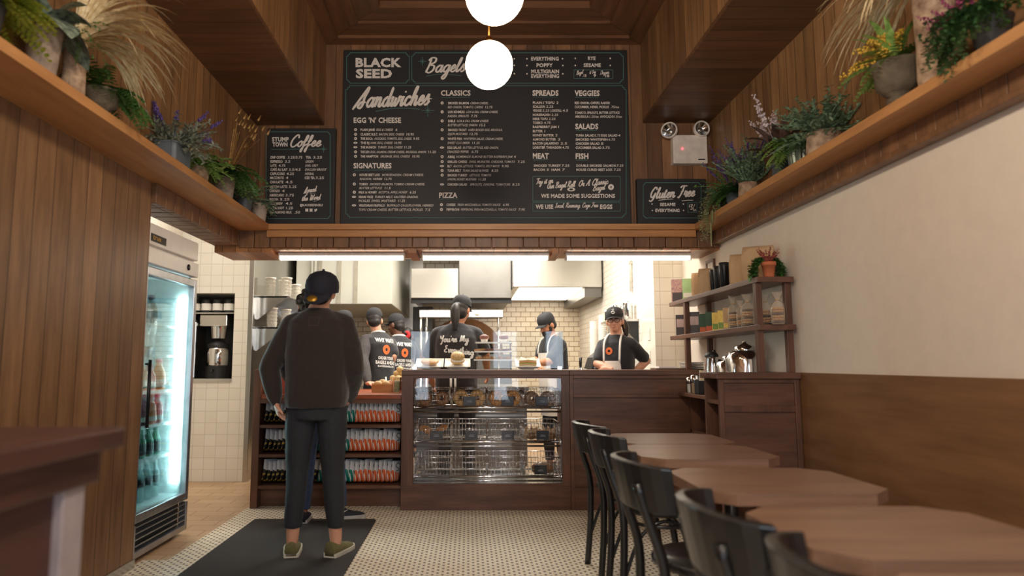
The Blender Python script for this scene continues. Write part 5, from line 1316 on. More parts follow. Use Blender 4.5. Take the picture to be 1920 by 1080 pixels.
# ================================================================== kitchen
m_panelp = plain('pale_green_enamel', (186, 185, 173), .5, var=.05, scale=3)
m_oveniron = plain('oven_black', (30, 27, 25), .5)
m_plast = plain('frosted_plastic', (214, 206, 190), .25, spec=.6)
m_kraft = plain('kraft_paper', (198, 162, 122), .8, var=.1, scale=7, bump=.8)
m_wpaper = plain('white_paper', (238, 232, 222), .7, var=.03)
m_ceramic = plain('white_ceramic', (240, 234, 226), .2, var=.02)
t = thing('exhaust_hood', 'stainless steel exhaust hood and duct boxes hanging over the back of the kitchen', 'hood', (.4, 9.6, 2.0))
def HB(x0, x1, y0, y1, z0, z1): return MB().box(x0 - .4, x1 - .4, y0 - 9.6, y1 - 9.6, z0 - 2, z1 - 2)
HB(-.77, -.13, 9.0, 10.7, 2.0, 2.41).build('duct_box', m_steel, t, bevel=.01)
HB(-.128, .578, 9.0, 10.7, 2.0, 2.998).build('duct_box', m_steel_d, t, bevel=.01)
HB(.58, 1.74, 8.75, 10.7, 2.12, 2.998).build('canopy', m_steel, t, bevel=.01)
MB().box(1.12, 1.34, -.80, 1.1, .0, .119).build('canopy_lip', m_steel_d, t)
MB().box(.27, 1.1, -.75, .8, .108, .118).build('hood_lamp', emit('hood_lamp_glow', (255, 243, 224), 4.), t)
HB(-.77, .58, 9.05, 9.1, 1.94, 2.0).build('grease_rail', m_oveniron, t)
# pizza oven behind
t = thing('brick_oven', 'brown arched oven mouth low in the back tiled wall, behind the ponytail', 'oven', (.0, 10.5, 0))
c = at(870, 650, 10.5)
b = MB(); n = 20; vs = []
for i in range(n + 1):
    a = PI * i / n
    for r, y in ((.46, -.12), (.60, -.12), (.60, .24), (.46, .24)): vs.append((c.x + r * math.cos(a), y, c.z - .12 + r * .92 * math.sin(a)))
b.add(vs, [(i * 4 + j, i * 4 + (j + 1) % 4, i * 4 + 4 + (j + 1) % 4, i * 4 + 4 + j) for i in range(n) for j in range(4)] + [(0, 1, 2, 3), tuple(4 * n + j for j in (3, 2, 1, 0))])
b.build('arch', plain('fired_clay', (136, 96, 64), .8, var=.25, scale=12, bump=.3), t)
MB().prism_axis([(c.x + .455 * math.cos(PI * i / n), c.z - .12 + .42 * math.sin(PI * i / n)) for i in range(n + 1)], .0, .2, 'Y').build('mouth', m_oveniron, t)
MB().box(c.x - .62, c.x + .72, -.2, .24, 0, c.z - .12).build('base', m_steel_d, t)
t = thing('oven_column', 'tall black oven column at the left of the tiled back wall', 'oven', (-.64, 9.9, 0))
MB().box(-.14, .14, -.4, .25, 0, 1.93).build('body', m_oveniron, t, bevel=.01)
MB().box(-.10, .10, -.405, -.4, .9, 1.5).build('door_panel', m_steel_d, t)
# enclosure of painted panels at the left back
t = thing('panel_enclosure', 'pale painted duct enclosure with upright battens at the upper left of the kitchen', 'duct', (-1.5, 9.2, 1.855))
MB().box(-.60, .568, -1.0, 1.5, 0, 1.14).build('casing', m_panelp, t, bevel=.006)
for px, w in ((600, .02), (636, .022), (667, .022)):
    x = at(px, 530, 8.2).x + 1.5; MB().box(x - w, x + w, -1.02, -1.0, 0, 1.14).build('batten', plain('batten_grey', (150, 144, 128), .5), t)
t = thing('wall_conduit', 'pair of thin upright pipes beside the pale duct enclosure', 'pipe', (at(582, 530, 8.0).x, 8.15, 1.9))
for dx in (-.02, .02): MB().cyl((dx, 0, 0), (dx, 0, 1.09), .014, seg=10).build('pipe', m_panelp, t)
# wall shelves with triangular brackets
for i, z in enumerate((1.824, 1.507)):
    t = thing('steel_wall_shelf', ['upper stainless wall shelf with triangular bracket at the left of the kitchen', 'lower stainless wall shelf with triangular bracket at the left of the kitchen'][i], 'shelf', (-2.154, 7.6, z), group='steel shelves at the left')
    MB().box(0, .33, -.7, .9, -.02, 0).build('board', m_steel, t, bevel=.003)
    for y in (-.70, .85): MB().prism_axis([(0, 0), (.315, 0), (0, -.245)], y, y + .012, 'Y').build('bracket', m_steel, t)
# clear deli containers on them
cont = thing('deli_container_stack', '', 'container')
b = MB()
for k in range(5): b.lathe([(.045, 0), (.052, .045), (.056, .05), (.054, .052)], (0, 0, k * .035), 18)
b.build('cups', film('container_plastic', (232, 226, 212), .30), cont); MB().lathe([(.056, .19), (.058, .20), (.0, .202)], seg=18, cap=False).build('lid', m_plast, cont)
pos = [(505, 7.0, 0), (524, 7.10, 0), (543, 7.0, 0), (548, 7.5, 0), (510, 6.98, 1), (530, 7.05, 1)]
lbs = ['leftmost on the upper shelf', 'second from left on the upper shelf', 'third from left on the upper shelf', 'rightmost on the upper shelf', 'left of two on the lower shelf', 'right of two on the lower shelf']
for i, (px, y, s) in enumerate(pos):
    z = (1.824, 1.507)[s]; x = min(max(at(px, 600, y).x, -2.09), -1.89); o = cont if i == 0 else dup(cont, (0, 0, 0))
    o.location = (x, y + .12 * (i % 2), z + .0005); o['label'] = 'stack of clear plastic deli containers, ' + lbs[i]; o['group'] = 'deli containers on the steel shelves'
# prep line with heat lamp
t = thing('prep_counter', 'stainless steel prep counter behind the bagel case in the kitchen', 'counter', (0, 7.4, 0))
MB().box(-.545, .62, -.42, .5, .86, .90).build('top', m_steel, t, bevel=.004)
MB().box(-.53, .60, -.38, .46, .1, .86).build('body', m_steel_d, t)
for z in (.35, .6): MB().box(-.52, .59, -.395, -.38, z, z + .02).build('door_trim', m_steel, t)
for x in (-.5, .56):
    for y in (-.34, .42): MB().cyl((x, y, 0), (x, y, .1), .025, seg=10).build('foot', m_steel, t)
t = thing('heat_lamp_bridge', 'stainless overhead heat lamp bridge on posts across the prep counter', 'heat lamp', (-.075, 7.25, .90))
MB().box(-.445, .445, -.10, .12, .72, .80).build('lamp_bar', m_steel, t, bevel=.006)
for x in (-.43, -.37, .40): MB().cyl((x, 0, 0), (x, 0, .72), .013, seg=10).build('post', m_chrome, t)
MB().cyl((.17, -.101, .76), (.17, -.106, .76), .026, seg=16).build('badge', m_wpaper, t)
# right kitchen wall: counter, cup towers, coffee machine, shelf
t = thing('side_counter', 'stainless counter along the white brick wall behind the person with glasses', 'counter', (1.5, 7.9, 0))
MB().box(-.38, .262, -1.05, 1.4, .86, .90).build('top', m_steel, t, bevel=.003)
MB().box(-.18, .26, -1.0, 1.4, 0, .86).build('body', m_steel_d, t)
t = thing('coffee_tap_machine', 'black coffee machine with tap handles left of the person with glasses', 'coffee machine', (1.42, 7.3, .90))
p = Vector((1.42, 7.3, .9))
MB().prism_axis([(-.14, .18), (.10, .18), (.16, .34), (.16, .40), (.02, .40), (-.10, .30)], -.2, .25, 'Y').build('housing', m_black, t, bevel=.01)
MB().box(-.12, .13, -.1, .2, 0, .18).build('base', m_steel, t, bevel=.005)
for k, x in enumerate((-.10, -.03, .04)):
    h = MB().cyl((x, -.21, .13), (x, -.10, .13), .012, seg=10).cyl((x, -.20, .05), (x, -.20, .13), .010, seg=10).build('tap', m_chrome, t)
    MB().tube([(x, -.2, .14), (x, -.205, .20)], [.011, .016], 10).build('tap_handle', m_black, h)
t = thing('beer_tap', 'chrome tap with black handle at the left end of the coffee machine', 'tap', (at(1088, 690, 7.2).x, 7.2, .90))
MB().cyl((0, 0, 0), (0, 0, .20), .014, seg=12).tube([(0, 0, .17), (0, -.06, .19), (0, -.10, .15)], .011, 8).build('spout', m_chrome, t); MB().tube([(0, -.02, .19), (0, -.03, .30)], [.012, .018], 10).build('handle', m_black, t)
cupt = thing('paper_cup_tower', '', 'cups'); b = MB(); zz = 0
for k in range(26): b.lathe([(.033, zz), (.043, zz + .06), (.045, zz + .062), (.044, zz + .066)], seg=16); zz += .014
b.lathe([(.033, zz), (.043, zz + .10), (.045, zz + .105)], seg=16); b.build('cups', m_wpaper, cupt)
MB().lathe([(.05, 0), (.05, .006), (.034, .012)], seg=16).build('saucer', m_plast, cupt)
for i, (px, y, sc, l) in enumerate(((1113, 7.95, 1.15, 'leftmost and tallest of three'), (1131, 7.80, 1.25, 'middle of three'), (1147, 7.86, 1.25, 'rightmost of three'))):
    o = cupt if i == 0 else dup(cupt, (0, 0, 0)); o.location = (at(px, 600, y).x, y, .9005); o.scale = (sc, sc, sc * 1.35); o['label'] = 'tower of stacked white paper cups, ' + l; o['group'] = 'paper cup towers'
z = at(1180, 600, 7.25).z
t = thing('bracket_shelf', 'stainless shelf on a black bracket high on the right kitchen wall', 'shelf', (1.764, 7.35, z))
MB().box(-.27, 0, -.35, .3, -.03, 0).build('board', m_steel, t, bevel=.003)
MB().prism_axis([(-.20, -.03), (0, -.03), (0, -.26)], -.33, -.31, 'Y').build('bracket', m_black, t)
for i, (dx, dy, r, h, m, l) in enumerate(((-.20, -.2, .055, .13, m_chrome, 'wide steel canister'), (-.08, -.22, .05, .17, m_chrome, 'tall steel canister'), (-.21, .1, .05, .10, m_chrome, 'low steel canister at the back'), (-.07, .02, .045, .11, plain('red_plastic', (190, 52, 40), .4), 'red lidded jar'))):
    t = thing('canister', l + ' on the bracket shelf at the right kitchen wall', 'canister', (1.764 + dx, 7.35 + dy, z), group='canisters on the bracket shelf')
    MB().lathe([(r * .9, 0), (r, .01), (r, h)], seg=20).build('body', m, t); MB().lathe([(r + .003, h), (r + .003, h + .015), (r * .3, h + .02)], seg=20).build('lid', m_black if m is not m_chrome else m_chrome, t)
t = thing('wall_pipe', 'thin white upright pipe on the painted brick wall', 'pipe', (1.745, 7.22, 1.9)); MB().cyl((0, 0, 0), (0, 0, 1.1), .016, seg=10).build('pipe', m_wpaint, t); MB().box(-.02, .02, -.02, .02, .3, .33).build('clip', m_steel, t)

# ---- coffee brewer in the niche
t = thing('coffee_brewer', 'steel and black coffee brewer standing in the tiled niche', 'coffee machine', (-2.6, 6.95, .99))
MB().box(-.12, .16, -.10, .14, .52, .64).build('brew_head', m_steel, t, bevel=.01)
MB().box(-.25, -.125, -.16, .12, .0, .56).build('control_column', m_steel, t, bevel=.01)
MB().box(-.235, -.14, -.164, -.16, .28, .52).build('control_panel', m_blackm, t)
for (x, z) in ((-.19, .46), (-.20, .40), (-.175, .40), (-.20, .375), (-.175, .375), (-.188, .33)): MB().cyl((x, -.164, z), (x, -.167, z), .008, seg=8).build('panel_light', emit('panel_led', (210, 230, 255), 3.), t)
MB().lathe([(.075, .40), (.085, .50), (.09, .52)], (.05, -.02, 0), 20).build('filter_basket', m_chrome, t)
MB().lathe([(.10, .12), (.11, .14), (.11, .28), (.10, .30)], (.05, -.02, 0), 24).build('server_body', m_chrome, t)
MB().lathe([(.115, 0), (.115, .12)], (.05, -.02, 0), 24).build('server_base', m_black, t); MB().lathe([(.10, .30), (.105, .34), (.06, .37), (.03, .39)], (.05, -.02, 0), 24).build('server_lid', m_black, t)
MB().tube([(.05, -.13, .08), (.05, -.18, .08), (.05, -.18, .05)], .012, 8).build('server_tap', m_black, t)
t = thing('niche_shelf', 'thin steel shelf across the tiled niche above the coffee brewer', 'shelf', (-2.595, 6.93, 1.645)); MB().box(-.262, .262, -.16, .20, -.012, 0).build('board', m_steel, t); 
for x in (-.255, .255): MB().box(x - .006, x + .006, -.14, .18, -.05, -.012).build('bracket', m_steel, t)
tin = thing('coffee_tin', '', 'tin'); MB().lathe([(.048, 0), (.05, .004), (.05, .115), (.048, .118)], seg=22).build('canister', m_black, tin); MB().lathe([(.0508, .025), (.0508, .095)], seg=22, cap=False).build('label', m_wpaper, tin); MB().lathe([(.046, .118), (.046, .135), (.04, .138)], seg=22).build('lid', m_black, tin)
for i in range(4):
    o = tin if i == 0 else dup(tin, (0, 0, 0)); o.location = (-2.77 + i * .113, 6.86, 1.6455); o['label'] = 'black tin with white label on the niche shelf, ' + ['leftmost', 'second from left', 'third from left', 'rightmost'][i]; o['group'] = 'tins on the niche shelf'

# ================================================================== cooler contents
cx, cy = -1.9, 4.335
def bottle(prof, liquid, cap, label=None, r=.035, h=.2, lab=(.3, .6), lz=None):
    t = thing('drink_bottle', '', 'bottle')
    MB().lathe([(a * r, z * h) for a, z in prof], seg=16).build('body', liquid, t)
    MB().lathe([(r * .45, h), (r * .45, h + .022), (r * .38, h + .024)], seg=14).build('cap', cap, t)
    if label: MB().lathe([(r * 1.02, h * lab[0]), (r * 1.02, h * lab[1])], seg=16, cap=False).build('label', label, t)
    return t
PJ = [(.85, 0), (1, .04), (1, .58), (.93, .66), (.55, .86), (.4, .93), (.4, 1)]
PW = [(.85, 0), (1, .05), (.9, .25), (1, .45), (.86, .6), (.95, .7), (.5, .88), (.38, .94), (.38, 1)]
liq = lambda n, c: plain(n, c, .12, var=.03, spec=.7)
m_pink = plain('pink_cap_plastic', (226, 72, 104), .4); m_wcap = plain('white_cap_plastic', (232, 232, 230), .4); m_greenb = liq('green_bottle_glass', (20, 150, 112)); m_clearb = film('clear_water_bottle', (196, 232, 230), .35, .1); m_dlab = plain('dark_label', (34, 48, 56), .4); m_ocap = plain('orange_cap_plastic', (232, 120, 44), .4); m_gcap = plain('green_cap_plastic', (90, 180, 70), .4)
shelf3 = [('yellow juice', (246, 196, 48), m_pink, .05, .188), ('red juice', (204, 66, 70), m_pink, .038, .15), ('orange juice', (238, 138, 66), m_pink, .048, .182), ('pink juice', (226, 104, 112), m_pink, .038, .15), ('amber juice', (240, 150, 90), m_pink, .045, .178)]
shelf4 = [('pale grey smoothie', (208, 214, 208), m_wcap, .04, .166), ('lime juice', (188, 206, 60), m_gcap, .042, .168), ('green smoothie', (150, 178, 90), m_ocap, .042, .166), ('berry juice', (172, 76, 110), m_pink, .042, .17), ('orange smoothie', (228, 140, 84), m_ocap, .042, .166), ('red smoothie', (200, 84, 80), m_pink, .04, .166)]
def place(t, i, n, z, lab, grp, x=-.17, jit=0.):
    y = -.29 + .52 * i / (n - 1); t.location = (cx + x, cy + y, z + .0045); t['label'] = lab; t['group'] = grp
sn = {2: 'third', 3: 'fourth', 4: 'fifth', 5: 'bottom'}
for i, (nm, c, cap, r, h) in enumerate(shelf3):
    place(bottle(PJ, liq(nm.replace(' ', '_'), c), cap, m_wcap, r, h, (.1, .38)), i, 5, FZ[2], '%s bottle with pink cap on the third cooler shelf, %s' % (nm, ORD[i]), 'juice bottles in the cooler')
for i, (nm, c, cap, r, h) in enumerate(shelf4):
    place(bottle(PW, liq(nm.replace(' ', '_'), c), cap, m_wcap, r, h, (.12, .3)), i, 6, FZ[3], '%s bottle on the fourth cooler shelf, %s' % (nm, ORD[i]), 'juice bottles in the cooler')
gp = bottle(PJ, m_greenb, m_greenb, m_dlab, .034, .160, (.1, .55)); wp = bottle(PW, m_clearb, m_wcap, m_dlab, .036, .22, (.42, .62))
for i in range(6):
    o = gp if i == 0 else dup(gp, (0, 0, 0)); place(o, i, 6, FZ[4], 'green glass bottle with dark label on the fifth cooler shelf, %s' % ORD[i], 'green bottles in the cooler')
    o = wp if i == 0 else dup(wp, (0, 0, 0)); place(o, i, 6, FZ[5], 'clear water bottle with dark label on the cooler floor, %s' % ORD[i], 'water bottles in the cooler')
mb_ = bottle(PW, plain('milk_blue', (178, 206, 216), .4), plain('blue_cap', (60, 110, 150), .4), m_wcap, .045, .17, (.2, .6))
for i in range(4):
    o = mb_ if i == 0 else dup(mb_, (0, 0, 0)); o.location = (cx - .17, cy - .27 + i * .115, FZ[0] + .0045); o['label'] = 'pale blue bottle on the top cooler shelf, %s' % ORD[i]; o['group'] = 'bottles on the top cooler shelf'
t = thing('wrapped_bundle', 'large white plastic-wrapped bundle on the top cooler shelf, behind the blue bottles', 'package', (cx - .42, cy - .06, FZ[0] + .0045)); b = MB(); b.ball((0, 0, .115), .15, .22, .115, 20, 12); b.build('wrap', plain('white_film', (228, 230, 228), .3, bump=.3), t); MB().tube([(.1, -.16, .15), (.12, -.2, .18)], [.02, .03], 8).build('twist', plain('white_film', (228, 230, 228), .3), t)
for i, y in enumerate((-.12, .05)):
    t = thing('plastic_tub', 'low white tub on the second cooler shelf, ' + ['left one', 'right one'][i], 'tub', (cx - .2, cy + y, FZ[1] + .0045), group='tubs in the cooler'); MB().lathe([(.05, 0), (.06, .045)], seg=20).build('tub', m_wcap, t); MB().lathe([(.062, .045), (.062, .052)], seg=20).build('lid', m_plast, t)
# ================================================================== chip bags on the snack shelves
def bag_mat(name, c1, c2, stripes=True):
    M = Mat(name); x, y, z = M.xyz()
    s = M.math('ADD', z, M.math('MULTIPLY', y, .35))
    low = M.math('LESS_THAN', s, .085)
    st = M.math('GREATER_THAN', M.math('FRACT', M.math('DIVIDE', M.math('ADD', y, M.math('MULTIPLY', z, .35)), .034)), .72)
    pat = M.mix(M.math('MULTIPLY', st, 1.0 if stripes else 0.), srgb(*c1), srgb(*c2))
    if not stripes:
        v = M.n('ShaderNodeTexVoronoi'); v.inputs['Scale'].default_value = 38; tc = M.n('ShaderNodeTexCoord'); M.put(v.inputs['Vector'], tc.outputs['Object'])
        pat = M.mix(M.math('LESS_THAN', v.outputs['Distance'], .35), srgb(*c1), srgb(*c2))
    n = M.noise(M.vec(x, y, z), 30, 3)
    M.set(Base_Color=M.mix(low, srgb(214, 216, 220), pat), Roughness=.32); M.bump(n, .5, .004)
    return M.m
def chip_bag(mat):
    t = thing('chip_bag', '', 'chip bag'); b = MB(); nz, ny = 11, 9; vs = []
    for s in (1, -1):
        for j in range(nz):
            v = j / (nz - 1)
            for i in range(ny):
                u = i / (ny - 1) * 2 - 1; th = .0115 * (max(0, 1 - u ** 4)) * max(0, math.sin(PI * min(1, v * 1.06 + .02))) ** .55 if 0 < j < nz - 1 else .0008
                vs.append((s * max(th, .0006) * (1 + .12 * math.sin(7 * v + 3 * u)), u * .066 * (1 - .06 * math.sin(PI * v)), v * .185))
    fs = []
    for s in range(2):
        o = s * nz * ny
        for j in range(nz - 1):
            for i in range(ny - 1): fs.append((o + j * ny + i, o + j * ny + i + 1, o + (j + 1) * ny + i + 1, o + (j + 1) * ny + i))
    B0 = nz * ny
    for j in range(nz - 1):
        for i in (0, ny - 1): fs.append((j * ny + i, (j + 1) * ny + i, B0 + (j + 1) * ny + i, B0 + j * ny + i))
    for i in range(ny - 1):
        for j in (0, nz - 1): fs.append((j * ny + i, j * ny + i + 1, B0 + j * ny + i + 1, B0 + j * ny + i))
    b.add(vs, fs, 0, True); b.build('pouch', mat, t)
    P = smooth_path([(.0, .03, .155), (0, .0, .165), (0, -.025, .145), (0, -.005, .125), (0, .02, .118), (0, .012, .10), (0, -.015, .098)], 4)
    MB().tube([(.0150 - .1 * (p.y ** 2) * 10 - abs(p.z - .1) * .04, p.y, p.z) for p in P], .0025, 6).build('swirl_print', m_black, t)
    return t
kinds = {'orange': bag_mat('orange_stripe_foil', (222, 104, 52), (236, 226, 218)), 'teal': bag_mat('teal_stripe_foil', (20, 128, 116), (222, 228, 226)), 'black': bag_mat('black_gold_foil', (26, 25, 28), (178, 142, 50), False)}
proto = {}
rn = ['top', 'middle', 'bottom']
for r, z in enumerate((.649, .419, .176)):
    seq = ['black'] * 12 + ['teal'] * (8 - r % 2) + ['orange'] * (9 + r % 2); n = len(seq); cnt = {'black': 0, 'teal': 0, 'orange': 0}; tot = {k: seq.count(k) for k in cnt}
    for i, kd in enumerate(seq):
        x = -1.625 + (1.03) * i / (n - 1); cnt[kd] += 1
        lab = '%s chip bag, %s %s one from the %s on the %s snack shelf' % ({'orange': 'orange striped', 'teal': 'teal striped', 'black': 'black'}[kd], NTH[cnt[kd] - 1] if kd != 'orange' else NTH[tot[kd] - cnt[kd]], kd, 'left' if kd != 'orange' else 'right', rn[r])
        if kd not in proto: o = proto[kd] = chip_bag(kinds[kd])
        else: o = dup(proto[kd], (0, 0, 0))
        o.location = (x, 5.63 + random.uniform(-.003, .003), z + .013); k_ = .92 + .05 * math.sin(i * 1.7 + r); o.scale = (k_, k_, k_); o.rotation_euler = (Matrix.Rotation(.10 + .02 * math.sin(i * .5 + r), 3, 'Y') @ Matrix.Rotation(-PI / 2 + .98 + .09 * math.sin(i * .4 + 2 * r), 3, 'Z')).to_euler(); o['label'] = lab; o['group'] = '%s chip bags' % kd

# ================================================================== bagels in the case
def bagel_mat(name, base, seed=None, thr=.32):
    M = Mat(name); tc = M.n('ShaderNodeTexCoord'); n = M.noise(tc.outputs['Object'], 18, 4); c = M.mix(n, tuple(k * .7 for k in srgb(*base)), srgb(*base))
    if seed:
        v = M.n('ShaderNodeTexVoronoi'); v.inputs['Scale'].default_value = 150; M.put(v.inputs['Vector'], tc.outputs['Object']); c = M.mix(M.math('LESS_THAN', v.outputs['Distance'], thr), c, srgb(*seed))
    M.set(Base_Color=c, Roughness=.5); M.bump(M.noise(tc.outputs['Object'], 60, 4), .3, .004); return M.m
bm = {'pale': bagel_mat('pale_bagel_crust', (214, 170, 112)), 'golden': bagel_mat('golden_bagel_crust', (206, 140, 70), (236, 216, 170)), 'dark': bagel_mat('dark_bagel_crust', (120, 82, 52), (222, 206, 176)), 'brown': bagel_mat('brown_bagel_crust', (150, 102, 60), (60, 44, 34))}
def bagel(kind):
    o = MB().torus((0, 0, 0), .037, .022, 24, 12, sz=.9).build('bagel', bm[kind]); return o
bp = {}
for (r, c), kind, n, sc in (((0, 0), 'brown', 6, 1.0), ((0, 1), 'pale', 6, 1.10), ((0, 2), 'golden', 6, 1.06), ((0, 3), 'dark', 6, 1.0)):
    x, y, z = BASK[(r, c)]; wd = {'brown': 'brown seeded', 'pale': 'large pale', 'golden': 'golden', 'dark': 'dark seeded'}[kind]
    for i in range(n):
        col, row = i % 2, i // 2
        if kind not in bp: o = bp[kind] = bagel(kind)
        else: o = bp[kind].copy(); COL.objects.link(o)
        o.scale = (sc,) * 3
        o.location = (x - .068 + col * .136, y - .14 + row * .075, z + .010 + .059 * sc)
        o.rotation_euler = (PI / 2 - .25 + random.uniform(-.08, .08), random.uniform(-.1, .1), random.uniform(-.25, .25))
        tag(o, '%s bagel in the %s basket of the top rail, %s %s' % (wd, coln[c], ['front', 'middle', 'back'][row], ['left', 'right'][col]), 'bagel', 'bagels in the display case')
# golden twists
x, y, z = BASK[(1, 0)]; m_twist = bagel_mat('golden_twist_crust', (196, 128, 56)); tw = None
for i in range(4):
    if tw is None:
        t = tw = MB().tube(smooth_path([(-.065, -.02, 0), (-.03, .01, .012), (.0, -.005, .018), (.035, .012, .012), (.07, -.01, 0)], 4), [.014 + .012 * math.sin(PI * k / 16) + .004 * math.cos(k * 2.1) for k in range(17)], 12).build('bread_twist', m_twist)
    else: t = tw.copy(); COL.objects.link(t)
    t.location = (x - .062 + .124 * (i % 2), y - .12 + .13 * (i // 2), z + .072); t.scale = (.85,) * 3; t.rotation_euler = (.2, -.6 if i % 2 else .5, 0)
    tag(t, 'golden bread twist in the leftmost middle basket, %s %s' % (['front', 'back'][i // 2], ['left', 'right'][i % 2]), 'bread', 'bread twists')
x, y, z = BASK[(1, 3)]
for i in range(3):
    o = MB().ball((0, 0, .03), .045, .04, .034, 16, 10).build('bread_roll', bm['brown']); o.location = (x - .08 + .08 * i, y - .12, z + .014); o.scale = (.85, .85, .9); tag(o, 'small brown roll in the rightmost middle basket, ' + ['left', 'middle', 'right'][i] + ' one', 'bread roll', 'rolls in brown paper')
b = MB(); vs = []; n = 14
for i in range(n):
    for j, zz in enumerate((.0, .09)):
        vs.append((-.125 + .25 * i / (n - 1), .02 * math.sin(i * 1.9) * (.5 + j), zz + (.02 * math.sin(i * 2.6) if j else 0)))
b.add(vs, [(2 * i, 2 * i + 2, 2 * i + 3, 2 * i + 1) for i in range(n - 1)], 0, True); o = b.build('paper_liner', m_kraft); o.location = (x, y - .03, z + .008); s_ = o.modifiers.new('thick', 'SOLIDIFY'); s_.thickness = .0012
tag(o, 'crumpled brown paper liner in the rightmost middle basket', 'paper')
x, y, z = BASK[(2, 3)]
o = MB().tube([(-.09, 0, .0), (-.07, 0, 0), (0, 0, .006), (.07, 0, 0), (.09, 0, 0)], [(.02, .02), (.045, .036), (.05, .042), (.045, .036), (.02, .02)], 16, flat=(0, 1, 0)).build('bread_loaf', bm['brown']); o.location = (x + .01, y - .12, z + .052); tag(o, 'small brown loaf in the rightmost bottom basket', 'bread')

# ================================================================== on top of the case
ZC = 1.0865
PT = .38
def tilted(o, p, dx=0, rz=0):
    q = Matrix.Translation(p) @ Matrix.Rotation(PT, 4, 'X') @ Matrix.Translation((dx, 0, 0)) @ Matrix.Rotation(rz, 4, 'Z')
    o.location = q.to_translation(); o.rotation_euler = q.to_euler()
def plate(px0, px1, label, y=5.83):
    x0, x1 = at(px0, 690, y).x, at(px1, 690, y).x
    t = thing('square_plate', label, 'plate', ((x0 + x1) / 2, y, ZC + .034)); w = (x1 - x0) / 2; t.rotation_euler = (PT, 0, 0)
    MB().rbox(-w * .8, w * .8, -.07, .07, 0, .008, .012).build('foot', m_ceramic, t)
    MB().box(-w * .6, w * .6, .03, .055, -.048, .0).build('prop', m_wpaper, t)
    MB().add([(-w * .8, -.07, .008), (w * .8, -.07, .008), (w * .8, .07, .008), (-w * .8, .07, .008), (-w, -.095, .024), (w, -.095, .024), (w, .095, .024), (-w, .095, .024), (-w, -.095, .028), (w, -.095, .028), (w, .095, .028), (-w, .095, .028), (-w * .8, -.07, .013), (w * .8, -.07, .013), (w * .8, .07, .013), (-w * .8, .07, .013)],
        [(i, (i + 1) % 4, (i + 1) % 4 + 4, i + 4) for i in range(4)] + [(i + 4, (i + 1) % 4 + 4, (i + 1) % 4 + 8, i + 8) for i in range(4)] + [(i + 8, (i + 1) % 4 + 8, (i + 1) % 4 + 12, i + 12) for i in range(4)] + [(12, 13, 14, 15)]).build('dish', m_ceramic, t)
    return Vector(((x0 + x1) / 2, y, ZC + .034)) + Matrix.Rotation(PT, 3, 'X') @ Vector((0, 0, .0135))
m_bun = bagel_mat('seeded_bun_crust', (214, 168, 104), (240, 224, 186)); m_cook = bagel_mat('cookie_crust', (198, 140, 84), (236, 208, 160)); m_lett = plain('lettuce', (120, 150, 62), .5, var=.3, scale=60); m_salm = plain('smoked_salmon', (214, 118, 86), .4, var=.2, scale=50); m_bread = bagel_mat('toast_crumb', (214, 176, 126)); m_tomato = plain('tomato_red', (190, 62, 44), .35)
p = plate(780, 832, 'white square plate on the bagel case, leftmost, under a flat pastry')
o = MB().ball((0, 0, .022), .078, .06, .02, 20, 10).build('flat_pastry', m_cook); tilted(o, p); tag(o, 'flat golden pastry on the leftmost white plate', 'pastry')
p = plate(834, 882, 'white square plate on the bagel case under a tall round bun')
t = thing('round_bun', 'tall round seeded bun on the second white plate', 'bun', p); tilted(t, p); MB().ball((0, 0, .032), .062, .06, .03, 20, 10).build('bottom_half', m_bun, t); MB().ball((0, 0, .068), .06, .058, .042, 20, 12).build('top_half', m_bun, t); MB().lathe([(.06, .04), (.063, .046), (.06, .052)], seg=20).build('filling', m_wpaper, t)
p = plate(966, 1012, 'white square plate on the bagel case, rightmost, under a cut sandwich')
for s, (dx, rz, l) in enumerate(((-.042, .25, 'left'), (.042, -.3, 'right'))):
    t = thing('cut_sandwich', '%s half of the cut sandwich on the rightmost white plate' % l, 'sandwich', p, 0, 'sandwich halves'); tilted(t, p, dx, rz)
    tri = [(-.042, -.03), (.042, -.03), (0, .045)]
    MB().prism(tri, 0, .016).build('bottom_bread', m_bread, t); MB().prism([(a * 1.08, c_ * 1.06) for a, c_ in tri], .016, .024).build('lettuce', m_lett, t); MB().prism(tri, .024, .032).build('salmon', m_salm, t); MB().prism(tri, .032, .048).build('top_bread', m_bread, t)
# tiered stand with trays
y = 5.86; xs = (at(889, 660, y).x, at(960, 660, y).x); xc = (xs[0] + xs[1]) / 2; w = (xs[1] - xs[0]) / 2
t = thing('tiered_stand', 'three-tier black wire stand with white trays on top of the bagel case', 'display stand', (xc, y, ZC))
TZ = (.075, .145, .222)
for x in (-w * .93, w * .93):
    MB().tube([(x, .07, .004), (x, .07, .25)], .004, 8).build('upright', m_blackm, t); MB().tube([(x, -.09, .0045), (x, .07, .0045)], .004, 8).build('foot', m_blackm, t)
    for z in TZ: MB().tube([(x, -.08, z - .004), (x, .07, z - .004)], .0035, 8).build('tray_arm', m_blackm, t)
trays = []
for k, z in enumerate(TZ): MB().rbox(-w * (1.02 - .04 * k), w * (1.02 - .04 * k), -.088, .066, z, z + .012, .01).build('tray', m_ceramic, t, bevel=.003)
m_muff = bagel_mat('muffin_crumb', (150, 96, 84)); 
for i, px in enumerate((908, 944)):
    x = at(px, 640, y).x; t = thing('muffin', 'dark pink muffin on the top tray of the tiered stand, %s one' % ['left', 'right'][i], 'muffin', (x, y - .01, ZC + TZ[2] + .0125), group='muffins'); MB().lathe([(.026, 0), (.034, .036)], seg=18).build('paper_case', m_wpaper, t); MB().ball((0, 0, .04), .042, .042, .026, 18, 10).build('crown', m_muff, t)
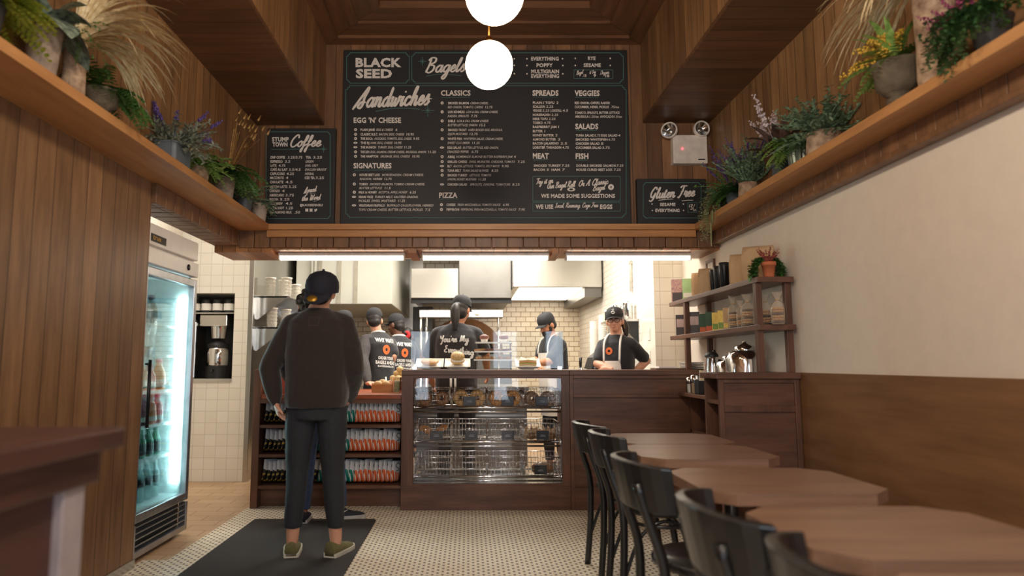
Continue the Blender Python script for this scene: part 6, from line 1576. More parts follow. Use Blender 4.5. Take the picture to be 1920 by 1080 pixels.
for i in range(4):
    x = xc - w * .7 + w * .46 * i; o = MB().rbox(-.028, .028, -.05, .05, 0, .014, .006).build('cookie_slice', [m_cook, m_muff][i % 2]); o.location = (x, y - .015, ZC + TZ[1] + .0165); o.rotation_euler = (0, -.12, .5); tag(o, '%s cookie slice on the middle tray of the tiered stand, %s' % (['golden', 'brown'][i % 2], ORD[i]), 'cookie', 'cookie slices')
for i in range(5):
    x = xc - w * .75 + w * .375 * i; o = MB().ball((0, 0, .012), .028, .03, .014, 14, 8).build('small_biscuit', m_cook); o.location = (x, y - .02, ZC + TZ[0] + .0115); tag(o, 'small round biscuit on the bottom tray of the tiered stand, %s' % ORD[i], 'biscuit', 'biscuits')
for i, (px, rz) in enumerate(((781, .4), (800, -.3))):
    t = thing('wrapped_sandwich', 'wedge sandwich half wrapped in paper at the back left of the case top, %s one' % ['left', 'right'][i], 'sandwich', (at(px, 680, 5.985).x, 5.985, ZC), rz, 'wrapped wedges')
    MB().prism_axis([(-.05, 0), (.05, 0), (.03, .075)], -.025, .025, 'Y').build('bread', m_bread, t); MB().prism_axis([(-.055, 0), (.02, 0), (-.01, .045)], -.028, .028, 'Y').build('paper', m_wpaper, t)

# ================================================================== on the snack counter
ZS = .8895
x = at(717, 715, 5.95).x
t = thing('bread_box', 'small wooden box of rolls on the snack counter', 'box', (x, 5.95, ZS)); m_boxw = wood('pine_box', (150, 96, 52), (200, 142, 84), 'X', 'Z', None)
MB().box(-.085, .085, -.065, .065, 0, .008).build('bottom', m_boxw, t)
for a in ((-.085, .085, -.065, -.057), (-.085, .085, .057, .065), (-.085, -.077, -.057, .057), (.077, .085, -.057, .057)): MB().box(*a, .008, .07).build('side', m_boxw, t)
for i, (dx, dy) in enumerate(((-.038, -.02), (.038, -.015), (0, .03))):
    o = MB().ball((0, 0, 0), .04, .036, .032, 16, 10).build('bread_roll', bm['pale']); o.location = (x + dx * .9, 5.95 + dy * .8, ZS + .068 + .012 * (i == 2)); tag(o, 'pale roll in the wooden box on the snack counter, ' + ['front left', 'front right', 'back'][i], 'bread roll', 'rolls in the wooden box')
x = at(744, 710, 5.9).x
t = thing('tip_jar', 'clear glass tip jar with folded bills on the snack counter', 'jar', (x, 5.9, ZS)); MB().lathe([(.038, 0), (.042, .006), (.042, .125), (.044, .13)], seg=22).build('jar', glass('jar_glass', tint=(.93, .97, .95), refl=1.2, base=.06), t)
for k in range(4): MB().box(-.024, .024, -.001, .001, .004, .09).move(Matrix.Rotation(k * .8, 4, 'Z') @ Matrix.Rotation(.2, 4, 'X') @ Matrix.Translation((0, .01 * k - .015, 0.004))).build('bill', plain('bank_note', (150, 164, 132), .8, var=.3, scale=50), t)
t = thing('egg_bowl', 'white bowl heaped with pale buns beside the bagel case', 'bowl', (at(748, 700, 6.25).x, 6.25, ZS)); MB().lathe([(.05, 0), (.06, .01), (.095, .09), (.10, .095), (.092, .09)], seg=24, cap=True).build('bowl', m_ceramic, t)
bx, by = t.location.x, 6.25
for i, (dx, dy, dz) in enumerate(((-.05, -.03, .115), (.0, -.05, .115), (.05, -.03, .118), (0, .04, .12), (-.02, -.005, .158), (.03, .0, .16), (.01, -.01, .195))):
    o = MB().ball((0, 0, 0), .032, .03, .027, 14, 10).build('bun', bagel_mat('pale_bun_crust', (232, 200, 140)) if i == 0 else bpale); bpale = o.data.materials[0]; o.location = (bx + dx, by + dy, ZS + dz); tag(o, 'pale bun heaped in the white bowl, ' + ['lower left', 'lower front', 'lower right', 'lower back', 'upper left', 'upper right', 'topmost'][i], 'bun', 'buns in the white bowl')
t = thing('red_box', 'orange-red cardboard box at the left end of the snack counter', 'box', (-1.56, 5.8, ZS)); MB().box(-.095, .10, -.16, .16, 0, .17).build('carton', plain('orange_red_card', (196, 88, 62), .6), t, bevel=.004); MB().box(-.095, .10, -.004, .004, .17, .1705).build('tape', m_wpaper, t)
t = thing('paper_cup', 'white paper cup on the orange-red box', 'cup', (-1.55, 5.8, ZS + .1712)); MB().lathe([(.025, 0), (.033, .07)], seg=18).build('cup', m_wpaper, t); MB().torus((0, 0, .07), .033, .002, 18, 6).build('rim', m_wpaper, t)
# ================================================================== on the service counter
t = thing('menu_tray', 'low wooden tray with a stack of napkins on the service counter', 'tray', (at(1255, 690, 5.7).x, 5.72, 1.0865)); MB().rbox(-.13, .12, -.1, .1, 0, .012, .01).build('tray', m_walnut_x, t, bevel=.003); MB().box(-.10, .05, -.07, .07, .012, .028).build('napkins', m_wpaper, t)
lid = None
for i in range(5):
    z = 1.0867 + i * .0125
    if lid is None: o = lid = MB().lathe([(.085, 0), (.09, .004), (.09, .009), (.02, .012)], seg=28, sx=1.1).build('tin_lid', plain('grey_tin', (150, 146, 140), .45, .6))
    else: o = lid.copy(); COL.objects.link(o)
    o.location = (at(1303, 690, 5.72).x, 5.80, z); tag(o, 'grey tin lid on the service counter, %s of its stack' % ['bottom', 'second up', 'middle', 'second from top', 'top'][i], 'lid', 'stacked tin lids')

# ================================================================== shelf unit goods
S1, S2 = 1.6755, 1.3785
def package(px, x, zs, w, d, h, mat, name, label, cat, lab_mat=None, rz=-.5, fold=True, lab_z=(.25, .6), group=None):
    """gusseted paper bag standing at the depth where the photo shows it"""
    y = (x * 1275) / (px - PX0)
    t = thing(name, label, cat, (x, y, zs), rz, group)
    b = MB(); vs = []; n = 12; lv = [(0, 1, 1), (.03, 1, 1), (.35, 1.02, 1.04), (.7, 1, .9), (.9, .99, .45), (1, .98, .10)] if fold else [(0, 1, 1), (1, 1, 1)]
    for z, a, c in lv:
        for i in range(4 * 3):
            q = i // 3; f = (i % 3) / 3
            cs = [(-1, -1), (1, -1), (1, 1), (-1, 1)]; p0, p1 = cs[q], cs[(q + 1) % 4]; jx = random.uniform(-.06, .06) if fold and 0 < z < 1 else 0
            vs.append(((p0[0] + (p1[0] - p0[0]) * f) * w / 2 * (a + jx), (p0[1] + (p1[1] - p0[1]) * f) * d / 2 * (c + jx), z * h))
    m = 12; L = len(lv)
    b.add(vs, [(j * m + i, j * m + (i + 1) % m, (j + 1) * m + (i + 1) % m, (j + 1) * m + i) for j in range(L - 1) for i in range(m)] + [tuple(range(m - 1, -1, -1)), tuple(range((L - 1) * m, L * m))], 0, fold)
    b.build('pouch' if fold else 'carton', mat, t)
    if lab_mat: MB().box(-w * .42, w * .42, -d / 2 * 1.06 - .001, -d / 2 * 1.05, h * lab_z[0], h * lab_z[1]).build('label', lab_mat, t)
    return t
m_purple = plain('purple_print', (150, 96, 120), .5, rgb2=(216, 170, 150), scale=40); m_lime = plain('pale_green_card', (170, 206, 140), .5); m_choc = plain('chocolate_pouch', (60, 44, 42), .45); m_pinkl = plain('pink_paper_label', (214, 186, 182), .6)
m_grn = plain('dark_green_carton', (40, 78, 50), .5); m_yel = plain('yellow_carton', (222, 176, 48), .5, rgb2=(238, 214, 120), scale=60); m_orl = plain('orange_label', (206, 92, 42), .5); m_dkp = plain('dark_plum_card', (66, 50, 56), .5)
t = package(1274, 1.85, S1, .10, .05, .20, m_purple, 'tea_pouch', 'purple patterned pouch at the far left end of the top shelf', 'pouch', m_dkp, -.35, False, (0.02, .42))
t = package(1294, 1.90, S1, .09, .05, .19, m_lime, 'card_box', 'pale green carton on the top shelf', 'box', m_wpaper, -.35, False, (.15, .35))
package(1311, 1.88, S1, .075, .06, .205, m_kraft, 'kraft_bag', 'narrow kraft paper bag on the top shelf, beside the green carton', 'paper bag', None, -.5, group='kraft bags')
package(1328, 1.89, S1, .10, .065, .215, m_kraft, 'kraft_bag', 'kraft paper bag on the top shelf, next to the black tumblers', 'paper bag', None, -.5, group='kraft bags')
package(1393, 1.90, S1, .12, .08, .225, m_kraft, 'kraft_bag', 'tall kraft paper bag right of the black tumblers', 'paper bag', None, -.5, group='kraft bags')
package(1430, 1.93, S1, .19, .10, .24, m_kraft, 'kraft_bag', 'largest kraft paper bag on the top shelf, beside the small potted plant', 'paper bag', None, -.5, group='kraft bags')
tm = thing('travel_tumbler', '', 'tumbler'); MB().lathe([(.026, 0), (.03, .004), (.036, .15), (.036, .153)], seg=22).build('body', m_blackm, tm); MB().lathe([(.037, .153), (.037, .18), (.03, .184)], seg=22).build('lid', m_black, tm); MB().lathe([(.0265, 0), (.031, .008)], seg=22, cap=False).build('base_ring', m_chrome, tm)
for i, (px, x) in enumerate(((1345, 1.93), (1353, 1.89), (1364, 1.86))):
    o = tm if i == 0 else dup(tm, (0, 0, 0)); o.location = (x, x * 1275 / (px - PX0), S1); o.scale = (1, 1, 1.05); o['label'] = 'black travel tumbler on the top shelf, %s of three' % ['leftmost', 'middle', 'rightmost'][i]; o['group'] = 'black tumblers'
package(1279, 1.90, S2, .09, .045, .19, m_choc, 'coffee_pouch', 'dark pouch with pale label at the far left of the second shelf', 'pouch', m_pinkl, -.35, False, (.42, .8), 'dark pouches')
package(1303, 1.90, S2, .09, .045, .19, m_choc, 'coffee_pouch', 'dark pouch with pale label on the second shelf, right of the far post', 'pouch', m_pinkl, -.35, False, (.42, .8), 'dark pouches')
package(1321, 1.87, S2, .055, .05, .15, m_grn, 'tea_box', 'dark green tea box with orange base on the second shelf, left of two', 'box', m_orl, -.5, False, (.02, .3), 'green tea boxes')
package(1333, 1.87, S2, .055, .05, .155, m_grn, 'tea_box', 'dark green tea box with orange base on the second shelf, right of two', 'box', m_orl, -.5, False, (.02, .3), 'green tea boxes')
package(1344, 1.86, S2, .045, .045, .14, m_yel, 'snack_box', 'yellow snack box on the second shelf, left of two', 'box', m_lett, -.5, False, (.1, .4), 'yellow boxes')
package(1355, 1.86, S2, .045, .045, .145, m_yel, 'snack_box', 'yellow snack box on the second shelf, right of two', 'box', m_lett, -.5, False, (.1, .4), 'yellow boxes')
package(1366, 1.88, S2, .05, .05, .16, m_kraft, 'snack_box', 'small brown kraft box right of the yellow boxes', 'box', m_yel, -.5, False, (.1, .3))
m_cello = film('cellophane', (226, 206, 182), .16, .12)
def cookie_bag(px, x, h, r, n, lab):
    y = x * 1275 / (px - PX0); t = thing('cookie_bag', lab, 'cookie bag', (x, y, S2), random.uniform(0, 1), 'cellophane cookie bags')
    b = MB(); prof = [(r * .9, 0), (r, .01), (r * 1.05, h * .4), (r * .9, h * .62), (r * .3, h * .74), (r * .26, h * .78), (r * .7, h * .93), (r * .8, h)]
    vs = []; sg = 18
    for q, z in prof:
        for i in range(sg):
            a = 2 * PI * i / sg; k = 1 + .09 * math.sin(5 * a + 9 * z / h) + random.uniform(-.05, .05); vs.append((q * k * math.cos(a), q * k * math.sin(a) * .8, z))
    b.add(vs, [(j * sg + i, j * sg + (i + 1) % sg, (j + 1) * sg + (i + 1) % sg, (j + 1) * sg + i) for j in range(len(prof) - 1) for i in range(sg)] + [tuple(range(sg - 1, -1, -1))], 0, True)
    b.build('wrap', m_cello, t); MB().torus((0, 0, h * .76), r * .3, .004, 14, 6, sz=1).build('tie', m_kraft, t)
    for k in range(n):
        MB().lathe([(.0, 0), (r * .72, .002), (r * .78, .008), (r * .7, .014), (0, .016)], (random.uniform(-.004, .004), random.uniform(-.004, .004), .006 + k * .0165), 16, cap=False).build('cookie', m_cook if k % 3 else m_choc, t)
for i, (px, x, h, r, n, l) in enumerate(((1378, 1.87, .235, .042, 7, 'leftmost, tall'), (1391, 1.87, .19, .03, 5, 'small and narrow, second from left'), (1405, 1.86, .22, .045, 7, 'left of the near post'), (1438, 1.93, .21, .045, 6, 'just right of the near post'), (1462, 1.91, .20, .046, 6, 'rightmost, dark cookies'))):
    cookie_bag(px, x, h, r, n, 'cellophane bag of cookies on the second shelf, ' + l)
t = thing('picture_frame', 'small dark picture frame on the right wall above the green carton', 'picture frame', (2.038, 5.62, 1.80)); MB().box(-.018, 0, -.09, .09, 0, .02).build('frame_side', m_walnut_y, t)
MB().box(-.018, 0, -.09, .09, .18, .20).build('frame_side', m_walnut_y, t)
for y in (-.09, .07): MB().box(-.018, 0, y, y + .02, .02, .18).build('frame_side', m_walnut_y, t)
MB().box(-.008, 0, -.07, .07, .02, .18).build('print', m_wpaper, t)
# urns, press and pitcher under the shelf, on the low ledge
ZL = .9125
def urn(px, y, s, lab):
    x = min(at(px, 690, y).x, 1.895); t = thing('steel_urn', lab, 'urn', (x, y, ZL), 0, 'steel urns')
    MB().lathe([(.10 * s, 0), (.125 * s, .02), (.13 * s, .05), (.13 * s, .235 * s + .02), (.115 * s, .275 * s + .02), (.065 * s, .30 * s + .02)], seg=28).build('body', m_chrome, t)
    MB().lathe([(.068 * s, .30 * s + .02), (.068 * s, .325 * s + .02), (.03 * s, .34 * s + .02), (.014 * s, .35 * s + .02), (.014 * s, .365 * s + .02)], seg=24).build('lid', m_chrome, t)
    MB().tube([(0, -.125 * s, .07), (0, -.16 * s, .07), (0, -.165 * s, .045)], .010, 8).build('tap', m_black, t)
urn(1410, 4.66, .98, 'large polished steel urn under the shelf unit, nearest the camera'); urn(1370, 4.93, .78, 'polished steel urn partly behind the nearest one')
x = at(1340, 690, 5.25).x; t = thing('glass_carafe', 'clear glass carafe with a tall neck at the far end of the low ledge', 'carafe', (x, 5.25, ZL)); MB().lathe([(.05, 0), (.055, .01), (.055, .12), (.022, .19), (.020, .26), (.024, .27)], seg=22).build('glass_body', glass('carafe_glass', refl=1.3, base=.08), t); MB().lathe([(.012, .26), (.018, .275), (.012, .32), (.006, .33)], seg=14).build('stopper', m_black, t)
x = at(1354, 690, 5.05).x; t = thing('steel_pitcher', 'steel milk pitcher with black handle on the low ledge', 'pitcher', (x - .05, 5.12, ZL)); t.scale = (1.15, 1.15, 1.3); MB().lathe([(.05, 0), (.055, .02), (.05, .12), (.042, .20), (.045, .21)], seg=22).build('body', m_chrome, t); MB().ball((0, 0, .215), .044, .044, .028, 18, 10).build('lid', m_black, t); MB().tube([(.045, 0, .19), (.09, -.01, .18), (.085, -.01, .08), (.052, 0, .06)], .010, 8).build('handle', m_black, t)
t = thing('glass_tumbler', 'small glass on the low ledge behind the steel pitcher', 'glass', (1.80, 5.36, ZL)); MB().lathe([(.03, 0), (.035, .13)], seg=18).build('wall', glass('tumbler_glass', refl=1.2, base=.07), t); MB().lathe([(.029, .003), (.03, .03)], seg=18).build('water', m_clearb, t)
for i, (px, y, r, h, l) in enumerate(((1293, 5.30, .022, .12, 'left'), (1301, 5.20, .028, .14, 'right'))):
    x = max(at(px, 730, y).x, 1.69 + r); t = thing('sugar_shaker', 'glass shaker with steel lid at the left edge of the low ledge, %s of two' % l, 'shaker', (x, y, ZL), group='glass shakers'); MB().lathe([(r * .9, 0), (r, .01), (r, h * .75)], seg=18).build('glass_body', glass('shaker_glass_%d' % i, refl=1.2, base=.1), t); MB().lathe([(r * .8, .003), (r * .8, h * .55)], seg=16).build('contents', [m_wpaper, m_kraft][i], t); MB().lathe([(r * 1.03, h * .75), (r * .9, h * .95), (r * .3, h)], seg=18).build('lid', m_chrome, t)
t = thing('stir_stick_holder', 'black square holder full of wooden stir sticks at the edge of the low ledge', 'holder', (1.73, 5.05, ZL)); 
for a in ((-.045, .045, -.045, -.039), (-.045, .045, .039, .045), (-.045, -.039, -.039, .039), (.039, .045, -.039, .039)): MB().box(*a, 0, .10).build('side', m_black, t)
MB().box(-.045, .045, -.045, .045, 0, .004).build('bottom', m_black, t)
m_stick = plain('birch_stick', (222, 196, 156), .7)
for k in range(14): MB().box(-.003, .003, -.001, .001, 0, .17).move(Matrix.Translation((random.uniform(-.025, .02), random.uniform(-.025, .025), .005)) @ Matrix.Rotation(random.uniform(-.05, .12), 4, 'Y') @ Matrix.Rotation(random.uniform(-.12, .12), 4, 'X')).build('stick', m_stick if k % 3 else m_wpaper, t)
b = MB(); b.ball((0, 0, .05), .05, .05, .05, 14, 10); b.v = [tuple(Vector(p) + Vector((random.uniform(-.008, .008) for _ in range(3)))) for p in b.v]; o = b.build('foil_parcel', m_chrome); o.location = (1.81, 4.98, .636); tag(o, 'crumpled silver foil parcel on the dark lower shelf under the ledge', 'parcel')
# ================================================================== plants on the ledges
def leafm(name, c1, c2, rough=.5):
    M = Mat(name); tc = M.n('ShaderNodeTexCoord'); n = M.noise(tc.outputs['Object'], 40, 3)
    r = M.n('ShaderNodeMapRange'); M.put(r.inputs[0], n); r.inputs[1].default_value = .35; r.inputs[2].default_value = .65
    M.set(Base_Color=M.mix(r.outputs[0], srgb(*c1), srgb(*c2)), Roughness=rough); M.b.inputs['Subsurface Weight'].default_value = .0
    return M.m
L_fern = leafm('fern_green', (56, 98, 46), (104, 150, 74)); L_yel = leafm('yellow_green_leaf', (120, 138, 40), (170, 170, 62)); L_gold = leafm('goldenrod_bloom', (186, 142, 36), (214, 176, 70))
L_dark = leafm('dark_green_leaf', (50, 84, 48), (84, 124, 66)); L_sil = leafm('silver_leaf', (122, 130, 112), (172, 178, 158)); L_beg = leafm('begonia_leaf', (54, 66, 62), (138, 152, 132)); L_purp = leafm('purple_bloom', (64, 48, 110), (106, 84, 150))
L_straw = leafm('dry_straw', (206, 180, 132), (240, 222, 182)); L_wheat = leafm('wheat_stem', (150, 112, 62), (190, 152, 94)); L_blue = leafm('blue_green_leaf', (94, 122, 96), (142, 168, 134)); L_lime = leafm('light_fern_green', (104, 142, 62), (152, 184, 98)); L_plum = leafm('plum_leaf', (54, 40, 38), (92, 66, 58)); L_var = leafm('variegated_leaf', (138, 146, 96), (196, 196, 150)); L_mag = leafm('magenta_bloom', (110, 36, 72), (150, 60, 96)); L_pale = leafm('pale_spike', (176, 160, 166), (206, 190, 190))
P_stone = plain('weathered_stone', (128, 112, 98), .9, var=.3, scale=30, bump=.4, rgb2=(166, 148, 134)); P_urn = plain('dark_stone_urn', (78, 68, 54), .8, var=.3, scale=18, bump=.3, rgb2=(108, 96, 78)); P_zinc = plain('blue_grey_zinc', (104, 112, 120), .5, .3, var=.15, scale=12); P_bark = plain('birch_bark', (196, 168, 140), .9, scale=18, bump=.6, rgb2=(112, 84, 66)); P_pale = plain('pale_clay', (176, 160, 146), .85, var=.12); P_dk = plain('charcoal_pot', (52, 48, 46), .7, var=.2); P_galv = plain('galvanised_tin', (128, 134, 122), .4, .6, var=.25, scale=20); P_terra = plain('terracotta', (190, 106, 66), .8, var=.1, scale=20)
rnd = random.Random(11)
U = rnd.uniform
def blade(b, p, d, L, w, droop, seg=5, flat=False, prof=None):
    """one leaf blade: curved, tapered, double width in the middle"""
    d = Vector(d).normalized(); p = Vector(p); vs = []; prof = prof or [.35, .9, 1, .75, .4, .02]
    for k in range(seg + 1):
        t = k / seg; s = d.cross(Vector((0, 0, 1)))
        if s.length < .05: s = Vector((1, 0, 0))
        s.normalize(); ww = w * prof[min(int(t * (len(prof) - 1) + .5), len(prof) - 1)]
        vs += [p + s * ww, p - s * ww]
        p = p + d * (L / seg); d = (d + Vector((0, 0, -droop / seg))).normalized()
    b.add(vs, [(2 * k, 2 * k + 1, 2 * k + 3, 2 * k + 2) for k in range(seg)], 0, True)
    return p
def rdir(up=.5, sp=1.): 
    a = U(0, 2 * PI); return Vector((math.cos(a) * sp, math.sin(a) * sp, up))
def fern(b, c, n, L, w=.02, droop=1.6, up=(.3, 1.4), bias=(0, 0)):
    for i in range(n):
        d = rdir(U(*up)); d.x += bias[0]; d.y += bias[1]; d.normalize(); p = Vector(c) + Vector((U(-.02, .02), U(-.02, .02), 0)); l = L * U(.65, 1.1); m = 13
        for k in range(m):
            t = k / m; q = p + d * (l / m); s = d.cross(Vector((0, 0, 1)))
            if s.length < .05: s = Vector((1, 0, 0))
            s.normalize(); lw = w * 2.2 * math.sin(PI * min(1, t * .85 + .15)) + .004
            for sg in (-1, 1): blade(b, p, s * sg + d * .45 + Vector((0, 0, -.15)), lw, l / m * .42, .3, 2, prof=[.6, 1, .1])
            p = q; d = (d + Vector((0, 0, -droop / m))).normalized()
def bush(b, c, n, L, leaf, lw, per=14, up=(.2, 1.5), droop=.6, bias=(0, 0), sp=1.):
    for i in range(n):
        d = rdir(U(*up), sp); d.x += bias[0]; d.y += bias[1]; d.normalize(); p = Vector(c) + Vector((U(-.025, .025), U(-.025, .025), 0)); l = L * U(.55, 1.1)
        P = [p.copy()]
        for k in range(per):
            p = p + d * (l / per); d = (d + Vector((U(-.12, .12), U(-.12, .12), -droop / per + U(-.05, .05)))).normalized(); P.append(p.copy())
            for q in range(2): blade(b, p, rdir(U(-.3, .8)) + d * .5, leaf * U(.6, 1.2), lw, .5, 2, prof=[.5, 1, .1])
        b.tube(P[::3] + [P[-1]], .0016, 4, cap=False)
def trail(b, c, n, L, leaf=.012, spread=.05, out=(0, 0), g=.16, up=.5):
    for i in range(n):
        p = Vector(c) + Vector((U(-spread, spread), U(-spread, spread), U(0, .03))); d = Vector((U(-.6, .6) + out[0], U(-.6, .6) + out[1], up)).normalized(); l = L * U(.6, 1.1); m = int(l / .011)
        for k in range(m):
            p = p + d * .011; d = (d + Vector((U(-.1, .1), U(-.1, .1), -g))).normalized()
            for q in range(2): blade(b, p, rdir(U(-.6, .3)), leaf, leaf * .4, .2, 2, prof=[.6, 1, .2])
def spikes(b, c, n, L, up=(1.2, 2.5), r=.008, frac=.4, bias=(0, 0)):
    for i in range(n):
        d = rdir(U(*up)); d.x += bias[0]; d.y += bias[1]; d.normalize(); l = L * U(.75, 1.1); p = Vector(c); e = p + d * l; s = p + d * l * (1 - frac); b.tube([p, e], .0014, 4, cap=False)
        for k in range(9):
            q = s.lerp(e, k / 8)
            for j in range(3): b.ball(q + Vector((U(-1, 1), U(-1, 1), U(-1, 1))) * r * .8, r * (1 - .5 * k / 8) * .7, seg=5, rings=4)
def plant(label, loc, pot, potm, parts, pname='pot'):
    t = thing('potted_plant', label, 'plant', loc)
    if isinstance(pot, MB): pot.build(pname, potm, t)
    else: MB().lathe(pot, seg=24).build(pname, potm, t)
    for nm, fn, m in parts:
        b = MB(); fn(b); b.build(nm, m, t)
    return t
def clampx(b, lo=None, hi=None, zlo=None, zband=None):
    """leaves pressed against the wall stay in front of it"""
    out = []
    for p in b.v:
        x, y, z = p
        if lo is not None and x < lo: x = lo + U(0, .012)
        if hi is not None and x > hi: x = hi - U(0, .012)
        if zlo is not None and z < zlo and (zband is None or zband[0] < x < zband[1]): z = zlo + U(0, .01)
        out.append((x, y, z))
    b.v = out
ZT = 2.2505
def W1(f, lo=None, hi=None, edge=None):
    """keep foliage in front of the wall and above the ledge where the ledge is under it"""
    def g(b): f(b); clampx(b, lo, hi, .008, edge)
    return g
def LEFT(f, x): return W1(f, lo=-1.772 - x, edge=(-9, -1.585 - x))
def RIGHT(f, x): return W1(f, hi=2.022 - x, edge=(1.805 - x, 9))
x = -1.68
plant('yellow-green fern at the near left end of the left ledge, cut by the frame', (x, 2.22, ZT), [(.05, 0), (.07, .12), (.075, .13), (.06, .125)], P_dk, [('foliage', LEFT(lambda b: fern(b, (0, 0, .13), 46, .27, .019, 1.6, (.2, 1.3), (.3, .15)), x), L_yel)])
plant('begonia with large dark silvery leaves in a tall stone pot on the left ledge', (x + .01, 2.54, ZT), [(.045, 0), (.05, .01), (.065, .17), (.075, .20), (.06, .195)], P_stone,
      [('foliage', LEFT(lambda b: [blade(b, (0, 0, .2), d, l, w, dr, 6, prof=[.3, .8, 1, .9, .6, .05]) for d, l, w, dr in (((.9, -.5, .5), .24, .062, 2.4), ((.8, .5, .4), .22, .060, 2.6), ((.2, -1, .5), .22, .058, 2.2), ((.5, 1, .35), .24, .062, 2.2), ((.3, .3, 1.2), .22, .055, 1.6), ((.9, 0, .9), .25, .06, 2.2), ((-.2, .9, .8), .22, .055, 2), ((.0, -.6, 1.0), .22, .055, 1.8))], x), L_beg)])
b_ = MB().lathe([(.042, 0), (.046, .02), (.043, .12), (.047, .22), (.043, .24)], seg=18); b_.v = [(p[0] * (1 + U(-.06, .06)), p[1] * (1 + U(-.06, .06)), p[2]) for p in b_.v]
plant('birch log vase with pampas grass and a hanging green string on the left ledge', (x + .01, 2.75, ZT), b_, P_bark,
      [('dry_grass', LEFT(lambda b: [blade(b, (0, 0, .23), Vector((U(.1, .9), U(-.2, 1.1), U(.5, 1.5))), U(.35, .58), U(.006, .014), U(1.6, 3.2), 9, prof=[.3, .6, .8, 1, 1, .9, .8, .6, .4, .05]) for _ in range(90)], x), L_straw),
       ('trailing_stems', LEFT(lambda b: trail(b, (.03, -.04, .22), 9, .26, .010, .018, (.5, -.4)), x), L_fern)], 'bark_vase')
plant('green fern in a low stone urn, beside the birch log on the left ledge', (x, 2.985, ZT), [(.05, 0), (.055, .012), (.03, .025), (.034, .035), (.07, .06), (.076, .11), (.083, .125), (.07, .12)], P_urn, [('foliage', LEFT(lambda b: (fern(b, (0, 0, .12), 50, .26, .018, 1.9, (.2, 1.4), (.5, .3)), fern(b, (.03, .02, .12), 8, .28, .014, 2.6, (.1, .4), (.8, .5))), x), L_fern)])
tro = MB().rbox(-.065, .065, -.11, .11, 0, .11, .02); tro.rbox(-.07, .07, -.115, .115, .105, .115, .02)
plant('lavender with silver leaves in a blue-grey zinc trough on the left ledge', (x, 3.74, ZT), tro, P_zinc, [('foliage', LEFT(lambda b: bush(b, (0, 0, .11), 90, .25, .034, .007, 14, (.0, 1.6), .7, (.25, .15)), x), L_sil), ('flowers', LEFT(lambda b: spikes(b, (0, 0, .1), 11, .29, (.5, 1.8), .010, .22, (.3, .2)), x), L_purp)], 'trough')
plant('loose light green plant in a brown bark pot, right of the lavender', (x, 4.12, ZT), [(.055, 0), (.06, .10), (.05, .105)], P_bark, [('foliage', LEFT(lambda b: (bush(b, (0, 0, .10), 40, .20, .032, .011, 9, (.1, 1.2), 1.0, (.3, .1)), fern(b, (0, 0, .1), 10, .22, .012, 2.2, (.2, .8), (.6, 0))), x), L_lime)])
plant('full green fern with dry wheat stems behind it, on the left ledge', (x, 4.56, ZT), [(.055, 0), (.072, .15), (.078, .16), (.062, .155)], P_stone, [('foliage', LEFT(lambda b: fern(b, (0, 0, .16), 66, .33, .020, 2.2, (.2, 1.5), (.5, -.1)), x), L_fern),
      ('wheat_stems', LEFT(lambda b: [(lambda e: b.tube([e, e + Vector((.01, .03, .05))], [.008, .003], 6))(blade(b, (0, .05, .16), Vector((U(-.05, .6), U(.1, .7), U(1.2, 2.2))), U(.30, .46), .004, U(.0, .9), 6, prof=[1, 1, 1, 1, 1, 1])) for _ in range(22)], x), L_wheat)])
plant('small blue-green leafy plant in a grey pot near the coffee board', (x, 4.98, ZT), [(.045, 0), (.058, .10), (.062, .11), (.05, .105)], P_zinc, [('foliage', LEFT(lambda b: bush(b, (0, 0, .1), 44, .24, .026, .009, 11, (.2, 1.8), .6, (.2, .2)), x), L_blue)])
plant('grey-leaved plant in a pale clay pot at the left end of the coffee board', (x + .025, 5.26, ZT), [(.05, 0), (.065, .13), (.07, .14), (.056, .135)], P_pale, [('foliage', LEFT(lambda b: bush(b, (0, 0, .13), 34, .15, .022, .009, 8, (.0, 1.0), 1.2, (.2, -.1)), x), L_blue)])
x = 1.92
plant('trailing variegated vine hanging over the corner of the right ledge', (1.945, 5.02, ZT), [(.05, 0), (.065, .12), (.055, .115)], P_dk, [('foliage', RIGHT(lambda b: bush(b, (0, 0, .12), 44, .18, .026, .010, 11, (.1, 1.2), .9, (-.05, -.2)), 1.945), L_blue), ('trailing_stems', RIGHT(lambda b: trail(b, (-.05, -.02, .11), 22, .44, .016, .035, (-1.0, -.5)), 1.945), L_var)])
plant('feathery green plant with lavender spikes behind it on the right ledge', (x, 4.78, ZT), [(.05, 0), (.06, .10), (.05, .10)], P_zinc, [('foliage', RIGHT(lambda b: (fern(b, (0, 0, .1), 40, .25, .018, 1.8, (.2, 1.4), (-.2, -.1)), bush(b, (0, 0, .1), 22, .28, .024, .009, 10, (.5, 1.8), .5, (-.1, -.05))), x), L_fern), ('flowers', RIGHT(lambda b: spikes(b, (0, 0, .1), 15, .36, (1.1, 2.6), .010, .4, (-.2, .0)), x), L_purp)])
b_ = MB().lathe([(.06, 0), (.063, .03), (.06, .10), (.062, .11)], seg=18); b_.v = [(p[0] * (1 + U(-.05, .05)), p[1] * (1 + U(-.05, .05)), p[2]) for p in b_.v]
plant('upright blue-green herb with purple spikes in a bark pot on the right ledge', (x - .01, 4.52, ZT), b_, P_bark, [('foliage', RIGHT(lambda b: bush(b, (0, 0, .1), 56, .32, .028, .008, 14, (.7, 2.2), .3, (-.05, .05)), x - .01), L_blue), ('flowers', RIGHT(lambda b: spikes(b, (0, 0, .1), 9, .36, (1.4, 2.6), .009, .4), x - .01), L_purp)], 'bark_pot')
bx_ = MB().rbox(-.055, .055, -.055, .055, 0, .085, .006); bx_.rbox(-.065, .065, -.065, .065, .08, .10, .006)
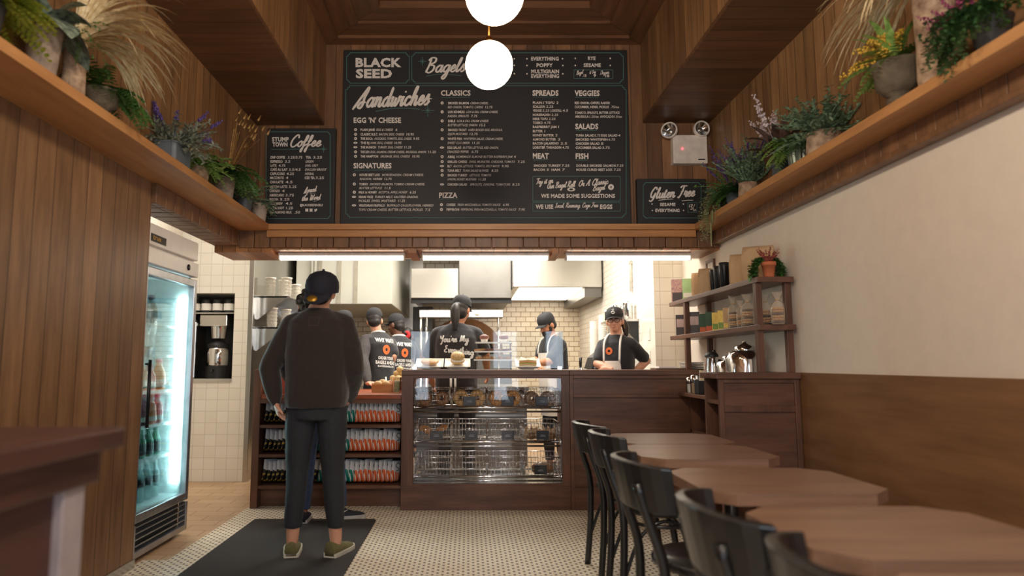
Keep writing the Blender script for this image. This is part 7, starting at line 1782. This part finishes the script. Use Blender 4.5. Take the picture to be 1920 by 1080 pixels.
plant('plum-leaved plant with pale flower spikes in a square green-grey box, right ledge', (x, 4.0, ZT), bx_, P_zinc, [('foliage', RIGHT(lambda b: [blade(b, (0, 0, .1), Vector((U(-.8, .3), U(-.8, .6), U(.5, 1.6))), U(.2, .34), U(.022, .034), U(.6, 2.2), 6, prof=[.3, .8, 1, .9, .6, .05]) for _ in range(26)], x), L_plum), ('flowers', RIGHT(lambda b: spikes(b, (0, 0, .1), 7, .42, (1.0, 2.0), .015, .35, (-.3, -.2)), x), L_pale)], 'planter_box')
rib = MB(); vs = []; n = 36
for z, r in ((0, .052), (.12, .066), (.125, .07)):
    for i in range(n): a = 2 * PI * i / n; k = 1 + (.05 if i % 2 else -.03); vs.append((r * k * math.cos(a), r * k * math.sin(a), z))
rib.add(vs, [(j * n + i, j * n + (i + 1) % n, (j + 1) * n + (i + 1) % n, (j + 1) * n + i) for j in range(2) for i in range(n)] + [tuple(range(n - 1, -1, -1)), tuple(range(2 * n, 3 * n))])
plant('light green fern in a ribbed tin pot on the right ledge', (x - .02, 3.78, ZT), rib, P_galv, [('foliage', RIGHT(lambda b: fern(b, (0, 0, .12), 56, .25, .018, 2.0, (.1, 1.4), (-.4, .1)), x - .02), L_lime)], 'ribbed_pot')
b_ = MB().lathe([(.085, 0), (.09, .03), (.086, .10), (.09, .12)], seg=20); b_.v = [(p[0] * (1 + U(-.05, .05)), p[1] * (1 + U(-.05, .05)), p[2]) for p in b_.v]
plant('bushy blue-green juniper-like plant in a wide bark pot on the right ledge', (x - .005, 3.54, ZT), b_, P_bark, [('foliage', RIGHT(lambda b: bush(b, (0, 0, .11), 110, .27, .030, .008, 13, (.0, 1.5), .5, (-.15, -.1)), x - .005), L_blue)], 'bark_pot')
plant('goldenrod and yellow fern in a dark footed stone urn on the right ledge', (x - .045, 2.84, ZT), [(.045, 0), (.05, .03), (.03, .04), (.055, .055), (.085, .085), (.088, .13), (.10, .18), (.105, .19), (.085, .185)], P_urn,
      [('foliage', RIGHT(lambda b: (fern(b, (0, 0, .18), 18, .26, .016, 1.8, (.2, 1.6), (-.35, .25)), [blade(b, (0, 0, .18), Vector((U(-.8, .2), U(-.4, .8), U(.6, 1.6))), U(.18, .3), U(.018, .03), 1.4, 5) for _ in range(12)]), x - .045), L_lime), ('flowers', RIGHT(lambda b: [[b.ball(q + Vector((U(-.012, .012), U(-.012, .012), U(-.012, .012))), .006, seg=5, rings=4) for q in [Vector((0, 0, .19)) + d * t + Vector((0, 0, -.5 * t * t * 4)) for t in [.05 + .02 * k for k in range(11)] for _ in range(4)]] for d in [Vector((U(-1, .1), U(-.3, .9), U(.3, 1.2))).normalized() for _ in range(14)]], x - .045), L_gold)], 'urn')
b_ = MB().lathe([(.074, 0), (.078, .05), (.072, .2), (.078, .36), (.08, .46), (.074, .47)], seg=20); b_.v = [(p[0] * (1 + U(-.05, .05)), p[1] * (1 + U(-.05, .05)), p[2]) for p in b_.v]
plant('tall birch log vase with beige dry grass arching over, right ledge', (x - .005, 2.64, ZT), b_, P_bark, [('dry_grass', RIGHT(lambda b: [blade(b, (0, 0, .46), Vector((U(-1.1, .1), U(-.5, 1.2), U(.15, .7))), U(.35, .58), U(.005, .011), U(1.4, 3.0), 9, prof=[.3, .6, .8, 1, 1, .9, .8, .6, .4, .05]) for _ in range(80)], x - .005), L_straw)], 'bark_vase')
plant('trailing green plant with magenta flowers in a charcoal pot at the right edge', (x - .02, 2.34, ZT), [(.05, 0), (.066, .12), (.07, .13), (.06, .125)], P_dk, [('trailing_stems', RIGHT(lambda b: (trail(b, (-.02, .02, .13), 60, .28, .015, .04, (-.7, .3)), trail(b, (-.02, -.02, .13), 40, .22, .015, .04, (-.6, -.6))), x - .02), L_dark), ('flowers', RIGHT(lambda b: spikes(b, (-.03, .04, .13), 14, .19, (.5, 1.4), .009, .5, (-.5, .6)), x - .02), L_mag)])
# terracotta pot on the shelf unit
plant('small terracotta pot of trailing green with red spikes on the shelf unit', (1.90, 4.245, 1.6755), [(.03, 0), (.04, .075), (.045, .075), (.046, .10), (.036, .098)], P_terra, [('trailing_stems', lambda b: (trail(b, (-.035, .01, .10), 46, .19, .016, .018, (-1.3, .1), .34, .2), trail(b, (.03, .01, .10), 40, .19, .016, .018, (1.0, .3), .34, .2), clampx(b, None, 2.02 - 1.9, .006, (-.12, .09))), L_fern), ('flowers', lambda b: spikes(b, (0, 0, .09), 16, .11, (.7, 2.), .007, .7), leafm('heather_red', (120, 48, 44), (160, 76, 62)))])
